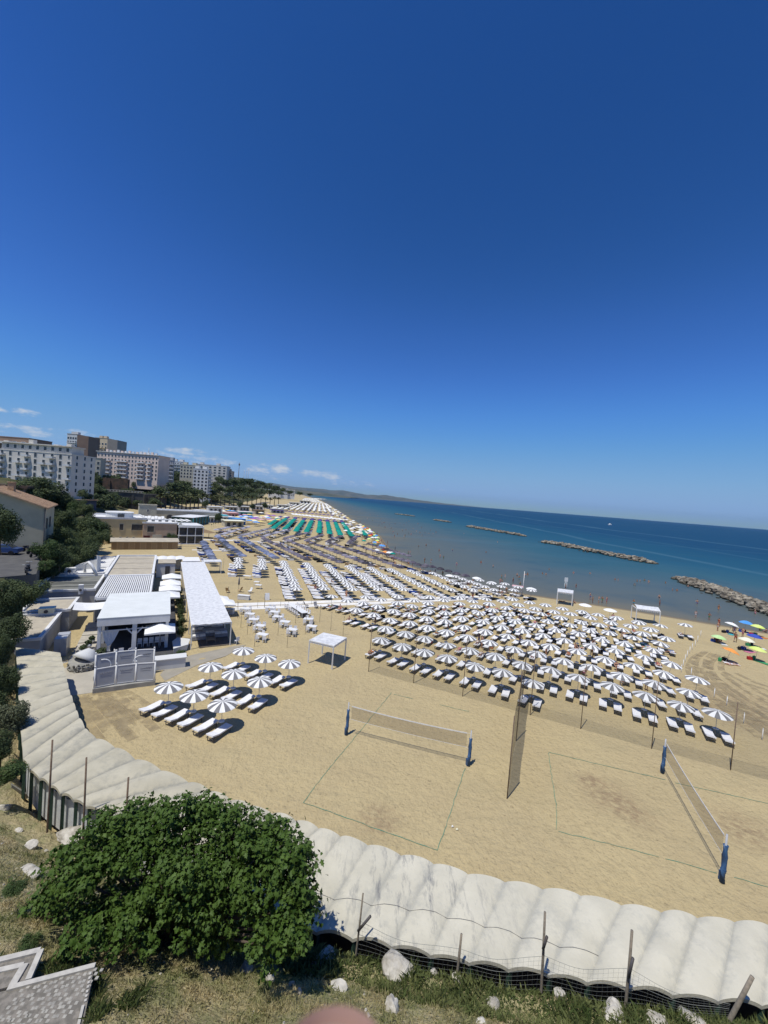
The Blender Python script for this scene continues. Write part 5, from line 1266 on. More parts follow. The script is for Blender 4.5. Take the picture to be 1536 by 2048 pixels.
        mb = MB(); mb.prism(rect(u0 - .1, u0 + .2, v0 - .1, v1 + .1), z - .02, z + .3); mb.prism(rect(u1 - .2, u1 + .1, v0 - .1, v1 + .1), z - .02, z + .3); mb.prism(rect(u0 + .2, u1 - .2, v0 - .1, v0 + .2), z - .02, z + .25); mb.prism(rect(u0 + .2, u1 - .2, v1 - .2, v1 + .1), z - .02, z + .3); mb.build('rim', M['roof_white'], root)
    # curved white chimney screen, ducts, box units
    root = thing('curved_screen', (0, 0, 0), 'curved white plaster screen rising from the roofs like a shell', 'screen'); c = C(-5.2, 29.5); mb = MB(); P = []; K = 26
    for k in range(K + 1):
        a = CROT + math.pi * (1.15 - 1.35 * k / K); r = 1.75; h = 3.2 + .5 + 2.2 * (k / K) ** 1.4
        for rr in (r, r - .14): P += [(c[0] + rr * math.cos(a), c[1] + rr * math.sin(a), 3.0), (c[0] + rr * math.cos(a), c[1] + rr * math.sin(a), h)]
    F = []
    for k in range(K): o = 4 * k; F += [(o, o + 4, o + 5, o + 1), (o + 2, o + 3, o + 7, o + 6), (o + 1, o + 5, o + 7, o + 3)]
    F += [(0, 1, 3, 2), (4 * K, 4 * K + 2, 4 * K + 3, 4 * K + 1)]; mb.add(P, F); mb.build('shell', M['white_wall'], root)
    mb = MB(); p, q, e = C(-5.2, 27.6), C(-4.3, 26.8), C(-3.6, 26.5); mb.tube([(p[0], p[1], 3.2), (p[0], p[1], 4.6), ((p[0] + q[0]) / 2, (p[1] + q[1]) / 2, 5.0), (q[0], q[1], 4.6), (e[0], e[1], 3.2)], .22, 10); mb.build('duct', M['white'], root)
    for lb, u, v, z, s in (('square fan unit beside the curved screen', -7.2, 28.4, 3.5, (1.3, 1.0, .8)), ('upright metal flue cabinet on the grey annexe edge', -4.0, 16.6, 3.2, (.5, .5, 1.2)), ('yellowed box unit on the shaded terrace roof', -5.9, 8.9, 2.7, (1.4, 1.0, .6))):
        t = thing('roof_unit', (0, 0, 0), lb, 'roof unit'); p = C(u, v); mb = MB(); mb.box((p[0], p[1], z), s, CROT); mb.box((p[0], p[1], z + s[2] / 2 + .03), (s[0] * 1.06, s[1] * 1.06, .06), CROT); mb.build('casing', M['roof_white'] if 'yellow' not in lb else M['cream_canvas'], t)
        f = C(u, v - s[1] / 2 - .03); mb = MB(); mb.tube([(f[0], f[1], z), (f[0] - VC[0] * .05, f[1] - VC[1] * .05, z)], min(s[0], s[2]) * .32, 14, smooth=False); mb.build('grille', M['dark_steel'], t)
    # garden gap: sail, cabinet, pots, stone planter
    sl = MB(); a, b, c_, d = C(-3.3, 7.1), C(-.2, 7.0), C(-.1, 10.2), C(-3.6, 10.5); K = 10; P = []
    for i in range(K + 1):
        for j in range(K + 1):
            f, g = i / K, j / K; p = (a * (1 - f) + b * f) * (1 - g) + (d * (1 - f) + c_ * f) * g; P.append((p[0], p[1], 3.1 - .38 * math.sin(math.pi * f) * (.4 + .6 * math.sin(math.pi * g))))
    sl.add(P, [(i * (K + 1) + j, (i + 1) * (K + 1) + j, (i + 1) * (K + 1) + j + 1, i * (K + 1) + j + 1) for i in range(K) for j in range(K)], 0, True); tag(sl.build('shade_sail', M['white_fabric']), 'sagging white shade sail strung beside the restaurant pavilion', 'shade sail')
    for v in (1.6, 2.75):
        t = thing('metal_cabinet', (0, 0, 0), '%s grey metal cabinet standing beside the vaulted roof' % ('nearer' if v < 2 else 'further'), 'cabinet'); p = C(-3.2, v); mb = MB(); mb.box((p[0], p[1], .9), (1.0, .95, 1.9), CROT); mb.build('body', M['steel'], t)
        for s in (-.25, .25): mb = MB(); q = C(-3.2 + s, v - .5); mb.box((q[0], q[1], .95), (.47, .04, 1.75), CROT); mb.build('door', M['plaster_grey'], t)
    t = thing('stone_planter', (0, 0, 0), 'round rubble-stone planter with white sculpted top in front of the restaurant', 'planter'); p = C(-.7, -2.4); r = np.random.default_rng(12); mb = MB()
    mb.tube([(p[0], p[1], -.2), (p[0], p[1], .75)], 1.22, 24)
    for k in range(150):
        a = r.uniform(0, 6.28); z = r.uniform(.02, .74); s = r.uniform(.09, .15); q = (p[0] + 1.22 * math.cos(a), p[1] + 1.22 * math.sin(a), z); mb.add([(q[0] + s * x, q[1] + s * y, q[2] + s * .8 * w) for x, y, w in ((1, 0, 0), (0, 1, 0), (-1, 0, 0), (0, -1, 0), (0, 0, 1), (0, 0, -1))], [(0, 1, 4), (1, 2, 4), (2, 3, 4), (3, 0, 4), (1, 0, 5), (2, 1, 5), (3, 2, 5), (0, 3, 5)], int(r.integers(0, 2)))
    mb.build('stone_ring', [M['concrete'], M['dark_wall']], t); mb = MB(); mb.tube([(p[0], p[1], .74), (p[0] + .1, p[1] + .3, 1.1), (p[0] + .25, p[1] + .6, 1.6)], [1.12, .85, .3], 16); mb.build('plaster_top', M['white_wall'], t)
    for i, (u, v, s, lb) in enumerate(((.5, -1.3, .42, 'round white bowl planter with a spiky plant before the pavilion'), (-1.2, .6, .35, 'white urn on the garden steps beside the pavilion'), (-1.0, 2.2, .3, 'smaller white urn further up the garden steps'), (-.9, 3.8, .26, 'smallest white urn at the top of the garden steps'))):
        t = thing('plant_pot', (0, 0, 0), lb, 'plant pot'); p = C(u, v); z0 = .28; mb = MB(); mb.tube([(p[0], p[1], z0), (p[0], p[1], z0 + s * .4), (p[0], p[1], z0 + s), (p[0], p[1], z0 + s * 1.35)], [s * .5, s * .95, s * 1.05, s * .8], 14); mb.build('bowl', M['white'], t)
        P, F = leaf_cloud(160, [(p[0], p[1], z0 + s * 1.9, s * 1.1, s * 1.1, s * .8)], .11, 60 + i); mesh_np('foliage', P, F, M['dark_leaf'], parent=t)
    mb = MB()
    for k in range(5): mb.prism(rect(-2.2, .0 - .2, -.3 + k * 2.2, 1.9 + k * 2.2), -.2, .05 + .09 * k)
    kind(mb.build('garden_path', mat('pale_garden_floor', (.46, .43, .36), (.37, .34, .28), 1.2, .9)), 'structure', 'pale stepped garden floor between the roof and the pavilion', 'path')
    sheet('footpath', rect(-3, 1.4, -8.2, -.4), mat('pale_terrace_floor', (.44, .41, .34), (.37, .345, .29), .8, .9), .03, 'pale terrace floor between the screens and the planter', 'path')
    # white counter wall
    t = MB(); t.prism(rect(5.3, 8.0, -5.3, -4.3), -.1, 1.0); t.prism(rect(5.22, 8.08, -5.38, -4.22), 1.0, 1.08); tag(t.build('low_wall', M['white_wall']), 'white boxy counter wall in front of the restaurant parasol', 'low wall')
    # screens with posts, showers
    for nm, v, u0, u1, n, z0, z1, extra in (('front', -8.3, .9, 5.35, 4, .55, 2.05, 0), ('rear', -5.75, .6, 5.2, 4, .35, 2.35, 0)):
        t = thing('screen', (0, 0, 0), '%s of two pale grey panel screens with white posts and faint script beside the clubhouse' % nm, 'screen')
        for k in range(n):
            u = u0 + (u1 - u0) * k / (n - 1); p = C(u, v + .25 * math.sin(k * 1.1)); mb = MB(); mb.tube([(p[0], p[1], -.3), (p[0], p[1], 2.25 if nm == 'front' else 2.5)], .07, 8); mb.tube([(p[0], p[1], 2.25 if nm == 'front' else 2.5), (p[0], p[1], 2.36 if nm == 'front' else 2.6)], [.09, .05], 8); mb.build('post', M['white'], t)
        for k in range(n - 1):
            a = C(u0 + (u1 - u0) * k / (n - 1) + .08, v + .25 * math.sin(k * 1.1)); b = C(u0 + (u1 - u0) * (k + 1) / (n - 1) - .08, v + .25 * math.sin((k + 1) * 1.1)); mb = MB(); mb.beam((a[0], a[1], (z0 + z1) / 2), (b[0], b[1], (z0 + z1) / 2), .05, z1 - z0); mb.build('panel', M['screen_panel'], t)
            mb = MB(); mb.beam((a[0], a[1], z1 + .03), (b[0], b[1], z1 + .03), .09, .06); mb.beam((a[0], a[1], z0 - .03), (b[0], b[1], z0 - .03), .09, .06); mb.build('rail', M['white'], t)
            d = (b - a) / np.linalg.norm(b - a); nn = np.array([d[1], -d[0]]) * .034; pts = []         # the faint looping script on the panel
            for q in range(46):
                f = q / 45; x = .15 + f * .72; z = z1 - .42 + .10 * math.sin(f * 34 + k) * (.5 + .5 * math.sin(f * 5 + k * 2)) + .05 * f; xx = a + (b - a) * (x + .025 * math.cos(f * 34)) + nn; pts.append((xx[0], xx[1], z))
            mb = MB(); mb.tube(pts, .012, 4); pts2 = []
            for q in range(10): f = q / 9; xx = a + (b - a) * (.2 + f * .6) + nn; pts2.append((xx[0], xx[1], z1 - .62 + .03 * math.sin(f * 3.1)))
            mb.tube(pts2, .009, 4); mb.build('script', M['sofa'], t)
        mb = MB(); mb.prism(rect(u0 - .1, u1 + .1, v - .12, v + .35), -.3, .42); mb.build('plinth', M['concrete'], t)
    for u, s in ((1.9, 1), (3.6, -1)):
        p = C(u, -7.2); pts = [(p[0], p[1], 0), (p[0], p[1], 1.9)] + [(p[0] + UC[0] * .55 * (1 - math.cos(a)) * s * -1, p[1] + UC[1] * .55 * (1 - math.cos(a)) * s * -1, 1.9 + .55 * math.sin(a)) for a in np.linspace(.3, 1.9, 6)]
        mb = MB(); mb.tube(pts, .05, 8); tag(mb.build('shower', M['white']), 'white hooked outdoor shower %s between the screens' % ('nearer the roof' if s > 0 else 'nearer the sand'), 'shower')
    return


clubhouse()


def lean_to_parasols():
    proto = thing('square_parasol', (0, 0, 0), 'p', 'parasol'); mb = MB(); R = 1.45
    P = [(0, 0, 2.75), (R, R, 2.1), (-R, R, 2.1), (-R, -R, 2.1), (R, -R, 2.1), (R, R, 1.96), (-R, R, 1.96), (-R, -R, 1.96), (R, -R, 1.96), (0, R, 2.2), (-R, 0, 2.2), (0, -R, 2.2), (R, 0, 2.2)]
    mb.add(P, [(0, 1, 9), (0, 9, 2), (0, 2, 10), (0, 10, 3), (0, 3, 11), (0, 11, 4), (0, 4, 12), (0, 12, 1), (1, 5, 6, 9), (9, 6, 2), (2, 6, 7, 10), (10, 7, 3), (3, 7, 8, 11), (11, 8, 4), (4, 8, 5, 12), (12, 5, 1)]); mb.build('canopy', M['canvas_white'], proto); mb = MB(); mb.tube([(0, 0, 0), (0, 0, 2.75)], .04, 8); mb.build('pole', M['steel'], proto)
    st = Stamp(proto)
    for u, v, lb in ((5.6, .1, 'square white parasol at the front corner of the restaurant pavilion'), (6.4, 14.6, 'square white parasol nearest the pavilion in the terrace row'), (6.6, 18.6, 'second square white parasol up the terrace row'), (6.7, 22.2, 'third square white parasol up the terrace row'), (6.9, 27.0, 'last square white parasol of the terrace row')): p = C(u, v); st((p[0], p[1], .3), CROT, 1, lb, 'parasol', 'square white terrace parasols')
    p = G(192, 1050, 2); st((p[0] - 20, p[1] + 10, 3.2), .4, 1.7, 'big white parasol on the terrace behind the beige clubhouse', 'parasol', 'square white terrace parasols')
    for k, (u, v) in enumerate([(412, 1190), (435, 1196), (446, 1203)]): p = G(u + 3, v, 2); st((p[0], p[1], -.2), CROT, .95, 'white parasol, %s from the far end beside the long woven canopy' % nth(k + 1), 'parasol', 'white parasols beside the woven canopy')


lean_to_parasols()


def canopy_and_terrace():
    t = thing('woven_canopy', (0, 0, 0), 'long canopy of woven white netting on slim posts over a sofa lounge', 'canopy'); mb = MB(); nu, nv = 12, 80; P = []
    for j in range(nv + 1):
        for i in range(nu + 1):
            u = 8.65 + 4.25 * i / nu; v = -.7 + 40.2 * j / nv; p = C(u, v); P.append((p[0], p[1], 2.8 - .07 * math.sin(math.pi * (v + .7) % math.pi / 1.0) - .05 * math.sin(math.pi * i / nu) + .02 * math.sin(i * 2.1 + j * 1.7)))
    mb.add(P, [(j * (nu + 1) + i, j * (nu + 1) + i + 1, (j + 1) * (nu + 1) + i + 1, (j + 1) * (nu + 1) + i) for j in range(nv) for i in range(nu)], 0, True); mb.build('roof', M['shade_cloth'], t)
    for v in np.arange(-.6, 40, 5.0):
        for u in (8.7, 12.85): mb = MB(); p = C(u, v); mb.box((p[0], p[1], 1.3), (.11, .11, 2.95), CROT); mb.build('post', M['white'], t)
    mb = MB(); mb.prism(rect(8.6, 8.72, -.7, 39.5), 2.6, 2.72); mb.prism(rect(12.8, 12.92, -.7, 39.5), 2.6, 2.72)
    for v in np.arange(-.6, 40, 5.0): mb.prism(rect(8.72, 12.8, v - .05, v + .05), 2.6, 2.7)
    mb.build('frame', M['white'], t)
    d = MB(); 
    for k in range(24): d.prism(rect(9.6 + k * .14, 9.6 + k * .14 + .125, -.6, 39), -.2, .07)
    kind(d.build('timber_deck', M['deck']), 'structure', 'dark timber deck under the woven canopy', 'deck')
    k = 0
    for u, v, rz, lb in ((9.7, 2.2, 0, 'grey sofa with white cushions, nearest on the landward side of the deck'), (12.2, 2.6, 0, 'grey sofa with white cushions, nearest on the seaward side of the deck'), (9.7, 4.6, 0, 'second grey sofa on the landward side of the deck'), (12.0, 5.4, 0, 'second grey sofa on the seaward side of the deck'), (10.9, 3.2, 0, 'grey two-seat sofa in the middle of the deck'), (10.9, 5.6, 0, 'further grey sofa in the middle of the deck')):
        s = thing('sofa', (*C(u, v), .07), lb, 'sofa', 'lounge sofas under the woven canopy', CROT); mb = MB(); mb.box((0, 0, .2), (1.5, .8, .4)); mb.build('base', M['sofa'], s); mb = MB(); mb.box((0, .36, .55), (1.5, .16, .45)); mb.build('backrest', M['sofa'], s)
        for q in (-.36, .36): mb = MB(); mb.box((q, -.06, .46), (.66, .6, .14)); mb.build('cushion', M['white_fabric'], s)
    s = thing('lattice_table', (*C(10.9, .9), .07), 'square slatted coffee table at the front of the deck', 'table', None, CROT); mb = MB()
    for q in range(7): mb.box((-.45 + q * .15, 0, .4), (.06, 1.0, .05))
    for q in range(4): mb.box((0, -.45 + q * .3, .4), (1.0, .05, .045))
    mb.build('top', M['wood_grey'], s)
    for x in (-.45, .45):
        for y in (-.45, .45): mb = MB(); mb.box((x, y, .19), (.07, .07, .4)); mb.build('leg', M['wood_grey'], s)
    # clipped shrubs along the terrace edge, low boat-shaped planter
    for i, (v, s) in enumerate(((2.6, .75), (6.0, .85), (9.5, .8), (13.5, .85), (17, .8), (21, .85), (25, .8), (29, .8), (33, .75))):
        if 'hedge' not in PROT: PROT['hedge'] = Stamp(tree_proto('potted_shrub', 57, 1500, .10, M['dark_leaf'], .8, 1.25))
        p = C(7.85, v); PROT['hedge']((p[0], p[1], 1.15), i, (s * .8, s * .8, s), 'clipped dark shrub, %s from the sand, along the restaurant terrace' % nth(i + 1), 'shrub', 'clipped shrubs along the terrace')
    mb = MB(); mb.prism([tuple(C(7.0, -1.6)), tuple(C(8.3, -.8)), tuple(C(8.6, .8)), tuple(C(7.4, 1.6)), tuple(C(6.9, .6))], -.1, .6); mb.prism([tuple(C(6.95, -1.7)), tuple(C(8.4, -.85)), tuple(C(8.7, .85)), tuple(C(7.4, 1.7)), tuple(C(6.85, .6))], .6, .68); tag(mb.build('terrace_corner', M['white_wall']), 'pale boarded corner platform at the sand end of the restaurant terrace', 'platform')
    for (u, v, rr) in ((7.6, -2.3, .6), (6.6, -3.0, .55)):
        p = C(u, v); PROT['shrub']((p[0], p[1], .35), u, (rr, rr, rr * .7), 'green ground shrub by the terrace corner, %s one' % ('seaward' if u > 7 else 'landward'), 'shrub', 'green shrubs by the terrace corner')
    mb = MB(); mb.prism(rect(6.6, 7.3, 2, 36), -.2, .3); kind(mb.build('terrace', M['dark_floor']), 'structure', 'dark restaurant terrace floor', 'terrace')
    # chairs and a counter seen inside the pavilion
    for k in range(5): place_chair(*C(3.7 + k * .55, .9), CROT + math.pi, 'white chair, %s from the column inside the pavilion' % nth(k + 1), 'chairs inside the pavilion', .28)
    for k, (u, v) in enumerate(((2.2, -1.2), (2.8, -1.6), (1.5, -1.7))): place_chair(*C(u, v), CROT + k, 'white chair, %s on the pavilion front deck' % nth(k + 1), 'chairs on the pavilion front deck', .28)


# ---- tables and chairs on the sand
def chair_proto():
    t = thing('chair', (0, 0, 0), 'chair', 'chair'); mb = MB(); mb.box((0, 0, .44), (.44, .44, .05)); mb.build('seat', M['sling'], t); mb = MB(); mb.box((0, -.2, .70), (.42, .04, .42)); mb.build('backrest', M['sling'], t)
    for x in (-.19, .19):
        for y in (-.19, .19): mb = MB(); mb.box((x, y, .2), (.04, .04, .46)); mb.build('leg', M['white'], t)
    return t


CHAIR = Stamp(chair_proto())


def place_chair(x, y, rz, label, group, z=0.0): CHAIR((x, y, z), rz, 1, label, 'chair', group)


canopy_and_terrace()


def table_proto(w, d, name='table'):
    t = thing(name, (0, 0, 0), 'table', 'table'); mb = MB(); mb.box((0, 0, .73), (w, d, .05)); mb.build('tabletop', M['white'], t)
    for x in (-w / 2 + .07, w / 2 - .07):
        for y in (-d / 2 + .07, d / 2 - .07): mb = MB(); mb.box((x, y, .33), (.05, .05, .75)); mb.build('leg', M['white'], t)
    return t


TB = Stamp(table_proto(1.35, .85)); TROT = math.atan2(-.12, 1)
z4 = lambda x, y: (350 + x * 400 / 1536, 1050 + y * 300 / 1152)
TBL = [(575, 680), (605, 722), (650, 770), (672, 838), (765, 665), (790, 702), (845, 740), (900, 800), (1025, 720), (1050, 775), (545, 640), (735, 632)]
for k, (x, y) in enumerate(TBL):
    p = G(*z4(x, y), .73); col, row = ('landward', 'middle', 'seaward')[0 if x < 700 else 1 if x < 950 else 2], k
    nm = 'white table at pixel'; order = sorted([q for q in TBL if (q[0] < 700) == (x < 700) and (q[0] < 950) == (x < 950)], key=lambda q: -q[1]).index((x, y)) + 1
    nm = 'the %s table from the parasols in the %s line' % (nth(order), col); TB((p[0], p[1], 0), TROT + rng.normal() * .1, 1, 'white table on the sand, ' + nm, 'table', 'white tables on the sand')
    for q, (dx, dy, r) in enumerate(((-.35, .68, math.pi), (.35, .7, math.pi), (-.35, -.68, 0), (.4, -.7, 0))):
        if q == 1 and k % 3 == 0: continue
        place_chair(p[0] + dx + rng.normal() * .07, p[1] + dy + rng.normal() * .07, r + rng.normal() * .2, '%s chair, %s side, at %s' % ('first' if dx < 0 else 'second', 'far' if dy > 0 else 'near', nm.replace(' from the parasols', '')), 'white chairs round the sand tables')
a, b = G(*z4(905, 615), .73), G(*z4(975, 660), .73); LR = math.atan2(b[1] - a[1], b[0] - a[0]); c = (a + b) / 2
LT = table_proto(5.6, 1.0, 'long_table'); LT.location = (c[0], c[1], 0); LT.rotation_euler = (0, 0, LR); tag(LT, 'long white banqueting table lined with chairs near the boardwalk', 'table')
mb = MB(); mb.box((2.5, 0, .35), (.5, .9, .7)); mb.build('dark_skirt', M['dark_floor'], LT)
for s in (-1, 1):
    for k in range(7): f = -2.3 + k * .76; place_chair(c[0] + math.cos(LR) * f - math.sin(LR) * .85 * s, c[1] + math.sin(LR) * f + math.cos(LR) * .85 * s, LR + (math.pi if s > 0 else 0), 'chair, %s along the %s side of the long white table' % (nth(k + 1), 'seaward' if s > 0 else 'landward'), 'chairs of the long white table')
place_chair(*G(473, 1288)[:2], 1.0, 'lone white chair beside the canopy post', 'chairs beside the canopy')
for k, (x, y, lb) in enumerate(((405, 520, 'brown folding chair'), (495, 515, 'low dark stool'), (572, 525, 'tall white stool'), (1085, 640, 'grey deckchair'), (1010, 635, 'dark deckchair'))):
    p = G(*z4(x, y)); t = thing('deckchair', (p[0], p[1], 0), lb + (' between the clubhouse and the boardwalk' if k < 3 else ' beyond the long white table'), 'chair', None, k * 1.3); m = M['timber'] if k < 2 else M['sofa'] if k > 2 else M['white']
    q = MB(); q.box((0, 0, .42), (.55, .5, .05)); q.build('seat', m, t); q = MB(); q.beam((0, -.25, .42), (0, -.5, 1.0), .55, .05); q.build('backrest', m, t)
    for s in (-.24, .24): q = MB(); q.beam((s, .25, 0), (s, -.3, .5), .04); q.beam((s, -.3, 0), (s, .25, .42), .04); q.build('leg', m, t)
for k, (x, y, w, lb) in enumerate(((530, 545, 2.0, 'white counter by the boardwalk end'), (555, 395, 1.6, 'white bench near the first striped chain'), (640, 465, 1.2, 'pinkish white table in the open sand'), (418, 650, 1.4, 'white drinks counter beside the woven canopy'), (628, 440, 1.0, 'pink topped table in the open sand'))):
    p = G(*z4(x, y), .6); t = table_proto(w, .8, 'counter'); t.location = (p[0], p[1], 0); t.rotation_euler = (0, 0, -.05); tag(t, lb, 'counter')
    if k in (0, 3): q = MB(); q.box((0, 0, .36), (w - .12, .7, .68)); q.build('body', M['white'] if k else M['white_wall'], t)
p = G(*z4(705, 575)); t = thing('sign_board', (p[0], p[1], 0), 'white folding sign board beside the boardwalk', 'sign', None, .5)
for s in (-1, 1): q = MB(); q.beam((0, s * .32, 0), (0, s * .03, 1.15), .75, .05); q.build('panel', M['white'], t)
p = G(*z4(488, 500)); q = MB(); q.tube([(p[0], p[1], 0), (p[0], p[1], .9), (p[0], p[1], 1.1), (p[0], p[1], 1.9), (p[0], p[1], 2.5)], [.03, .03, .17, .13, .04], 10); tag(q.build('closed_parasol', M['canvas_grey']), 'furled grey parasol standing alone near the canopy', 'parasol')
for k, (x, y, h) in enumerate(((555, 845, 2.4), (610, 935, 2.6), (685, 640, 2.2), (790, 850, 2.4), (925, 755, 2.4), (860, 945, 2.6), (1000, 840, 2.4), (1110, 745, 2.4), (1195, 815, 2.6), (480, 715, 2.2), (505, 790, 2.3), (1290, 850, 2.5), (405, 580, 2.2), (370, 340, 2.4))):
    p = G(*z4(x, y)); q = MB(); q.tube([(p[0], p[1], -.2), (p[0], p[1], h)], .022, 6); q.tube([(p[0], p[1], h), (p[0], p[1], h + .1)], [.05, .03], 6); tag(q.build('lantern_pole', M['wood_grey']), 'thin lantern pole, %s in the scatter around the sand tables' % nth(k + 1), 'pole', 'thin poles around the sand tables')


# ---- pergolas
def pergola(corners, z, label, posts=(0, 1, 2, 3), scallop=True, curved=0.0, m='shade_cloth'):
    t = thing('pergola', (0, 0, 0), label, 'pergola'); c = [np.array(q[:2]) for q in corners]; mb = MB(); K = 12; P = []
    for i in range(K + 1):
        for j in range(K + 1):
            f, g = i / K, j / K; p = (c[0] * (1 - f) + c[1] * f) * (1 - g) + (c[3] * (1 - f) + c[2] * f) * g; P.append((p[0], p[1], z + .06 + curved * math.sin(math.pi * g) - .05 * math.sin(math.pi * f) * math.sin(math.pi * g) + .012 * math.sin(i * 3 + j * 2)))
    mb.add(P, [(i * (K + 1) + j, (i + 1) * (K + 1) + j, (i + 1) * (K + 1) + j + 1, i * (K + 1) + j + 1) for i in range(K) for j in range(K)], 0, True); mb.build('roof', M[m], t)
    fr = MB()
    for a, b in zip(c, c[1:] + c[:1]): fr.beam((a[0], a[1], z), (b[0], b[1], z), .1, .1)
    fr.build('frame', M['white'], t)
    for k in posts: q = MB(); q.box((c[k][0], c[k][1], z / 2 - .1), (.12, .12, z + .2), .4); q.build('post', M['white'], t)
    if scallop:
        s = MB()
        for a, b in zip(c, c[1:] + c[:1]):
            L = np.linalg.norm(b - a); n = int(L / .3) * 4; P = []
            for k in range(n + 1): f = k / n; p = a * (1 - f) + b * f; P += [(p[0], p[1], z - .04), (p[0], p[1], z - .15 - .11 * abs(math.sin(k * math.pi / 4)))]
            s.add(P, [(2 * k, 2 * k + 1, 2 * k + 3, 2 * k + 2) for k in range(n)])
        s.build('valance', M['white_fabric'], t)
    return t


pergola([(-7.01, 42.39), (-4.24, 41.3), (-3.15, 43.99), (-5.9, 45.05)], 2.5, 'white scalloped pergola standing alone on the sand beside the courts')
pergola([(36.3, 78.9), (39.0, 78.2), (40.6, 81.3), (37.8, 82.2)], 2.6, 'white scalloped pergola at the water edge beyond the parasol field')
pergola([(46.5, 69.8), (50.1, 68.9), (50.9, 71.4), (47.3, 72.4)], 2.5, 'barrel-topped white pergola near the water on the seaward side', curved=.4)
pergola([(-36.7, 81.6), (-33.7, 83.2), (-35.0, 85.7), (-38.0, 84.1)], 2.5, 'small flat white pergola past the end of the woven canopy', scallop=False)
def shore_things():
    p = G(1034, 1189); t = thing('lifeguard_kiosk', (p[0], p[1], 0), 'white lifeguard kiosk on legs at the water edge', 'kiosk', None, -.4); q = MB(); q.box((0, 0, 1.25), (2.0, 1.3, 1.1)); q.build('cabin', M['white'], t); q = MB(); q.box((0, 0, 1.84), (2.3, 1.6, .08)); q.build('roof', M['pink'], t)
    for x in (-.9, .9):
        for y in (-.55, .55): q = MB(); q.box((x, y, .3), (.1, .1, .85)); q.build('leg', M['white'], t)
    p = G(1045, 1190); q = MB(); q.tube([(p[0], p[1], -.2), (p[0], p[1], 5.2)], .06, 8); tag(q.build('flag_pole', M['white']), 'white pole beside the lifeguard kiosk', 'pole')
    p = G(1131, 1176, -.3); t = thing('water_sign', (p[0], p[1], -.5), 'white sign on two legs standing in the shallow sea', 'sign')
    for s in (-.3, .3): q = MB(); q.tube([(s * 1.4, 0, -.5), (s * .6, 0, 1.9)], .05, 6); q.build('leg', M['white'], t)
    q = MB(); q.box((0, 0, 2.35), (.85, .08, 1.0)); q.build('board', M['white'], t)


shore_things()
LW = Stamp(parasol_proto('plain_parasol', [M['canvas_white'], M['canvas_white']], False))
for k, (u, v, lb) in enumerate(((1063, 1173, 'plain white parasol beside the lifeguard kiosk'), (1171, 1205, 'plain white parasol alone near the water beyond the field'), (1221, 1215, 'plain white parasol between the two shore pergolas'), (984, 1161, 'plain white parasol at the water edge past the striped chains'), (954, 1152, 'plain white parasol with its pole almost in the sea'), (900, 1147, 'plain white parasol at the tip of the striped chains'))):
    p = G(u, v, 2.42); LW((p[0], p[1], 0), k, 1, lb, 'parasol'); 
    if k in (1, 2): bed_pair(p[0], p[1], lb.replace('plain white ', ''), 'sunbeds under the plain white parasols', False)
# public beach parasols
PUB = [('white', 'canvas_white', (772, 250), .30, 'tilted white parasol over the dark tent group on the public beach'), ('blue', 'sky_canvas', (1095, 225), .05, 'sky blue parasol nearest the water on the public beach'), ('lime', 'lime_canvas', (1320, 300), .1, 'small lime parasol beside the sky blue one'), ('royal', 'royal_canvas', (1262, 490), .08, 'royal blue parasol in the middle of the public beach'), ('cream', 'cream_canvas', (1095, 555), .1, 'cream parasol over folding chairs on the public beach'), ('green', 'pale_green_canvas', (560, 510), .12, 'pale green parasol lying low by the marker posts'), ('lime', 'lime_canvas', (1310, 740), .12, 'big lime parasol nearest the roof on the public beach'), ('orange', 'orange_canvas', (725, 755), .35, 'tilted orange parasol by the tyre tracks')]
z5 = lambda x, y: (1380 + x * 156 / 1536, 1220 + y * 140 / 1378)
for k, (c_, m, q, tilt, lb) in enumerate(PUB):
    zt = 1.9 if k != 5 else 1.1; p = G(*z5(*q), zt); t = thing('beach_parasol', (p[0], p[1], 0), lb, 'parasol', 'coloured parasols of the public beach', k); cn = canopy_mb(1.0, zt + .12, .42, 8).build('canopy', [M[m], M[m]], t); cn.rotation_euler = (0, 0, 0); mb = MB(); mb.tube([(0, 0, -.2), (0, 0, zt + .1)], .02, 6); mb.build('pole', M['steel'], t); t.rotation_euler = (tilt * math.sin(k), tilt * math.cos(k), k)
    tw = MB(); tw.box((p[0] + .4, p[1] - .5, gh(p[0], p[1]) + .04), (1.7, .8, .03), k * .8 + .3); tag(tw.build('beach_towel', M[('cloth_turquoise', 'cloth_blue', 'cloth_orange', 'cloth_white', 'cloth_pink', 'cloth_white', 'cloth_green', 'cloth_white')[k]]), 'beach towel spread under the ' + lb.split(' parasol')[0] + ' parasol', 'towel')
    for j in range(2):
        bx = MB(); x, y = p[0] - .5 + j * .9, p[1] + .3 + .3 * j; bx.box((x, y, gh(x, y) + .2), (.55, .35, .42), j + k); bx.tube([(x - .2, y, .4), (x, y, .62), (x + .2, y, .4)], .02, 5); tag(bx.build('beach_bag', M[('cloth_black', 'cloth_blue', 'cloth_red', 'cloth_green')[(k + j) % 4]]), '%s beach bag in the shade of the %s parasol' % (('black', 'blue', 'red', 'green')[(k + j) % 4], lb.split(' parasol')[0]), 'bag')

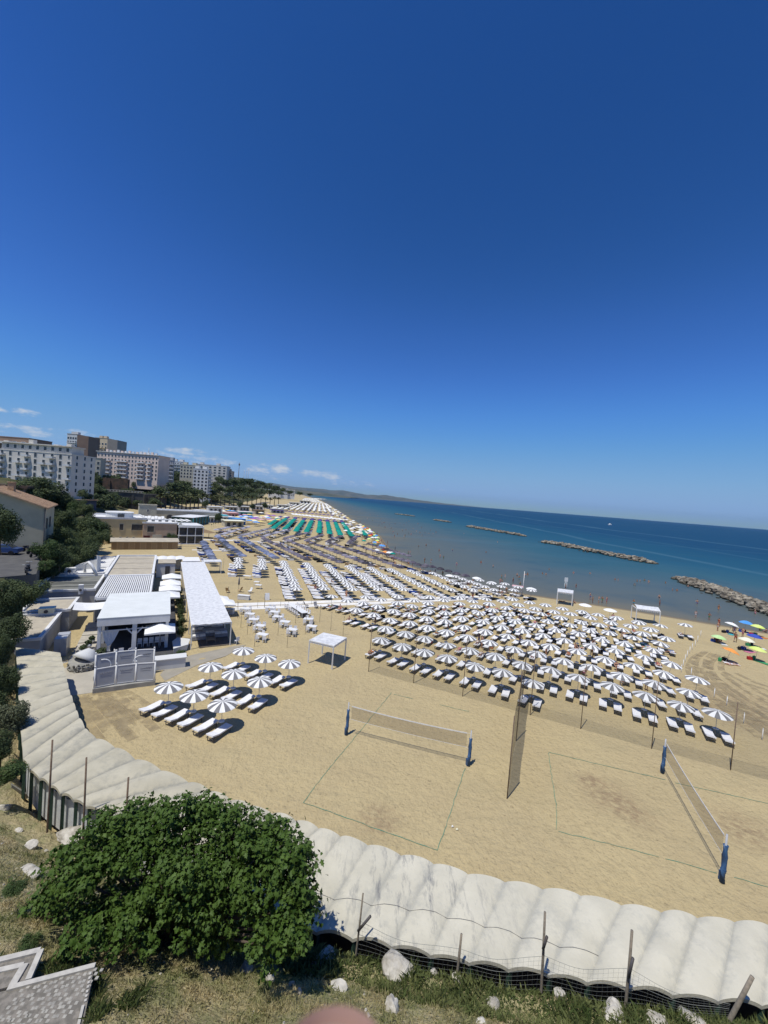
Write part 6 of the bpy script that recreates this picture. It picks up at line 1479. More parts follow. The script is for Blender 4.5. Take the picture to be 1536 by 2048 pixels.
# ------------------------------------------------------------------ the tile-roofed house, car park, beige clubhouse
def house():
    root = thing('tile_roofed_house', (0, 0, 0), 'old two-storey plastered house with a faded terracotta tile roof', 'house')
    zc = 13.0; e0 = G(90, 1015.6, zc); e1 = e0 + (G(110.7, 1008, zc) - e0) * .92; e0, e1 = e0[:2], e1[:2]; s = e1 - e0; Ls = np.linalg.norm(s); s /= Ls; f = np.array([-s[1], s[0]])     # f points left along the front
    W = 13.5; b0 = e0 + f * W; b1 = e1 + f * W; zr = zc + 2.5; m0, m1 = (e0 + b0) / 2, (e1 + b1) / 2; zb = 4.5; w = MB()
    P = [(e0, zb), (b0, zb), (b0, zc), (m0, zr), (e0, zc), (e1, zb), (b1, zb), (b1, zc), (m1, zr), (e1, zc)]
    w.add([(p[0], p[1], z) for p, z in P], [(0, 4, 3, 2, 1), (5, 6, 7, 8, 9), (1, 2, 7, 6)], 0); w.add([(p[0], p[1], z) for p, z in P], [(0, 5, 9, 4)], 1); w.build('wall', [M['house_wall'], M['house_wall']], root)
    r = MB(); o = .45
    for sg, e, b in ((1, (e0, e1), (m0, m1)), (-1, (b0, b1), (m0, m1))):
        n0, n1 = e[0] - s * o - f * o * sg, e[1] + s * o - f * o * sg; q0, q1 = b[0] - s * o, b[1] + s * o; n = 34; zl = zc - .18
        for k in range(n):
            g0, g1 = k / n, (k + .62) / n; a0, a1 = n0 * (1 - g0) + n1 * g0, n0 * (1 - g1) + n1 * g1; c0, c1 = q0 * (1 - g0) + q1 * g0, q0 * (1 - g1) + q1 * g1; dz = .10
            r.add([(a0[0], a0[1], zl + .12), (a1[0], a1[1], zl + .12), (c1[0], c1[1], zr + .22), (c0[0], c0[1], zr + .22), (a0[0], a0[1], zl + .12 + dz), (a1[0], a1[1], zl + .12 + dz), (c1[0], c1[1], zr + .22 + dz), (c0[0], c0[1], zr + .22 + dz)], [(4, 5, 6, 7), (0, 4, 7, 3), (1, 2, 6, 5), (0, 1, 5, 4)])
        r.add([(n0[0], n0[1], zl), (n1[0], n1[1], zl), (q1[0], q1[1], zr + .1), (q0[0], q0[1], zr + .1), (n0[0], n0[1], zl + .13), (n1[0], n1[1], zl + .13), (q1[0], q1[1], zr + .23), (q0[0], q0[1], zr + .23)], [(0, 1, 2, 3), (4, 7, 6, 5), (0, 4, 5, 1), (0, 3, 7, 4), (1, 5, 6, 2)])
    rf = r.build('roof', M['roof_tile'], root)
    c = (m0 * .35 + m1 * .65) - f * 1.6; k = MB(); k.box((c[0], c[1], zr + .2), (.8, .7, 1.6), .4); k.box((c[0], c[1], zr + 1.05), (1.0, .9, .12), .4); k.build('chimney', M['roof_tile'], rf)
    nf = -s; L = [(6.9, 10.4, 1.0, 1.9, 'shutter'), (7.2, 6.8, 1.3, 1.1, 'shutter'), (9.6, 13.2, .5, .5, 'glass'), (11.5, 10.4, 1.0, 1.9, 'glass')]
    for dist, z, w_, h, m in L: win(root, e0, f, nf, dist, z, w_, h, m, M['plaster_cream'])
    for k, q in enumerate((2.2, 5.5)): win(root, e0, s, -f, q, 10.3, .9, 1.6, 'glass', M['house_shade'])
    mb = MB(); mb.tube([(e0[0] - f[0] * .05 + nf[0] * .1, e0[1] - f[1] * .05 + nf[1] * .1, zb), (e0[0] - f[0] * .05 + nf[0] * .1, e0[1] - f[1] * .05 + nf[1] * .1, zc)], .07, 6); mb.build('downpipe', M['dark_steel'], root)
    for k in range(2): p = e0 + f * (6.9 if k == 0 else 7.2) + nf * .18; sl = MB(); sl.box((p[0], p[1], 9.35 if k == 0 else 6.15), (1.4, .3, .1), math.atan2(f[1], f[0])); sl.build('sill', M['plaster_cream'], root)
    t = thing('brown_roofed_building', (0, 0, 0), 'brown tiled roof edge with dark boarded gable behind the house', 'house'); p = at(-40, 975, 78); mb = MB(); mb.box((p[0] - 4, p[1] + 4, 11.2), (16, 9, 7.6), .5); mb.build('wall', M['brown_wall'], t)
    mb = MB(); mb.box((p[0] - 4, p[1] + 4, 15.2), (17.5, 10.5, .5), .5); mb.build('roof', M['brick_wall'], t)


house()


def car_proto(body):
    t = thing('parked_car', (0, 0, 0), 'car', 'car'); b = MB()
    prof = [(-2.0, .35), (-2.05, .75), (-1.75, .92), (-1.05, .98), (-.55, 1.42), (.75, 1.46), (1.35, 1.02), (1.95, .92), (2.05, .6), (2.0, .35)]
    n = len(prof); P = []
    for y, sc in ((-.84, 0), (-.86, 1), (.86, 1), (.84, 0)):
        for x, z in prof: k = .82 if z > 1.1 else 1; P.append((x, y * k, z))
    b.add(P, [tuple(range(n))[::-1], tuple(range(3 * n, 4 * n))] + [(r * n + i, r * n + (i + 1) % n, (r + 1) * n + (i + 1) % n, (r + 1) * n + i) for r in range(3) for i in range(n)]); b.build('body', body, t)
    g = MB(); g.add([(-1.0, -.72, 1.02), (-.57, -.66, 1.40), (-.57, .66, 1.40), (-1.0, .72, 1.02)], [(0, 1, 2, 3)]); g.add([(1.3, -.72, 1.06), (.78, -.66, 1.43), (.78, .66, 1.43), (1.3, .72, 1.06)], [(3, 2, 1, 0)])
    for s in (-1, 1): g.add([(-.85, s * .80, 1.02), (-.5, s * .735, 1.37), (.7, s * .735, 1.40), (1.1, s * .80, 1.04)], [(0, 1, 2, 3) if s < 0 else (3, 2, 1, 0)])
    for q in range(len(g.v)): x, y, z = g.v[q]; g.v[q] = (x * 1.012, y * 1.02, z + .012)
    g.build('windscreen', M['glass'], t)
    for x in (-1.25, 1.25):
        for y in (-.78, .78): w = MB(); w.tube([(x, y - .1, .32), (x, y + .1, .32)], .32, 14, smooth=False); w.build('wheel', M['cloth_black'], t)
    return t


PAINT = {'black': mat('black_car_paint', (.012, .012, .014), None, rough=.25, spec=.6), 'white': mat('white_car_paint', (.7, .7, .7), None, rough=.3), 'silver': mat('silver_car_paint', (.35, .36, .37), None, rough=.3, spec=.6), 'blue': mat('blue_car_paint', (.03, .06, .16), None, rough=.3)}
CAR = {k: Stamp(car_proto(m)) for k, m in PAINT.items()}
zp = 6.0


def car_park():
    P = [G(-30, 1086, zp), G(70, 1088, zp), G(80, 1128, zp), G(72, 1150, zp), G(-40, 1160, zp)]; kind(sheet('car_park', P, M['asphalt'], zp + .12, 'grey tarmac car park on the terrace beside the house', 'car park', -3.5), 'structure')
    for k, (u, v, c, rz, lb) in enumerate(((30, 1101, 'black', .3, 'black car parked under the house window'), (6, 1110, 'blue', .35, 'dark blue car at the picture edge of the car park'))):
        p = G(u, v, zp); CAR[c]((p[0], p[1], zp + .13), rz, 1, lb, 'car', 'cars in the car park')
    bk = thing('scooter', (0, 0, 0), 's', 'scooter'); b = MB(); b.tube([(-.6, 0, .55), (-.1, 0, .7), (.15, 0, .35), (.55, 0, .5), (.65, 0, .95)], [.14, .2, .12, .14, .06], 8); b.build('body', M['dark_steel'], bk); b = MB(); b.box((-.3, 0, .82), (.7, .26, .12)); b.build('seat', M['cloth_black'], bk); b = MB(); b.tube([(.6, -.32, 1.02), (.62, 0, .98), (.6, .32, 1.02)], .03, 6); b.build('handlebar', M['steel'], bk)
    for x in (-.6, .7): b = MB(); b.tube([(x, -.06, .26), (x, .06, .26)], .26, 12, smooth=False); b.build('wheel', M['cloth_black'], bk)
    st = Stamp(bk)
    for k, (u, v) in enumerate(((48, 1103), (56, 1104), (64, 1109), (67, 1115), (55, 1143), (52, 1150))): p = G(u, v, zp); st((p[0], p[1], zp + .13), .9 + k * .3, 1, 'dark scooter, %s from the black car in the car park' % nth(k + 1), 'scooter', 'scooters in the car park')
    p = G(172, 1098, .2); t = thing('street_lamp', (0, 0, 0), 'pale street lamp rising from the trees behind the white roofs', 'lamp'); b = MB(); b.tube([(p[0], p[1], 0), (p[0], p[1], 5.6)], .07, 8); b.build('pole', M['wood_grey'], t); b = MB(); b.box((p[0], p[1], 5.65), (1.2, .5, .14), .5); b.build('lamp_head', M['white'], t)


car_park()


def beige_club():
    a, b = np.array((-79.5, 106.2)), np.array((-69.2, 114.6)); root, a_, d, L, n = block('beige_clubhouse', 'two-storey beige clubhouse with white flat roof and drum on top', a, b, 14, -.5, 7.1, M['plaster_beige'], M['roof_white'], parapet=.55)
    win(root, a_, d, n, L * .55, 4.9, .9, 1.7, 'glass', M['plaster_cream']); win(root, a_, d, n, L * .86, 4.9, 3.4, 1.7, 'glass', M['plaster_cream'])
    for k in range(4): win(root, a_, d, n, L * (.42 + .12 * k), 1.9, .5, .35, 'glass', M['plaster_cream'])
    dr = MB(); p = a_ + d * L * .16 + n * .03; dr.box((p[0], p[1], 2.6), (1.6, .12, 1.0), math.atan2(d[1], d[0])); dr.build('vent', M['brown_wall'], root)
    dr = MB(); c = a_ + d * L * .55 - n * 6; dr.tube([(c[0], c[1], 7.1), (c[0], c[1], 8.6)], 3.4, 28, smooth=False); dr.tube([(c[0], c[1], 8.6), (c[0], c[1], 8.8)], 3.6, 28, smooth=False); dr.build('drum', M['roof_white'], root)
    dr = MB(); dr.box((c[0] - 3.4 * n[0] * -1.02, c[1] + 3.4 * n[1] * 1.02, 7.9), (1.6, .2, .9), math.atan2(d[1], d[0])); dr.build('opening', M['dark_floor'], root)
    a2, b2 = np.array((-69.3, 113.4)), np.array((-62.2, 118.6)); root, a_, d, L, n = block('tan_clubhouse_wing', 'tan two-storey wing with white roof slab joined to the beige clubhouse', a2, b2, 12, -.5, 6.1, M['plaster_tan'], M['roof_white'], parapet=.4)
    win(root, a_, d, n, L * .22, 4.5, 1.7, 1.7, 'glass', M['plaster_cream'])
    for k, (s, w, m) in enumerate(((.12, 1.6, 'door_red'), (.75, 2.6, 'dark_floor'))):
        o = MB(); p = a_ + d * L * s + n * .03; o.box((p[0], p[1], 1.3), (w, .12, 2.5), math.atan2(d[1], d[0])); o.build('door', M[m], root)
    o = MB(); p = a_ + d * L * .42 + n * .05; o.box((p[0], p[1], 1.4), (2.4, .14, 2.9), math.atan2(d[1], d[0])); o.build('pillar', M['plaster_cream'], root)
    o = MB(); c = a_ + d * L * .5 - n * 1.0
    for k in range(5): q = a_ + d * L * (.1 + .2 * k) - n * 1.6; o.box((q[0], q[1], 6.9), (.8, .5, .55), math.atan2(d[1], d[0]))
    o.build('roof_vents', M['concrete'], root)
    root, a_, d, L, n = block('glazed_annex', 'small glazed annexe with white balconies at the end of the tan wing', (-62.0, 119.2), (-56.6, 123.5), 9, -.5, 5.6, M['glass'], M['roof_white'], parapet=.2)
    for z in (.1, 2.7, 5.3):
        o = MB(); c = a_ + d * L / 2 + n * .5; o.box((c[0], c[1], z), (L + .4, 1.2, .25), math.atan2(d[1], d[0])); o.build('slab', M['white'], root)
    for k in range(4): o = MB(); q = a_ + d * L * k / 3 + n * .9; o.box((q[0], q[1], 2.7), (.2, .2, 5.4), math.atan2(d[1], d[0])); o.build('post', M['white'], root)
    # wooden changing-cabin shed
    s0, s1 = np.array((-69.8, 101.2)), np.array((-57.0, 109.8)); a_, d, L, n = facade_pts(s0, s1); root = thing('changing_cabin_shed', (0, 0, 0), 'long low timber changing-cabin shed with a sloping beige roof', 'shed'); w = MB(); q = [a_, a_ + d * L, a_ + d * L - n * 3, a_ - n * 3]; w.prism([tuple(p) for p in q], -.3, [2.0, 2.0, 2.5, 2.5]); w.build('wall', M['timber'], root)
    r = MB(); q = [a_ - d * .3 + n * .35, a_ + d * (L + .3) + n * .35, a_ + d * (L + .3) - n * 3.3, a_ - d * .3 - n * 3.3]; r.prism([tuple(p) for p in q], [2.02, 2.02, 2.62, 2.62], [2.14, 2.14, 2.74, 2.74]); r.build('roof', M['roof_beige'], root)
    for k in range(12): o = MB(); p = a_ + d * (L * (k + .5) / 12) + n * .03; o.box((p[0], p[1], .95), (L / 12 - .22, .06, 1.85), math.atan2(d[1], d[0])); o.build('door', M['door_a' if k % 2 else 'door_b'], root)
    # shrubs round it
    for (u, v, Y, ru, rv, lb) in ((343, 1072, 118, 10, 8, 'round green bush beside the tan wing'), (362, 1058, 122, 11, 14, 'tall dark bush at the corner of the glazed annexe'), (352, 1075, 114, 7, 5, 'low bush in front of the glazed annexe'), (218, 1078, 104, 7, 10, 'shrub at the beige clubhouse corner'), (437, 1033, 165, 9, 9, 'dark fan palm bush at the head of the beach'), (505, 1012, 260, 8, 6, 'dark bush among the far beach huts'), (530, 1010, 290, 9, 6, 'round dark bush among the far beach huts'), (480, 1008, 260, 8, 6, 'bush beside the blue beach hut'), (412, 1006, 250, 9, 8, 'dark bush behind the white block')): plant('shrub' if 'green' in lb or 'shrub' in lb else 'dark_near', u, v, Y, ru, rv, lb, 'bush')
    # playground, thatch
    p = G(381, 1083); t = thing('climbing_frame', (p[0], p[1], 0), 'red and orange climbing frame in the play area', 'play frame'); r = np.random.default_rng(2)
    for k in range(4): o = MB(); o.tube([(k * 1.6 - 2.4, 0, 0), (k * 1.6 - 2.4, 0, 1.6), (k * 1.6 - 1.9, .6, 2.0), (k * 1.6 - 1.4, 1.2, 0)], .22, 8); o.build('arch', M['orange_canvas'] if k % 2 else M['cloth_red'], t)
    o = MB(); o.box((-2.5, .4, 1.6), (1.3, 1.3, .2)); o.box((-2.5, .4, .8), (1.0, 1.0, 1.5)); o.build('platform', M['cloth_red'], t)
    t = thing('play_pen_fence', (0, 0, 0), 'low fence round the sandy play area', 'fence'); o = MB(); Q = [G(*q) for q in ((362, 1088), (398, 1089), (404, 1098), (360, 1098))]
    for a, b in zip(Q, Q[1:] + Q[:1]): o.beam((a[0], a[1], .8), (b[0], b[1], .8), .06)
    o.build('rail', M['wood_grey'], t)
    for q in Q: o = MB(); o.tube([(q[0], q[1], 0), (q[0], q[1], .95)], .06, 6); o.build('post', M['wood_grey'], t)
    p = G(408, 1062, 2.4); t = thing('thatched_parasol', (p[0], p[1], 0), 'broad thatched parasol at the head of the blue chains', 'parasol'); o = MB(); P = [(0, 0, 3.1)] + [(4.2 * math.cos(k * math.pi / 8), 2.4 * math.sin(k * math.pi / 8), 1.9 + .12 * (k % 2)) for k in range(16)]; o.add(P, [(0, 1 + k, 1 + (k + 1) % 16) for k in range(16)]); o.build('canopy', M['thatch'], t)
    for x in (-1.8, 1.8): o = MB(); o.tube([(x, 0, 0), (x, 0, 2.5)], .08, 6); o.build('pole', M['bark'], t)
    cp = parasol_small('closed_parasol', M['dark_leaf'], .22, 2.1, 8); tag(cp, 'c', 'parasol'); st = Stamp(cp)
    for k, (u, v) in enumerate(((386, 1057), (392, 1056), (401, 1054), (409, 1052), (414, 1051), (423, 1057), (427, 1055), (431, 1054), (436, 1053), (440, 1052), (444, 1051), (458, 1050))): p = G(u, v); st((p[0], p[1], 0), k, (1, 1, 1), 'furled dark green parasol, %s in the scatter above the thatched one' % nth(k + 1), 'parasol', 'furled parasols on the empty sand')


beige_club()


# ---- town on the bluff
def apartments():
    # white block at the left edge
    a, b = at(-60, 960, 182)[:2], at(141, 960, 180)[:2]; root, a_, d, L, n = block('white_apartment_block', 'long pale apartment block with stacked balconies closest to the tile-roofed house', a, b, 14, 6, 27.6, M['pale_wall'], M['pale_wall'], parapet=.5)
    for k, s in enumerate(np.arange(3, L - 1, 4.0)):
        for f in range(6):
            z = 11.2 + f * 3.05
            if k % 3 == 2 and f % 2: win(root, a_, d, n, s, z + .1, .9, 1.5); continue
            win(root, a_, d, n, s, z, 1.3, 2.1)
            if k % 3 != 1: balcony(root, a_, d, n, s, z - 1.2, 3.0, M['pale_wall'], 1.7, M['white_wall'])
    o = MB(); c = a_ + d * L * .62 - n * 5; o.box((c[0], c[1], 29.6), (L * .7, 7, 3.2), math.atan2(d[1], d[0])); o.box((c[0], c[1] - .3, 31.4), (L * .72, 8.4, .4), math.atan2(d[1], d[0])); o.build('penthouse', M['pale_wall'], root)
    for k in range(9): win(root, c - d * L * .33 + n * 3.5, d, n, 2 + k * L * .075, 29.8, 1.4, 1.7)
    for k, (s, h) in enumerate(((.3, 2.2), (.55, 3.4), (.8, 2.0), (.93, 2.8))): o = MB(); q = a_ + d * L * s - n * 3; o.box((q[0], q[1], 31 + h / 2 - 2), (2.2, 2, h + 2)); o.build('chimney', M['pale_wall'], root)
    e = a_ + d * L; root2 = root
    for f in range(6):
        for s in (3, 7.5, 11.5): win(root, e, -n, d, s, 11.4 + f * 3.05, 1.1, 1.7)
    # its seaward side face as a separate block, shade put into the grey
    root, a_, d, L, n = block('shaded_side_block', 'grey apartment corner block in shade beside the white block', at(143, 960, 185)[:2], at(163, 960, 190)[:2], 9, 6, 27.0, M['plaster_grey'], M['plaster_grey'], parapet=.3)
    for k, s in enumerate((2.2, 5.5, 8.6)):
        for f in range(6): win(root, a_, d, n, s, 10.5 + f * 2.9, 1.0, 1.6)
    root, a_, d, L, n = block('round_topped_block', 'apartment block with a dark brown top storey behind the white block', at(-70, 930, 225)[:2], at(56, 930, 222)[:2], 14, 10, 37.0, M['brown_wall'], M['brown_wall'], parapet=.4)
    for f in range(2):
        for k in range(7): win(root, a_, d, n, 3 + k * L / 7.2, 31 + f * 3.2, 2.2, 1.5)
    o = MB(); c = a_ + d * L / 2 + n * 1.0; o.box((c[0], c[1], 33.9), (L + 2, 2.4, 1.2), math.atan2(d[1], d[0])); o.build('balcony', M['white_wall'], root)
    # towers
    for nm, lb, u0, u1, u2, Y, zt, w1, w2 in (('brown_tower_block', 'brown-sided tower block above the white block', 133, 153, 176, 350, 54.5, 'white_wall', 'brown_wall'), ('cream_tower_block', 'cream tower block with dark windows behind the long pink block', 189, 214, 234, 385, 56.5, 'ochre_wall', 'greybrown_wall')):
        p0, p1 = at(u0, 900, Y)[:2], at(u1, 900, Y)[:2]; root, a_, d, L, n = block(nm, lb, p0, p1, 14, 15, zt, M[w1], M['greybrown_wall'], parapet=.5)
        e = a_ + d * L; o = MB(); t = at(u2, 900, Y + 3)[:2]; q = [e, t, t - n * 14, e - n * 14]; o.prism([tuple(x) for x in q], 15, zt - .3); o.build('side_wall', M[w2], root)  # sides turned from the sun: shade put into their darker wall colours
        for f in range(9):
            for k in range(4): win(root, a_, d, n, L * (k + .5) / 4, 24 + f * 3.4, 1.5, 1.8)
        for k in range(3):
            for f in range(8): balcony(root, a_, d, n, L * (.2 + .3 * k), 23 + f * 3.4, 2.8, M[w1], 1.2)
        for s in (.25, .6): o = MB(); q = a_ + d * L * s - n * 5; o.box((q[0], q[1], zt + 1.4), (3, 3, 2.8)); o.build('chimney', M[w1], root)
    # long pink block
    root, a_, d, L, n = block('pink_apartment_block', 'very long pinkish apartment block with balcony bays on the bluff', at(192, 950, 300)[:2], at(315, 950, 297)[:2], 14, 12, 37.5, M['pink_wall'], M['pink_wall'], parapet=.6)
    for f in range(6):
        z = 20.3 + f * 3.05
        for k in range(18):
            s = L * (k + .5) / 18; win(root, a_, d, n, s, z, 1.1, 1.6)
    for k in (2, 3, 6, 7, 8, 12, 13, 15):
        for f in range(5): balcony(root, a_, d, n, L * (k + .5) / 18, 19.1 + f * 3.05, 3.3, M['pink_wall'], 1.5, M['white_wall'])
    o = MB(); c = a_ + d * L / 2 - n * 7; o.box((c[0], c[1], 38.2), (L + 1.2, 15.4, .35), math.atan2(d[1], d[0])); o.build('cornice', M['white_wall'], root)
    for k in range(14): o = MB(); q = a_ + d * L * (.1 + .062 * k) - n * 4; o.box((q[0], q[1], 39.2), (1.6, 1.2, 1.6 if k % 3 else 2.6)); o.build('chimney', M['white_wall'] if k % 2 else M['pink_wall'], root)
    root, a_, d, L, n = block('cream_villa', 'cream corner villa below the near end of the long pink block', at(171, 950, 262)[:2], at(200, 950, 265)[:2], 12, 10, 31, M['plaster_cream'], M['plaster_cream'], parapet=.4)
    for f in range(4):
        for k in range(3): win(root, a_, d, n, L * (k + .5) / 3, 18 + f * 3.3, 1.2, 1.7)
    # retaining walls of the bluff
    for nm, lb, u0, u1, Y0, Y1, z0, z1, m in (('retaining_wall', 'tall old brick retaining wall below the pink block', 205, 256, 262, 266, 2, 18.5, 'brick_wall'), ('retaining_wall', 'long dark stone wall with a pale arcaded parapet along the lower road', 178, 288, 232, 246, -1, 10.5, 'dark_wall'), ('retaining_wall', 'dark stone wall running on under the evergreens', 290, 335, 262, 292, -1, 9.5, 'dark_wall')):
        a_, d, L, n = facade_pts(at(u0, 970, Y0)[:2], at(u1, 970, Y1)[:2]); t = thing(nm, (0, 0, 0), lb, 'retaining wall'); o = MB(); q = [a_, a_ + d * L, a_ + d * L - n * 3, a_ - n * 3]; o.prism([tuple(p) for p in q], z0, z1); o.build('wall', M[m], t)
        for k in range(int(L / 9)): o = MB(); p = a_ + d * (4 + 9 * k) + n * .3; o.prism([tuple(p - d * .6 - n * .3), tuple(p - d * .6 + n * .5), tuple(p + d * .6 + n * .5), tuple(p + d * .6 - n * .3)], z0, z1 - 1.5); o.build('buttress', M[m], t)
        if 'arcaded' in lb:
            o = MB(); c = a_ + d * L / 2; o.box((c[0], c[1], z1 + 1.0), (L, .5, .3), math.atan2(d[1], d[0])); o.box((c[0], c[1], z1 + .1), (L, .6, .25), math.atan2(d[1], d[0]))
            for k in range(int(L / 1.6)): p = a_ + d * (.8 + 1.6 * k); o.box((p[0], p[1], z1 + .55), (.5, .4, .9), math.atan2(d[1], d[0]))
            o.build('balustrade', M['plaster_cream'], t)
    # blocks further on
    specs = [('grey_apartment_block', 'grey apartment block past the end of the pink block', 328, 346, 330, 46 - 9, 'plaster_grey', 5, 5), ('terraced_white_block', 'white terraced block above the evergreens', 341, 367, 430, 42, 'white_wall', 5, 5), ('cream_hotel', 'cream hotel with a balustraded roof among the trees', 359, 396, 395, 37.5, 'plaster_cream', 6, 4), ('wide_grey_hotel', 'wide grey hotel with big windows behind the tall white block', 386, 452, 470, 43, 'pale_wall', 7, 4), ('tall_white_block', 'tall whitish block with side balconies rising from the palms', 386, 416, 372, 33.5, 'white_wall', 4, 9), ('dark_glass_block', 'dark glazed block at the far end of the grey hotel', 440, 464, 480, 38, 'greybrown_wall', 4, 4)]
    for nm, lb, u0, u1, Y, zt, m, nx, nf in specs:
        root, a_, d, L, n = block(nm, lb, at(u0, 960, Y)[:2], at(u1, 960, Y + 3)[:2], 14, 2 if 'tall' in nm else 8, zt, M[m], M[m], parapet=.6)
        for f in range(nf):
            for k in range(nx): win(root, a_, d, n, L * (k + .5) / nx, zt - 2.2 - f * 3.2, min(2.6, L / nx * .5), 1.7)
            if nm in ('terraced_white_block', 'grey_apartment_block'): balcony(root, a_, d, n, L * .5, zt - 3.4 - f * 3.2, L * .9, M['white_wall'], 1.8)
        if nm == 'tall_white_block':
            e = a_ + d * L
            for f in range(9):
                for q in (2.5, 7, 11): balcony(root, e, -n, d, q, zt - 3.4 - f * 3.2, 3.2, M['white_wall'], 1.8); win(root, e, -n, d, q, zt - 2.2 - f * 3.2, 1.6, 2)
        for s in (.2, .7): o = MB(); q = a_ + d * L * s - n * 5; o.box((q[0], q[1], zt + 1.5), (4, 3, 3)); o.build('roof_hut', M[m], root)
    for k, (u0, u1, Y, zt) in enumerate(((537, 553, 900, 31), (551, 562, 880, 27), (562, 576, 890, 25), (575, 590, 905, 23))):
        root, a_, d, L, n = block('white_seafront_hotel', 'white seafront hotel, %s in the far row past the headland' % nth(k + 1), at(u0, 980, Y)[:2], at(u1, 980, Y + 4)[:2], 16, 2, zt, M['white_wall'], M['white_wall'], 'white hotels past the headland', parapet=.5)
        for f in range(4):
            for j in range(4): win(root, a_, d, n, L * (j + .5) / 4, zt - 2.4 - f * 3.4, 2.8, 1.8)
    for k, (u, vt, Y, w) in enumerate(((475, 925, 560, .5), (485, 940, 600, .35), (490, 938, 600, .35), (494, 936, 610, .35), (453, 928, 520, .3), (297, 896, 310, .25))):
        p, t = at(u, 975 if k < 5 else 915, Y), at(u + (4 if k < 5 else 1), vt, Y); o = MB(); o.tube([tuple(p), tuple(t)], [w, w * .5], 6); o.box(tuple(t - np.array([0, 0, 3.0])), (w * 3, w * 3, 2.4) if k == 0 else (w * 2, w * 2, 1)); tag(o.build('radio_mast', M['steel'] if k else M['rust']), ('tallest red-grey radio mast on the headland', 'thin mast next to the tallest one', 'middle thin mast of the headland group', 'last thin mast of the headland group', 'thin mast on the dark glazed block', 'aerial mast on the pink block roof')[k], 'mast', 'radio masts')


apartments()


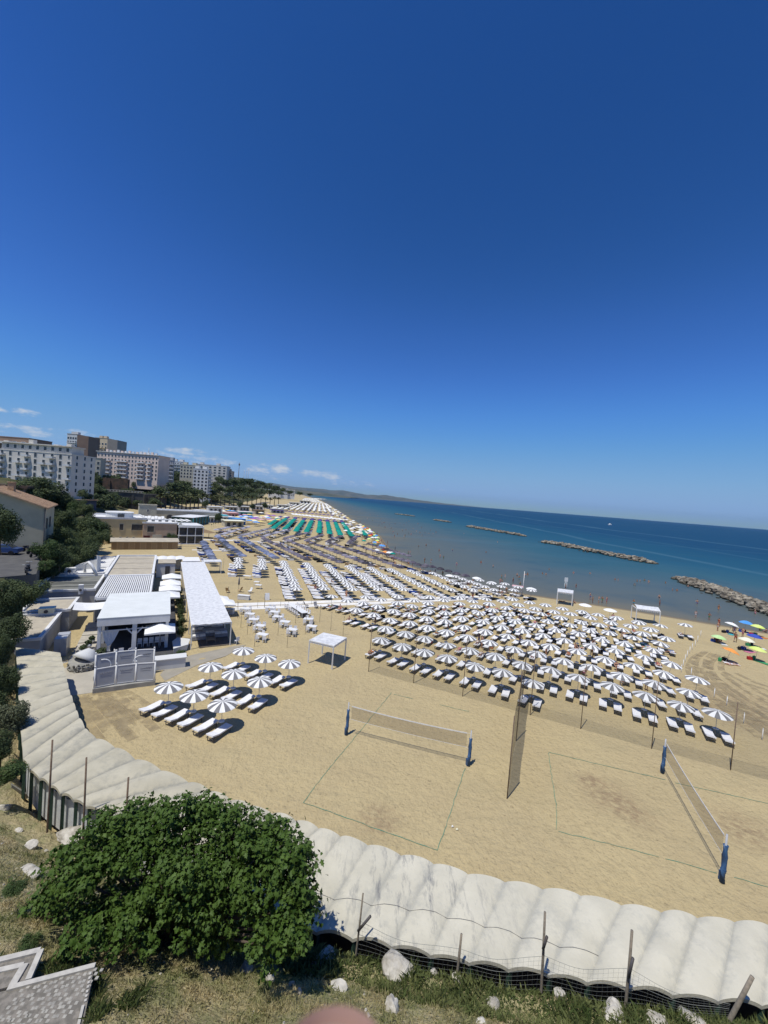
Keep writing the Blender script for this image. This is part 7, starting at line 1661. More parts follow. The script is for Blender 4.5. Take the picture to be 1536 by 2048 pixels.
def seafront():
    # low arcaded building, tower, awnings, netted pavilion
    root, a_, d, L, n = block('arcaded_building', 'low cream seafront building with arched openings', (-109, 184), (-84, 201), 9, -.5, 4.9, M['plaster_cream'], M['roof_white'], parapet=.5)
    for k in range(4):
        o = MB(); c = a_ + d * L * (.26 + .19 * k) + n * .04; P = [(c[0] + d[0] * x, c[1] + d[1] * x, z) for x, z in [(-1.5, .2), (1.5, .2), (1.5, 1.8)] + [(1.5 * math.cos(t), 1.8 + 1.4 * math.sin(t)) for t in np.linspace(.3, math.pi - .3, 7)] + [(-1.5, 1.8)]]
        o.add(P, [tuple(range(len(P)))]); o.build('arch', M['dark_floor'], root)
    root, a_, d, L, n = block('small_tower', 'small square cream tower with one window by the arcaded building', (-108.5, 174), (-103, 178), 5, -.5, 7.6, M['plaster_cream'], M['plaster_cream'], parapet=.3); win(root, a_, d, n, L * .5, 5.2, .7, 1.1)
    for k, (u0, u1, v, Y, dep, lb) in enumerate(((258, 330, 1030, 150, 14, 'white awning roof spreading behind the beige clubhouse'), (328, 384, 1036, 150, 9, 'long white slatted awning reaching towards the blue chains'), (235, 268, 1020, 160, 8, 'white awning nearest the small tower'))):
        a, b = at(u0, v, Y), at(u1, v + 3, Y + 6); t = thing('awning', (0, 0, 0), lb, 'awning'); a_, d, L, n = facade_pts(a[:2], b[:2]); z = 3.6; o = MB(); K = 10
        for q in range(K): p0 = a_ + d * L * q / K; p1 = a_ + d * L * (q + .9) / K; o.prism([tuple(p0), tuple(p1), tuple(p1 - n * dep), tuple(p0 - n * dep)], z + .2 * (q % 2), z + .2 * (q % 2) + .1)
        o.build('fabric', M['white_fabric'], t)
        for q in range(5): o = MB(); p = a_ + d * L * q / 4 - n * .3; o.box((p[0], p[1], z / 2), (.15, .15, z)); o.build('post', M['white'], t)
    root, a_, d, L, n = block('netted_pavilion', 'green-netted sports pavilion at the head of the beach', at(386, 1040, 172)[:2], at(417, 1036, 190)[:2], 9, -.5, 3.8, M['green_paint'], M['white'], parapet=.15)
    for k in range(6): o = MB(); p = a_ + d * L * k / 5 + n * .1; o.box((p[0], p[1], 1.9), (.18, .18, 4.2)); o.build('post', M['teal'], root)
    # huts and kiosks along the head of the far beach
    H_ = [(418, 446, 1004, 245, 5.5, 'white_wall', 'white', 'white two-storey seafront block with teal awning'), (415, 455, 1021, 205, 3.2, 'teal', 'teal', 'long turquoise awning hut at the head of the beach'), (414, 436, 1026, 196, 2.8, 'white_wall', 'roof_white', 'white kiosk under the turquoise awning'), (456, 478, 1016, 230, 3.4, 'pink', 'pink', 'pinkish hut beside the turquoise awning'), (446, 470, 1026, 205, 2.7, 'white_wall', 'roof_white', 'white kiosk with a low flat roof before the blue hut'), (478, 506, 1012, 250, 3.4, 'teal', 'roof_white', 'teal kiosk with a broad white roof'), (450, 488, 1038, 182, 2.8, 'plaster_cream', 'cream_canvas', 'cream flat-roofed bar nearest the green rows'), (474, 492, 1030, 196, 2.9, 'sky_canvas', 'sky_canvas', 'blue canvas hut among the kiosks'), (452, 476, 1003, 300, 3.6, 'plaster_grey', 'roof_white', 'grey kiosk in the shade of the palms'), (480, 500, 1001, 320, 3.6, 'plaster_grey', 'white', 'white-roofed kiosk under the palms'), (505, 528, 1000, 350, 3.8, 'white_wall', 'white', 'white kiosk further along the palms'), (532, 548, 999, 390, 3.8, 'white_wall', 'roof_white', 'low white hut past the round bush'), (545, 570, 1006, 330, 3.4, 'white_wall', 'white', 'white beach bar with a long flat roof near the purple parasols'), (556, 580, 1000, 420, 4, 'white_wall', 'white', 'white pavilion at the start of the long white rows'), (580, 600, 997, 540, 4.5, 'white_wall', 'white', 'white far bathing hut past the pavilion'), (512, 530, 1008, 290, 3.2, 'greybrown_wall', 'thatch', 'thatched brown hut among the far kiosks'), (395, 416, 1013, 232, 3.4, 'plaster_grey', 'roof_white', 'grey low building behind the netted pavilion'), (600, 622, 994, 700, 5, 'white_wall', 'white', 'last white hut before the shore curves away')]
    for u0, u1, v, Y, h, m, rm, lb in H_:
        a, b = at(u0, v, Y)[:2], at(u1, v, Y + 5)[:2]; zb = max(0, min(gh(*a), gh(*b))); nm = [w for w in ('block', 'kiosk', 'hut', 'bar', 'pavilion', 'building') if w in lb][0]; root, a_, d, L, n = block('beach_' + nm, lb, a, b, 6, zb - .5, zb + h, M[m], M[rm], parapet=0, cat=nm)
        o = MB(); c = a_ + d * L / 2 + n * .6; o.box((c[0], c[1], zb + h + .12), (L + .8, 2.6, .16), math.atan2(d[1], d[0])); c2 = c - n * 3.9; o.box((c2[0], c2[1], zb + h + .12), (L + .8, 5.2, .16), math.atan2(d[1], d[0])); o.build('awning', M[rm], root)
        for k in range(3): o = MB(); p = a_ + d * L * (.2 + .3 * k) + n * .03; o.box((p[0], p[1], zb + h * .45), (L * .16, .1, h * .6), math.atan2(d[1], d[0])); o.build('opening', M['dark_floor'], root)
    # mixed canvas parasols between the huts and the green rows
    MIX = {'yellow': M['yellow_canvas'], 'violet': M['violet_canvas'], 'sky': M['sky_canvas'], 'cream': M['cream_canvas'], 'pink': M['pink'], 'white': M['canvas_white']}; ST = {k: Stamp(parasol_small(k + '_parasol', m, 1.9, 2.5, 8)) for k, m in MIX.items()}; r = np.random.default_rng(8); cnt = {}
    for k in range(70):
        Y = r.uniform(196, 285); u = r.uniform(468, 560) if Y < 240 else r.uniform(440, 575); p = at(u, 1000, Y); 
        if gh(p[0], p[1]) > 1.5: continue
        c_ = ('yellow', 'violet', 'yellow', 'sky', 'cream', 'white', 'pink')[k % 7]; cnt[c_] = cnt.get(c_, 0) + 1; ST[c_]((p[0], p[1], 0), k, 1, c_ + ' canvas parasol in the crowded patch between the huts and the green rows', 'parasol', c_ + ' parasols in the crowded patch')
    # cars on the seafront road
    for k, (u, v) in enumerate(((150, 1024), (158, 1026), (166, 1025), (174, 1027), (182, 1026), (163, 1031), (172, 1033), (186, 1032), (152, 1018), (190, 1019))):
        c_ = ('white', 'silver', 'black', 'blue')[k % 4]; Y = 17 * 785 / max(v - 953, 30) * .8; p = at(u, v, 168 + (k % 3) * 5); z = gh(p[0], p[1]); CAR[c_]((p[0], p[1], max(z, 0)), .6 + .1 * k, 1, c_ + ' car parked %s along the seafront road beyond the trees' % nth(k + 1), 'car', 'cars parked along the seafront road')
    t = thing('blue_hoarding', (0, 0, 0), 'dull blue site hoarding beyond the parked cars', 'hoarding'); o = MB(); a, b = at(140, 1015, 178), at(192, 1013, 190); o.beam((a[0], a[1], 4.5), (b[0], b[1], 4.5), .4, 5); o.build('panel', mat('hoarding_blue', (.035, .05, .09), (.05, .065, .11), .3), t); o = MB(); o.beam((a[0], a[1], 7.3), (b[0], b[1], 7.3), 3, .3); o.build('roof', M['roof_tile'], t)


seafront()


# ------------------------------------------------------------------ breakwaters
def breakwater(pts, w, hgt, n, label, seed):
    r = np.random.default_rng(seed); P = np.array(pts, float); s = np.concatenate([[0], np.cumsum(np.hypot(*np.diff(P, axis=0).T))]); mb = MB(); protos = []
    for q in range(4):
        bm = rock_bm(seed * 10 + q, 1, .5); bm.verts.ensure_lookup_table(); protos.append(([v.co[:] for v in bm.verts], [tuple(v.index for v in f.verts) for f in bm.faces])); bm.free()
    for k in range(n):
        t = s[-1] * k / n; x, y = np.interp(t, s, P[:, 0]), np.interp(t, s, P[:, 1]); end = min(t, s[-1] - t) / 8; ww = w * min(1, .35 + end); o = r.normal() * .42; sz = r.uniform(.5, 1.35) * (1.25 if r.random() < .15 else 1) * w / 7
        z = -.45 + max(0, hgt * min(1, .3 + end) * (1 - abs(o) ** 1.5)) * r.uniform(.6, 1.1); i = np.clip(np.searchsorted(s, t) - 1, 0, len(P) - 2); d = (P[i + 1] - P[i]) / np.linalg.norm(P[i + 1] - P[i]); nn = np.array([-d[1], d[0]]); V, F = protos[k % 4]; rot = Matrix.Rotation(r.uniform(0, 6.28), 3, 'Z') @ Matrix.Rotation(r.uniform(0, 3), 3, 'X')
        mb.add([tuple(np.array(rot @ Vector(v)) * np.array([1.1, 1, .75]) * sz + np.array([x + nn[0] * o * ww, y + nn[1] * o * ww, z])) for v in V], F)
    W_ = []
    for q in range(len(P)):
        d = P[min(q + 1, len(P) - 1)] - P[max(q - 1, 0)]; d = d / np.linalg.norm(d); nn = np.array([-d[1], d[0]]) * w * .35; W_ += [(*(P[q] - nn), -.9), (*P[q], -.38), (*(P[q] + nn), -.9)]
    mb.add(W_, [(3 * q + e, 3 * q + e + 1, 3 * q + e + 4, 3 * q + e + 3) for q in range(len(P) - 1) for e in (0, 1)])
    tag(mb.build('breakwater', M['sea_rock']), label, 'breakwater', 'rock breakwaters off the beach')


g2 = lambda u, v: tuple(G(u, v, -.3)[:2])
breakwater([g2(935, 1053), g2(985, 1062), g2(1050, 1073)], 5.5, 1.4, 420, 'rock breakwater, second farthest, low and broken', 61)
breakwater([g2(868, 1040), g2(900, 1045)], 5.5, 1.2, 150, 'farthest short rock breakwater', 62)
breakwater([g2(790, 1028), g2(830, 1033)], 6, .9, 130, 'barely showing line of rocks off the far beach', 65)
breakwater([g2(1084, 1084), g2(1130, 1092), g2(1200, 1107), g2(1260, 1118), g2(1308, 1128)], 5.5, 1.5, 640, 'long thin rock breakwater across the middle of the bay', 63)
breakwater([g2(1352, 1157), g2(1395, 1170), g2(1440, 1186), g2(1490, 1206), g2(1560, 1232), g2(1640, 1255)], 5, 1.5, 760, 'nearest rock breakwater with pale boulders running out of the picture', 64)


# ------------------------------------------------------------------ people
def person_mesh(name, pose, cloth, skin, hairlen=.0, top=False):
    """one continuous body grown on a posed skeleton; swimwear and hair are colour zones of the same surface"""
    J = {'stand': dict(pel=(0, 0, .93), chest=(0, -.01, 1.27), neck=(0, 0, 1.47), head=(0, .02, 1.60), top=(0, .02, 1.70), hipL=(.09, 0, .90), kneeL=(.10, .02, .49), ankL=(.10, -.03, .08), toeL=(.11, .12, .03), shL=(.18, -.01, 1.40), elL=(.25, -.02, 1.12), wrL=(.25, .08, .89), hdL=(.25, .12, .80)),
         'lie': None, 'sit': None}
    S_ = dict(J['stand'])
    R__ = {k[:-1] + 'R': (-v[0], v[1], v[2]) for k, v in S_.items() if k.endswith('L')}; S_.update(R__)
    if pose == 'walk': S_.update(kneeL=(.10, .20, .52), ankL=(.10, .16, .10), toeL=(.11, .30, .05), kneeR=(-.10, -.04, .49), ankR=(-.10, -.26, .14), toeR=(-.11, -.14, .04), elL=(.24, -.14, 1.14), wrL=(.24, -.12, .91), hdL=(.24, -.08, .83), elR=(-.24, .08, 1.14), wrR=(-.23, .24, .98), hdR=(-.22, .30, .93))
    if pose == 'hips': S_.update(elL=(.38, -.08, 1.16), wrL=(.2, .02, 1.0), hdL=(.14, .06, .97), elR=(-.30, .12, 1.14), wrR=(-.18, .28, 1.24), hdR=(-.14, .32, 1.30))
    if pose == 'lie':
        f = lambda p: (p[0] * 1.1, p[2] - .9, p[1] * .8 + .50); S_ = {k: f(v) for k, v in S_.items()}; S_.update(kneeL=(.11, -.40, .66), toeL=(.12, -.90, .56), toeR=(-.12, -.90, .56))
    if pose == 'sit':
        S_.update(pel=(0, 0, .48), hipL=(.09, .02, .47), hipR=(-.09, .02, .47), kneeL=(.12, .40, .50), kneeR=(-.12, .40, .50), ankL=(.11, .44, .10), ankR=(-.11, .44, .10), toeL=(.11, .58, .06), toeR=(-.11, .58, .06), chest=(0, -.08, .82), neck=(0, -.06, 1.02), head=(0, -.02, 1.15), top=(0, -.02, 1.25), shL=(.18, -.08, .95), shR=(-.18, -.08, .95), elL=(.26, .08, .72), elR=(-.26, .08, .72), wrL=(.18, .30, .62), wrR=(-.18, .30, .62), hdL=(.15, .38, .58), hdR=(-.15, .38, .58))
    rad = dict(pel=.125, chest=.135, neck=.055, head=.088, top=.055, hip=.085, knee=.056, ank=.038, toe=.028, sh=.058, el=.042, wr=.030, hd=.030)
    names = list(S_); E = [('pel', 'chest'), ('chest', 'neck'), ('neck', 'head'), ('head', 'top')]
    for s in 'LR': E += [('pel', 'hip' + s), ('hip' + s, 'knee' + s), ('knee' + s, 'ank' + s), ('ank' + s, 'toe' + s), ('chest', 'sh' + s), ('sh' + s, 'el' + s), ('el' + s, 'wr' + s), ('wr' + s, 'hd' + s)]
    me = bpy.data.meshes.new(name); me.from_pydata([S_[n] for n in names], [(names.index(a), names.index(b)) for a, b in E], []); o = bpy.data.objects.new(name, me); COL.objects.link(o)
    m = o.modifiers.new('skin', 'SKIN'); m.use_smooth_shade = True; sub = o.modifiers.new('sub', 'SUBSURF'); sub.levels = sub.render_levels = 1
    for i, n in enumerate(names):
        k = n if n in rad else n[:-1]; v = me.skin_vertices[0].data[i]; q = rad[k]; v.radius = (q * (1.15 if n in ('pel', 'chest') else 1), q * (.8 if n in ('pel', 'chest') else 1)); v.use_root = n == 'pel'
    dg = bpy.context.evaluated_depsgraph_get(); ev = o.evaluated_get(dg); out = bpy.data.meshes.new_from_object(ev); bpy.data.objects.remove(o); out.name = name
    out.materials.clear(); [out.materials.append(x) for x in (skin, cloth, M['hair'])]
    pel, hd, ch = np.array(S_['pel']), np.array(S_['head']), np.array(S_['chest']); ax = (ch - pel) / np.linalg.norm(ch - pel); back = np.array((0, -1, 0)) if pose != 'lie' else np.array((0, .4, -1))
    for p in out.polygons:
        c = np.array(p.center); t = (c - pel) @ ax; dist = np.linalg.norm(c - pel); near = np.linalg.norm(c - hd) < .145 if pose != 'lie' else np.linalg.norm(c - hd) < .15; mi = 0
        lat = abs(c[0]); lim = .21
        if lat < lim and -.17 < t < .06 and dist < .26: mi = 1
        if top and lat < .19 and .22 < t < .36: mi = 1
        up = np.array(S_['top']) - hd; up = up / np.linalg.norm(up)
        if near and (((c - hd) @ up > .045) or ((c - hd) @ back > .035 and (c - hd) @ up > -.09 - hairlen)): mi = 2
        p.material_index = mi; p.use_smooth = True
    return out


PM = {}
_cl = list(CL)


def person(x, y, z, rz, pose, ck, label, group, top=False, tan=False, scale=1.0):
    key = (pose, ck, top, tan)
    if key not in PM: PM[key] = person_mesh('person', pose, M['cloth_' + ck], M['skin_tan'] if tan else M['skin'], .08 if top else 0, top)
    o = bpy.data.objects.new('person', PM[key]); COL.objects.link(o); o.location = (x, y, z); o.rotation_euler = (0, 0, rz); o.scale = (scale,) * 3; return tag(o, ' '.join(label.split()[:16]), 'person', group)


def crowd():
    r = np.random.default_rng(23); sea_px = [(1131, 1178), (1152, 1175), (1180, 1199), (1185, 1206), (1197, 1206), (1204, 1206), (1213, 1207), (1267, 1211), (1318, 1198), (1319, 1212), (1394, 1208), (1437, 1220), (1391, 1235), (1418, 1240), (1510, 1228), (1269, 1172), (1376, 1175), (1230, 1160), (1236, 1162), (1274, 1163), (1280, 1163), (1289, 1162), (1297, 1165), (1331, 1167), (1345, 1181), (1354, 1182), (1180, 1148), (1085, 1148), (1092, 1150), (1098, 1140), (1147, 1147), (1038, 1160), (1034, 1152), (1026, 1165), (1050, 1152), (1055, 1150), (1010, 1156), (1003, 1158), (1000, 1168), (1004, 1170), (986, 1135), (962, 1126), (913, 1132), (849, 1125), (862, 1126), (887, 1117), (880, 1115), (837, 1096), (852, 1093), (878, 1103), (905, 1102), (972, 1105), (995, 1085), (816, 1110), (820, 1109), (793, 1110), (798, 1110), (775, 1088), (773, 1097), (789, 1075), (808, 1075), (810, 1073), (822, 1070), (817, 1068), (805, 1062), (812, 1060), (826, 1058), (840, 1066), (844, 1072), (850, 1066), (858, 1068), (782, 1058), (779, 1050), (770, 1056), (764, 1048), (768, 1046), (762, 1040), (790, 1048), (800, 1047), (813, 1045), (818, 1043), (843, 1055), (866, 1068), (872, 1065), (928, 1068), (939, 1052), (755, 1032), (748, 1028), (740, 1030), (730, 1025), (722, 1020), (714, 1024), (735, 1038), (745, 1042), (705, 1015), (700, 1010), (712, 1012), (758, 1052), (786, 1066), (795, 1070), (833, 1063), (861, 1061), (836, 1048), (808, 1050)]
    n = {}
    for k, (u, v) in enumerate(sea_px):
        p = G(u, v, -.3); d = float(SEAF(np.array([p[0]]), np.array([p[1]]))[0]); ck = _cl[k % 8]; top = k % 3 == 0; pose = ('stand', 'hips', 'walk')[k % 3]; depth = min(.95, max(.08, .05 + .028 * d)) if d > 0 else 0
        where = 'close to the shore' if d < 9 else 'in the shallows' if d < 30 else 'far out in the bay'
        lb = '%s bather, %s %s, %s %s' % ('tanned' if k % 2 else 'fair', ck, 'bikini' if top else 'trunks', {'stand': 'standing upright', 'hips': 'with bent arms', 'walk': 'wading'}[pose], where)
        person(p[0], p[1], -.3 - depth if d > 0 else gh(p[0], p[1]), r.uniform(0, 6.28), pose, ck, lb, 'bathers ' + where, top, k % 2 == 1, r.uniform(.92, 1.08))
    # on the sand near the water and by the public beach
    for k, (u, v, pose) in enumerate(((1437, 1252, 'walk'), (1435, 1262, 'stand'), (1465, 1262, 'hips'), (1468, 1270, 'stand'), (1520, 1258, 'sit'), (1532, 1262, 'sit'), (1430, 1284, 'sit'), (1441, 1286, 'sit'), (1470, 1285, 'walk'), (1463, 1330, 'lie'), (1027, 1182, 'hips'), (1033, 1185, 'stand'), (1040, 1172, 'stand'), (1012, 1187, 'walk'), (998, 1190, 'stand'), (936, 1168, 'sit'), (945, 1170, 'stand'), (1003, 1196, 'stand'), (790, 1100, 'stand'), (760, 1095, 'walk'), (749, 1080, 'stand'), (742, 1072, 'sit'), (735, 1060, 'stand'), (728, 1052, 'walk'), (720, 1045, 'stand'), (712, 1038, 'stand'), (900, 1158, 'stand'), (870, 1148, 'walk'), (885, 1152, 'stand'), (1148, 1205, 'sit'), (1125, 1203, 'lie'), (1485, 1275, 'hips'))):
        p = G(u, v); z = gh(p[0], p[1]); ck = _cl[(k * 3 + 1) % 8]; person(p[0], p[1], z - (.38 if pose in ('sit', 'lie') else 0), r.uniform(0, 6.28), pose, ck, 'person in %s swimwear %s on the sand, %s' % (ck, {'walk': 'walking', 'stand': 'standing', 'hips': 'with bent arms', 'sit': 'sitting', 'lie': 'lying'}[pose], 'public beach' if u > 1400 else 'by the water' if u > 930 else 'far up the beach'), 'people on the sand', k % 3 == 0, k % 2 == 0)
    for k, (u, v, pose) in enumerate(((957, 1290, 'hips'), (963, 1296, 'stand'), (1245, 1372, 'sit'), (1292, 1382, 'stand'), (1170, 1352, 'sit'), (1150, 1302, 'sit'), (1183, 1315, 'stand'), (890, 1328, 'sit'), (880, 1322, 'lie'), (724, 1175, 'sit'), (663, 1168, 'sit'), (636, 1177, 'sit'), (630, 1180, 'sit'), (692, 1198, 'stand'), (750, 1250, 'stand'), (746, 1226, 'sit'), (820, 1240, 'stand'), (895, 1270, 'stand'), (1017, 1325, 'sit'), (1092, 1310, 'stand'), (1040, 1285, 'sit'), (985, 1302, 'sit'), (1232, 1340, 'sit'), (1290, 1300, 'lie'), (1340, 1310, 'lie'), (915, 1268, 'lie'), (838, 1195, 'sit'), (945, 1200, 'stand'), (1225, 1245, 'stand'), (1265, 1262, 'stand'), (1075, 1275, 'sit'))):
        p = G(u, v); ck = _cl[(k * 5 + 2) % 8]; person(p[0], p[1], 0 - (.1 if pose in ('sit', 'lie') else 0), r.uniform(0, 6.28), pose, ck, 'person in %s swimwear %s among the striped parasols' % (ck, {'walk': 'walking', 'stand': 'standing', 'hips': 'with bent arms', 'sit': 'sitting', 'lie': 'lying'}[pose]), 'people among the striped parasols', k % 2 == 0, k % 3 == 0)
    # sunbathers, towels and bags on and beside the beds of the big field
    F = [b for b in BEDS if 'field' in b[3] or 'netting' in b[3]]; sel = r.choice(len(F), 120, replace=False)
    for k, i in enumerate(sel):
        x, y, rz, lab, side = F[i]
        if y < 45: continue
        short = lab.split(' from the land')[0].replace(' parasol', '').replace(' big field behind netting', '') + (' parasol, row ' + lab.split('row ')[1].split(' ')[0] if 'row ' in lab else ' parasol'); ck = _cl[(k * 3) % 8]
        if k % 3 == 0: person(x, y, .10, rz + math.pi * (k % 2), 'lie', ck, 'person in %s swimwear lying on the %s sunbed, %s' % (ck, side, short), 'sunbathers in the big field', k % 2 == 0, k % 4 < 2)
        elif k % 3 == 1:
            t = MB(); t.box((0, .25, .405), (.62, 1.2, .03)); t.box((.325, .3, .3), (.02, .8, .22)); o = t.build('towel', M['cloth_' + ck], None, (x, y, 0)); o.rotation_euler = (0, 0, rz); tag(o, '%s towel on the %s sunbed, %s' % (ck, side, short), 'towel', 'towels in the big field')
        else:
            t = MB(); t.box((0, 0, .2), (.5, .32, .4)); t.tube([(-.18, 0, .4), (0, 0, .6), (.18, 0, .4)], .02, 5); o = t.build('beach_bag', M['cloth_' + ck], None, (x + .5, y + .8, 0)); o.rotation_euler = (0, 0, k); tag(o, '%s bag in the shade by the %s sunbed, %s' % (ck, side, short), 'bag', 'bags in the big field')


crowd()
p = at(1220, 1050, 900); t = thing('motor_boat', (p[0], p[1], -.3), 'small white motor boat far out on the open sea', 'boat', None, .6)
q = MB(); q.add([(-6, -2, 1.3), (3, -2.2, 1.4), (7, 0, 1.9), (3, 2.2, 1.4), (-6, 2, 1.3), (-5.5, -1.4, -.4), (3, -1.4, -.4), (5.5, 0, -.2), (3, 1.4, -.4), (-5.5, 1.4, -.4)], [(0, 5, 6, 1), (1, 6, 7, 2), (2, 7, 8, 3), (3, 8, 9, 4), (4, 9, 5, 0), (0, 1, 2, 3, 4)]); q.build('hull', M['white'], t); q = MB(); q.box((-.5, 0, 2.3), (4.5, 2.8, 1.9)); q.box((-1, 0, 3.5), (2.5, 2.2, 1.0)); q.build('cabin', M['white'], t)

# ------------------------------------------------------------------ thick scrub on the landward bank, the seafront road
def scrub():
    r = np.random.default_rng(91); n = 0
    for k in range(400):
        Y = r.uniform(24, 175); x = r.uniform(-175, -22); d = float(FD(np.array([x]), np.array([Y]))[0])
        if d < (2.2 if Y < 75 else 1.0) or d > (7 if Y < 45 else 14 if Y < 100 else 26): continue
        if in_poly(np.array([x]), np.array([Y]), PARK)[0] or (abs(x + 58) < 9 and 60 < Y < 80): continue
        s = r.uniform(1.3, 2.6) * (1 if Y < 60 else 1.35); key = ('dark_near', 'oak_near', 'dark_near', 'shrub')[k % 4]
        if key not in PROT: continue
        z = gh(x, Y); n += 1; zone = 'beside the flat roofs' if Y < 60 else 'between the house and the beige clubhouse' if Y < 110 else 'along the road beyond the beige clubhouse'
        PROT[key]((x, Y, z + s * .7), r.uniform(0, 6), (s * 1.15, s * 1.15, s), ('dark' if key == 'dark_near' else 'bright green' if key == 'shrub' else 'mid-green') + ' scrub bush on the bank ' + zone, 'bush', 'scrub ' + zone)
        if n > 110: break


PARK = [tuple(G(u, v, zp)[:2]) for u, v in ((-60, 1080), (84, 1084), (92, 1130), (80, 1156), (-60, 1175))]
scrub()
RD = [(-82, 124), (-104, 158), (-118, 190), (-138, 245), (-152, 300), (-153, 360), (-150, 450), (-180, 600)]
for a, b in zip(RD[:-1], RD[1:]):
    a, b = np.array(a, float), np.array(b, float); d = (b - a) / np.linalg.norm(b - a); n = np.array([-d[1], d[0]]) * 5; sheet('seafront_road', [a - n - d, b - n + d, b + n + d, a + n - d], M['asphalt'], .08 + .004 * int(a[1] / 20), 'grey seafront road behind the beach', 'road', .6)

# ------------------------------------------------------------------ the photographer's fingertip at the lens
def finger():
    J = [(0, 0, 0, .0078), (0, .004, .006, .0086), (0, .016, .0085, .0092), (0, .028, .008, .0093), (0, .044, .002, .0098), (0, .066, -.012, .0105), (0, .09, -.03, .011)]
    V = []; F = []; n = 20
    for i, (x, y, z, r) in enumerate(J):
        a = np.array(J[max(i - 1, 0)][:3]); b = np.array(J[min(i + 1, len(J) - 1)][:3]); t = (b - a) / np.linalg.norm(b - a); e = np.array((1.0, 0, 0)); w = np.cross(t, e)
        for k in range(n): an = 2 * math.pi * k / n; rr = r * (.55 if i == 0 else 1); V.append(np.array((x, y, z)) + e * rr * math.cos(an) + w * rr * .88 * math.sin(an))
    for i in range(len(J) - 1):
        for k in range(n): F.append((i * n + k, i * n + (k + 1) % n, (i + 1) * n + (k + 1) % n, (i + 1) * n + k))
    V.append(np.array((0, -.004, -.002))); F += [(len(V) - 1, (k + 1) % n, k) for k in range(n)]; mb = MB(); mb.add(V, F, 0, True)
    o = mb.build('finger', mat('finger_skin', (.62, .42, .32), (.56, .36, .27), 90, .5)); s = o.modifiers.new('sub', 'SUBSURF'); s.levels = s.render_levels = 2
    # nail
    q = MB(); K = 6; P = []
    for i in range(K + 1):
        for k in range(K + 1): a = (k / K - .5) * 1.7; P.append((.0078 * math.sin(a), .004 + .0115 * i / K, .0085 + .0078 * math.cos(a) + .0014 * i / K))
    q.add(P, [(i * (K + 1) + k, i * (K + 1) + k + 1, (i + 1) * (K + 1) + k + 1, (i + 1) * (K + 1) + k) for i in range(K) for k in range(K)], 0, True); q.build('nail', mat('nail', (.58, .38, .32), None, rough=.3), o)
    # camera frame: the tip pokes up into the bottom of the view a few centimetres in front of the lens
    fw, up, rt = CR @ np.array((0, 0, 1)), CR @ np.array((0, -1, 0)), CR @ np.array((1, 0, 0)); dist = .045
    c = np.array((0, 0, H)) + fw * dist + rt * (648 - 768) / FPX * dist + up * (-(2040 - 1024) / FPX * dist - .0105)
    o.matrix_world = Matrix(((rt[0], -up[0] * .94 + fw[0] * -.34, fw[0], c[0]), (rt[1], -up[1] * .94 + fw[1] * -.34, fw[1], c[1]), (rt[2], -up[2] * .94 + fw[2] * -.34, fw[2], c[2]), (0, 0, 0, 1)))
    tag(o, "blurred tip of the photographer's finger intruding at the bottom edge", 'finger')


finger()
cam.dof.use_dof = True; cam.dof.focus_distance = 45.0; cam.dof.aperture_fstop = cam.lens / 1.5


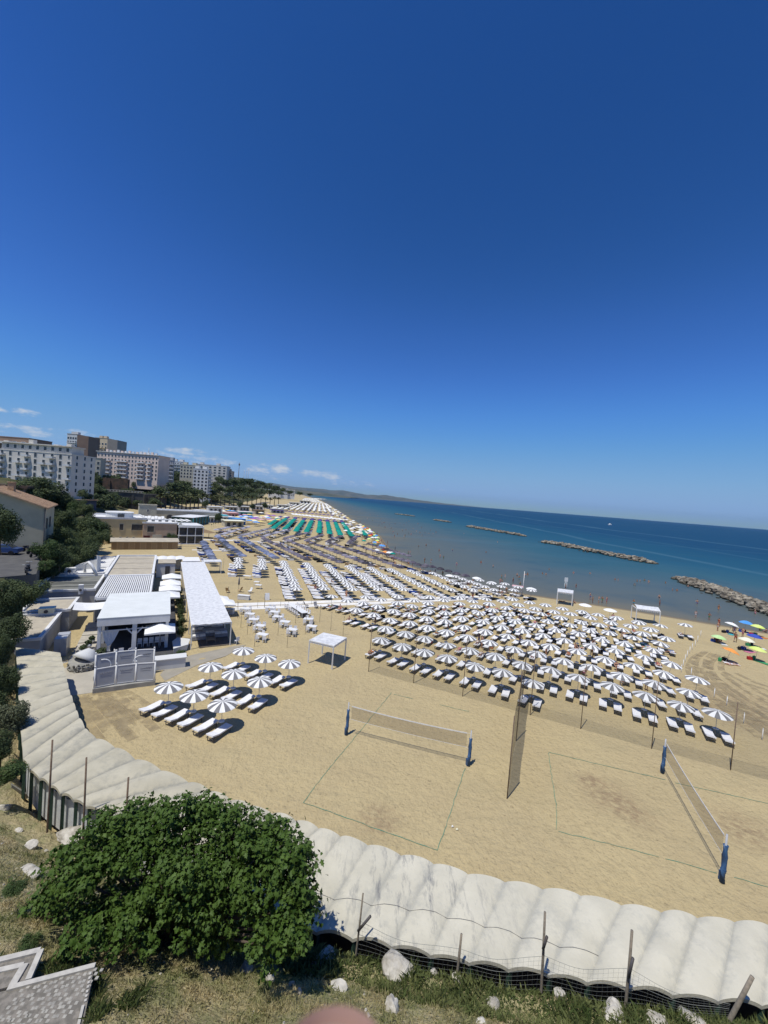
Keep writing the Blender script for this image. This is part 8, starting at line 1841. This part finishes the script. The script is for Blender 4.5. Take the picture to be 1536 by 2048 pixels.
def more_green():
    """the dense thicket between the house and the clubhouse, the wooded slope under the town, clutter along the water"""
    r = np.random.default_rng(191); poly = [(100, 1012), (140, 1000), (178, 1010), (200, 1040), (198, 1085), (165, 1120), (140, 1138), (82, 1140), (75, 1100), (110, 1085)]
    n = 0
    while n < 46:
        u, v = r.uniform(70, 205), r.uniform(998, 1142)
        if not in_poly(np.array([u]), np.array([v]), poly)[0]: continue
        Y = np.interp(v, [1000, 1140], [100, 57]); k = ('oak_near', 'dark_near', 'oak_near', 'shrub')[n % 4]; q = r.uniform(12, 22) * (70 / Y); p = at(u, v, Y)
        if p[2] < gh(p[0], p[1]) + .3: p[2] = gh(p[0], p[1]) + .5
        s = q / 785 * Y; PROT[k](p, r.uniform(0, 6), (s * 1.3, s * 1.3, s * 1.1), {'oak_near': 'mid-green', 'dark_near': 'dark', 'shrub': 'bright green'}[k] + ' leafy tree in the thicket between the house and the beige clubhouse', 'tree', 'thicket beside the beige clubhouse'); n += 1
    n = 0
    for _ in range(3000):
        Y = r.uniform(205, 430); d = r.uniform(4, 60); x = float(np.interp(Y, [190, 250, 300, 360, 450], [-134, -158, -170, -170, -167])) - d
        if d > 38 and Y < 330: continue
        z = gh(x, Y); s = r.uniform(3.2, 5.6); u = 768 + 785 * x / Y
        if u < 165 or u > 430: continue
        PROT['far' if n % 2 else 'far2']((x, Y, z + s * .55), r.uniform(0, 6), (s * 1.1, s * 1.1, s), ('round' if n % 2 else 'dark') + ' evergreen tree on the wooded slope under the town', 'tree', 'evergreens on the wooded slope under the town'); n += 1
        if n > 150: break
    cols = ['blue', 'green', 'lime', 'red', 'white', 'orange']; mm = [M['sky_canvas'], M['green_canvas'], M['lime_canvas'], M['cloth_red'], M['canvas_white'], M['orange_canvas']]; ST = {c: Stamp(parasol_small(c + '_beach_parasol', m, 1.0, 2.0, 8)) for c, m in zip(cols, mm)}
    for k in range(48):
        Y = r.uniform(118, 235); x = float(np.interp(Y, [101, 132, 202, 349], [15, 4.2, -2, -31])) - 2.5 - abs(r.normal()) * 3.0; c = cols[k % 6]
        ST[c]((x, Y, 0), k, 1, c + ' beach parasol pitched near the waterline beside the far rows', 'parasol', c + ' parasols along the far waterline')
    for k in range(70):
        Y = r.uniform(95, 230); x = float(np.interp(Y, [95, 101, 132, 202, 349], [21, 15, 4.2, -2, -31])) - .5 - abs(r.normal()) * 4.0; ck = _cl[k % 8]; po = ('stand', 'walk', 'hips', 'sit')[k % 4]
        person(x, Y, gh(x, Y) - (.38 if po == 'sit' else 0), r.uniform(0, 6), po, ck, 'person in %s swimwear %s on the far sand by the waterline' % (ck, {'walk': 'walking', 'stand': 'standing', 'hips': 'with bent arms', 'sit': 'sitting'}[po]), 'people by the far waterline', k % 3 == 0, k % 2 == 0)
    # dark bags, folded towels and people in the shade of the back rows
    for k, p in enumerate(FIELD):
        if p[1] < 52 or k % 2: continue
        ck = ('black', 'blue', 'black', 'red', 'turquoise', 'black')[k % 6]; x, y = p[0] + r.uniform(-.2, .9), p[1] + r.uniform(.1, .9); o = MB(); o.box((0, 0, .22), (.8, .4, .44)); o.tube([(-.2, 0, .4), (0, 0, .6), (.2, 0, .4)], .02, 5); o = o.build('beach_bag', M['cloth_' + ck], None, (x, y, 0)); o.rotation_euler = (0, 0, k); q = [i for i, f in enumerate(FIELD) if f is p][0]; acc = 0
        for ri, (j, a, b) in enumerate(ROWS):
            if q < acc + b - a + 1: break
            acc += b - a + 1
        tag(o, '%s beach bag by the pole of the %s parasol in row %s of the field' % (ck, nth(q - acc + 1), 'one two three four five six seven eight nine ten eleven'.split()[ri]), 'bag', 'bags in the big field')
        if k % 4 == 0: person(x - .9, y - .2, -.1, r.uniform(0, 6), 'sit', _cl[k % 8], 'person in %s swimwear sitting by the %s parasol of row %s' % (_cl[k % 8], nth(q - acc + 1), 'one two three four five six seven eight nine ten eleven'.split()[ri]), 'people sitting in the big field', k % 3 == 0, k % 8 == 0)


more_green()

# ------------------------------------------------------------------ the air
hz = MB(); hz.box((2500, 8200, 195), (27000, 17600, 410)); hzo = hz.build('haze', bpy.data.materials.new('air'))
hm = hzo.data.materials[0]; hm.use_nodes = True; hn = hm.node_tree.nodes; hn.remove(hn['Principled BSDF']); pv = hn.new('ShaderNodeVolumePrincipled'); pv.inputs['Color'].default_value = (.42, .66, 1.0, 1); pv.inputs['Density'].default_value = 2.6e-5; pv.inputs['Anisotropy'].default_value = .2
hm.node_tree.links.new(pv.outputs[0], hn['Material Output'].inputs['Volume']); kind(hzo, 'stuff', 'pale summer haze over the bay', 'haze')
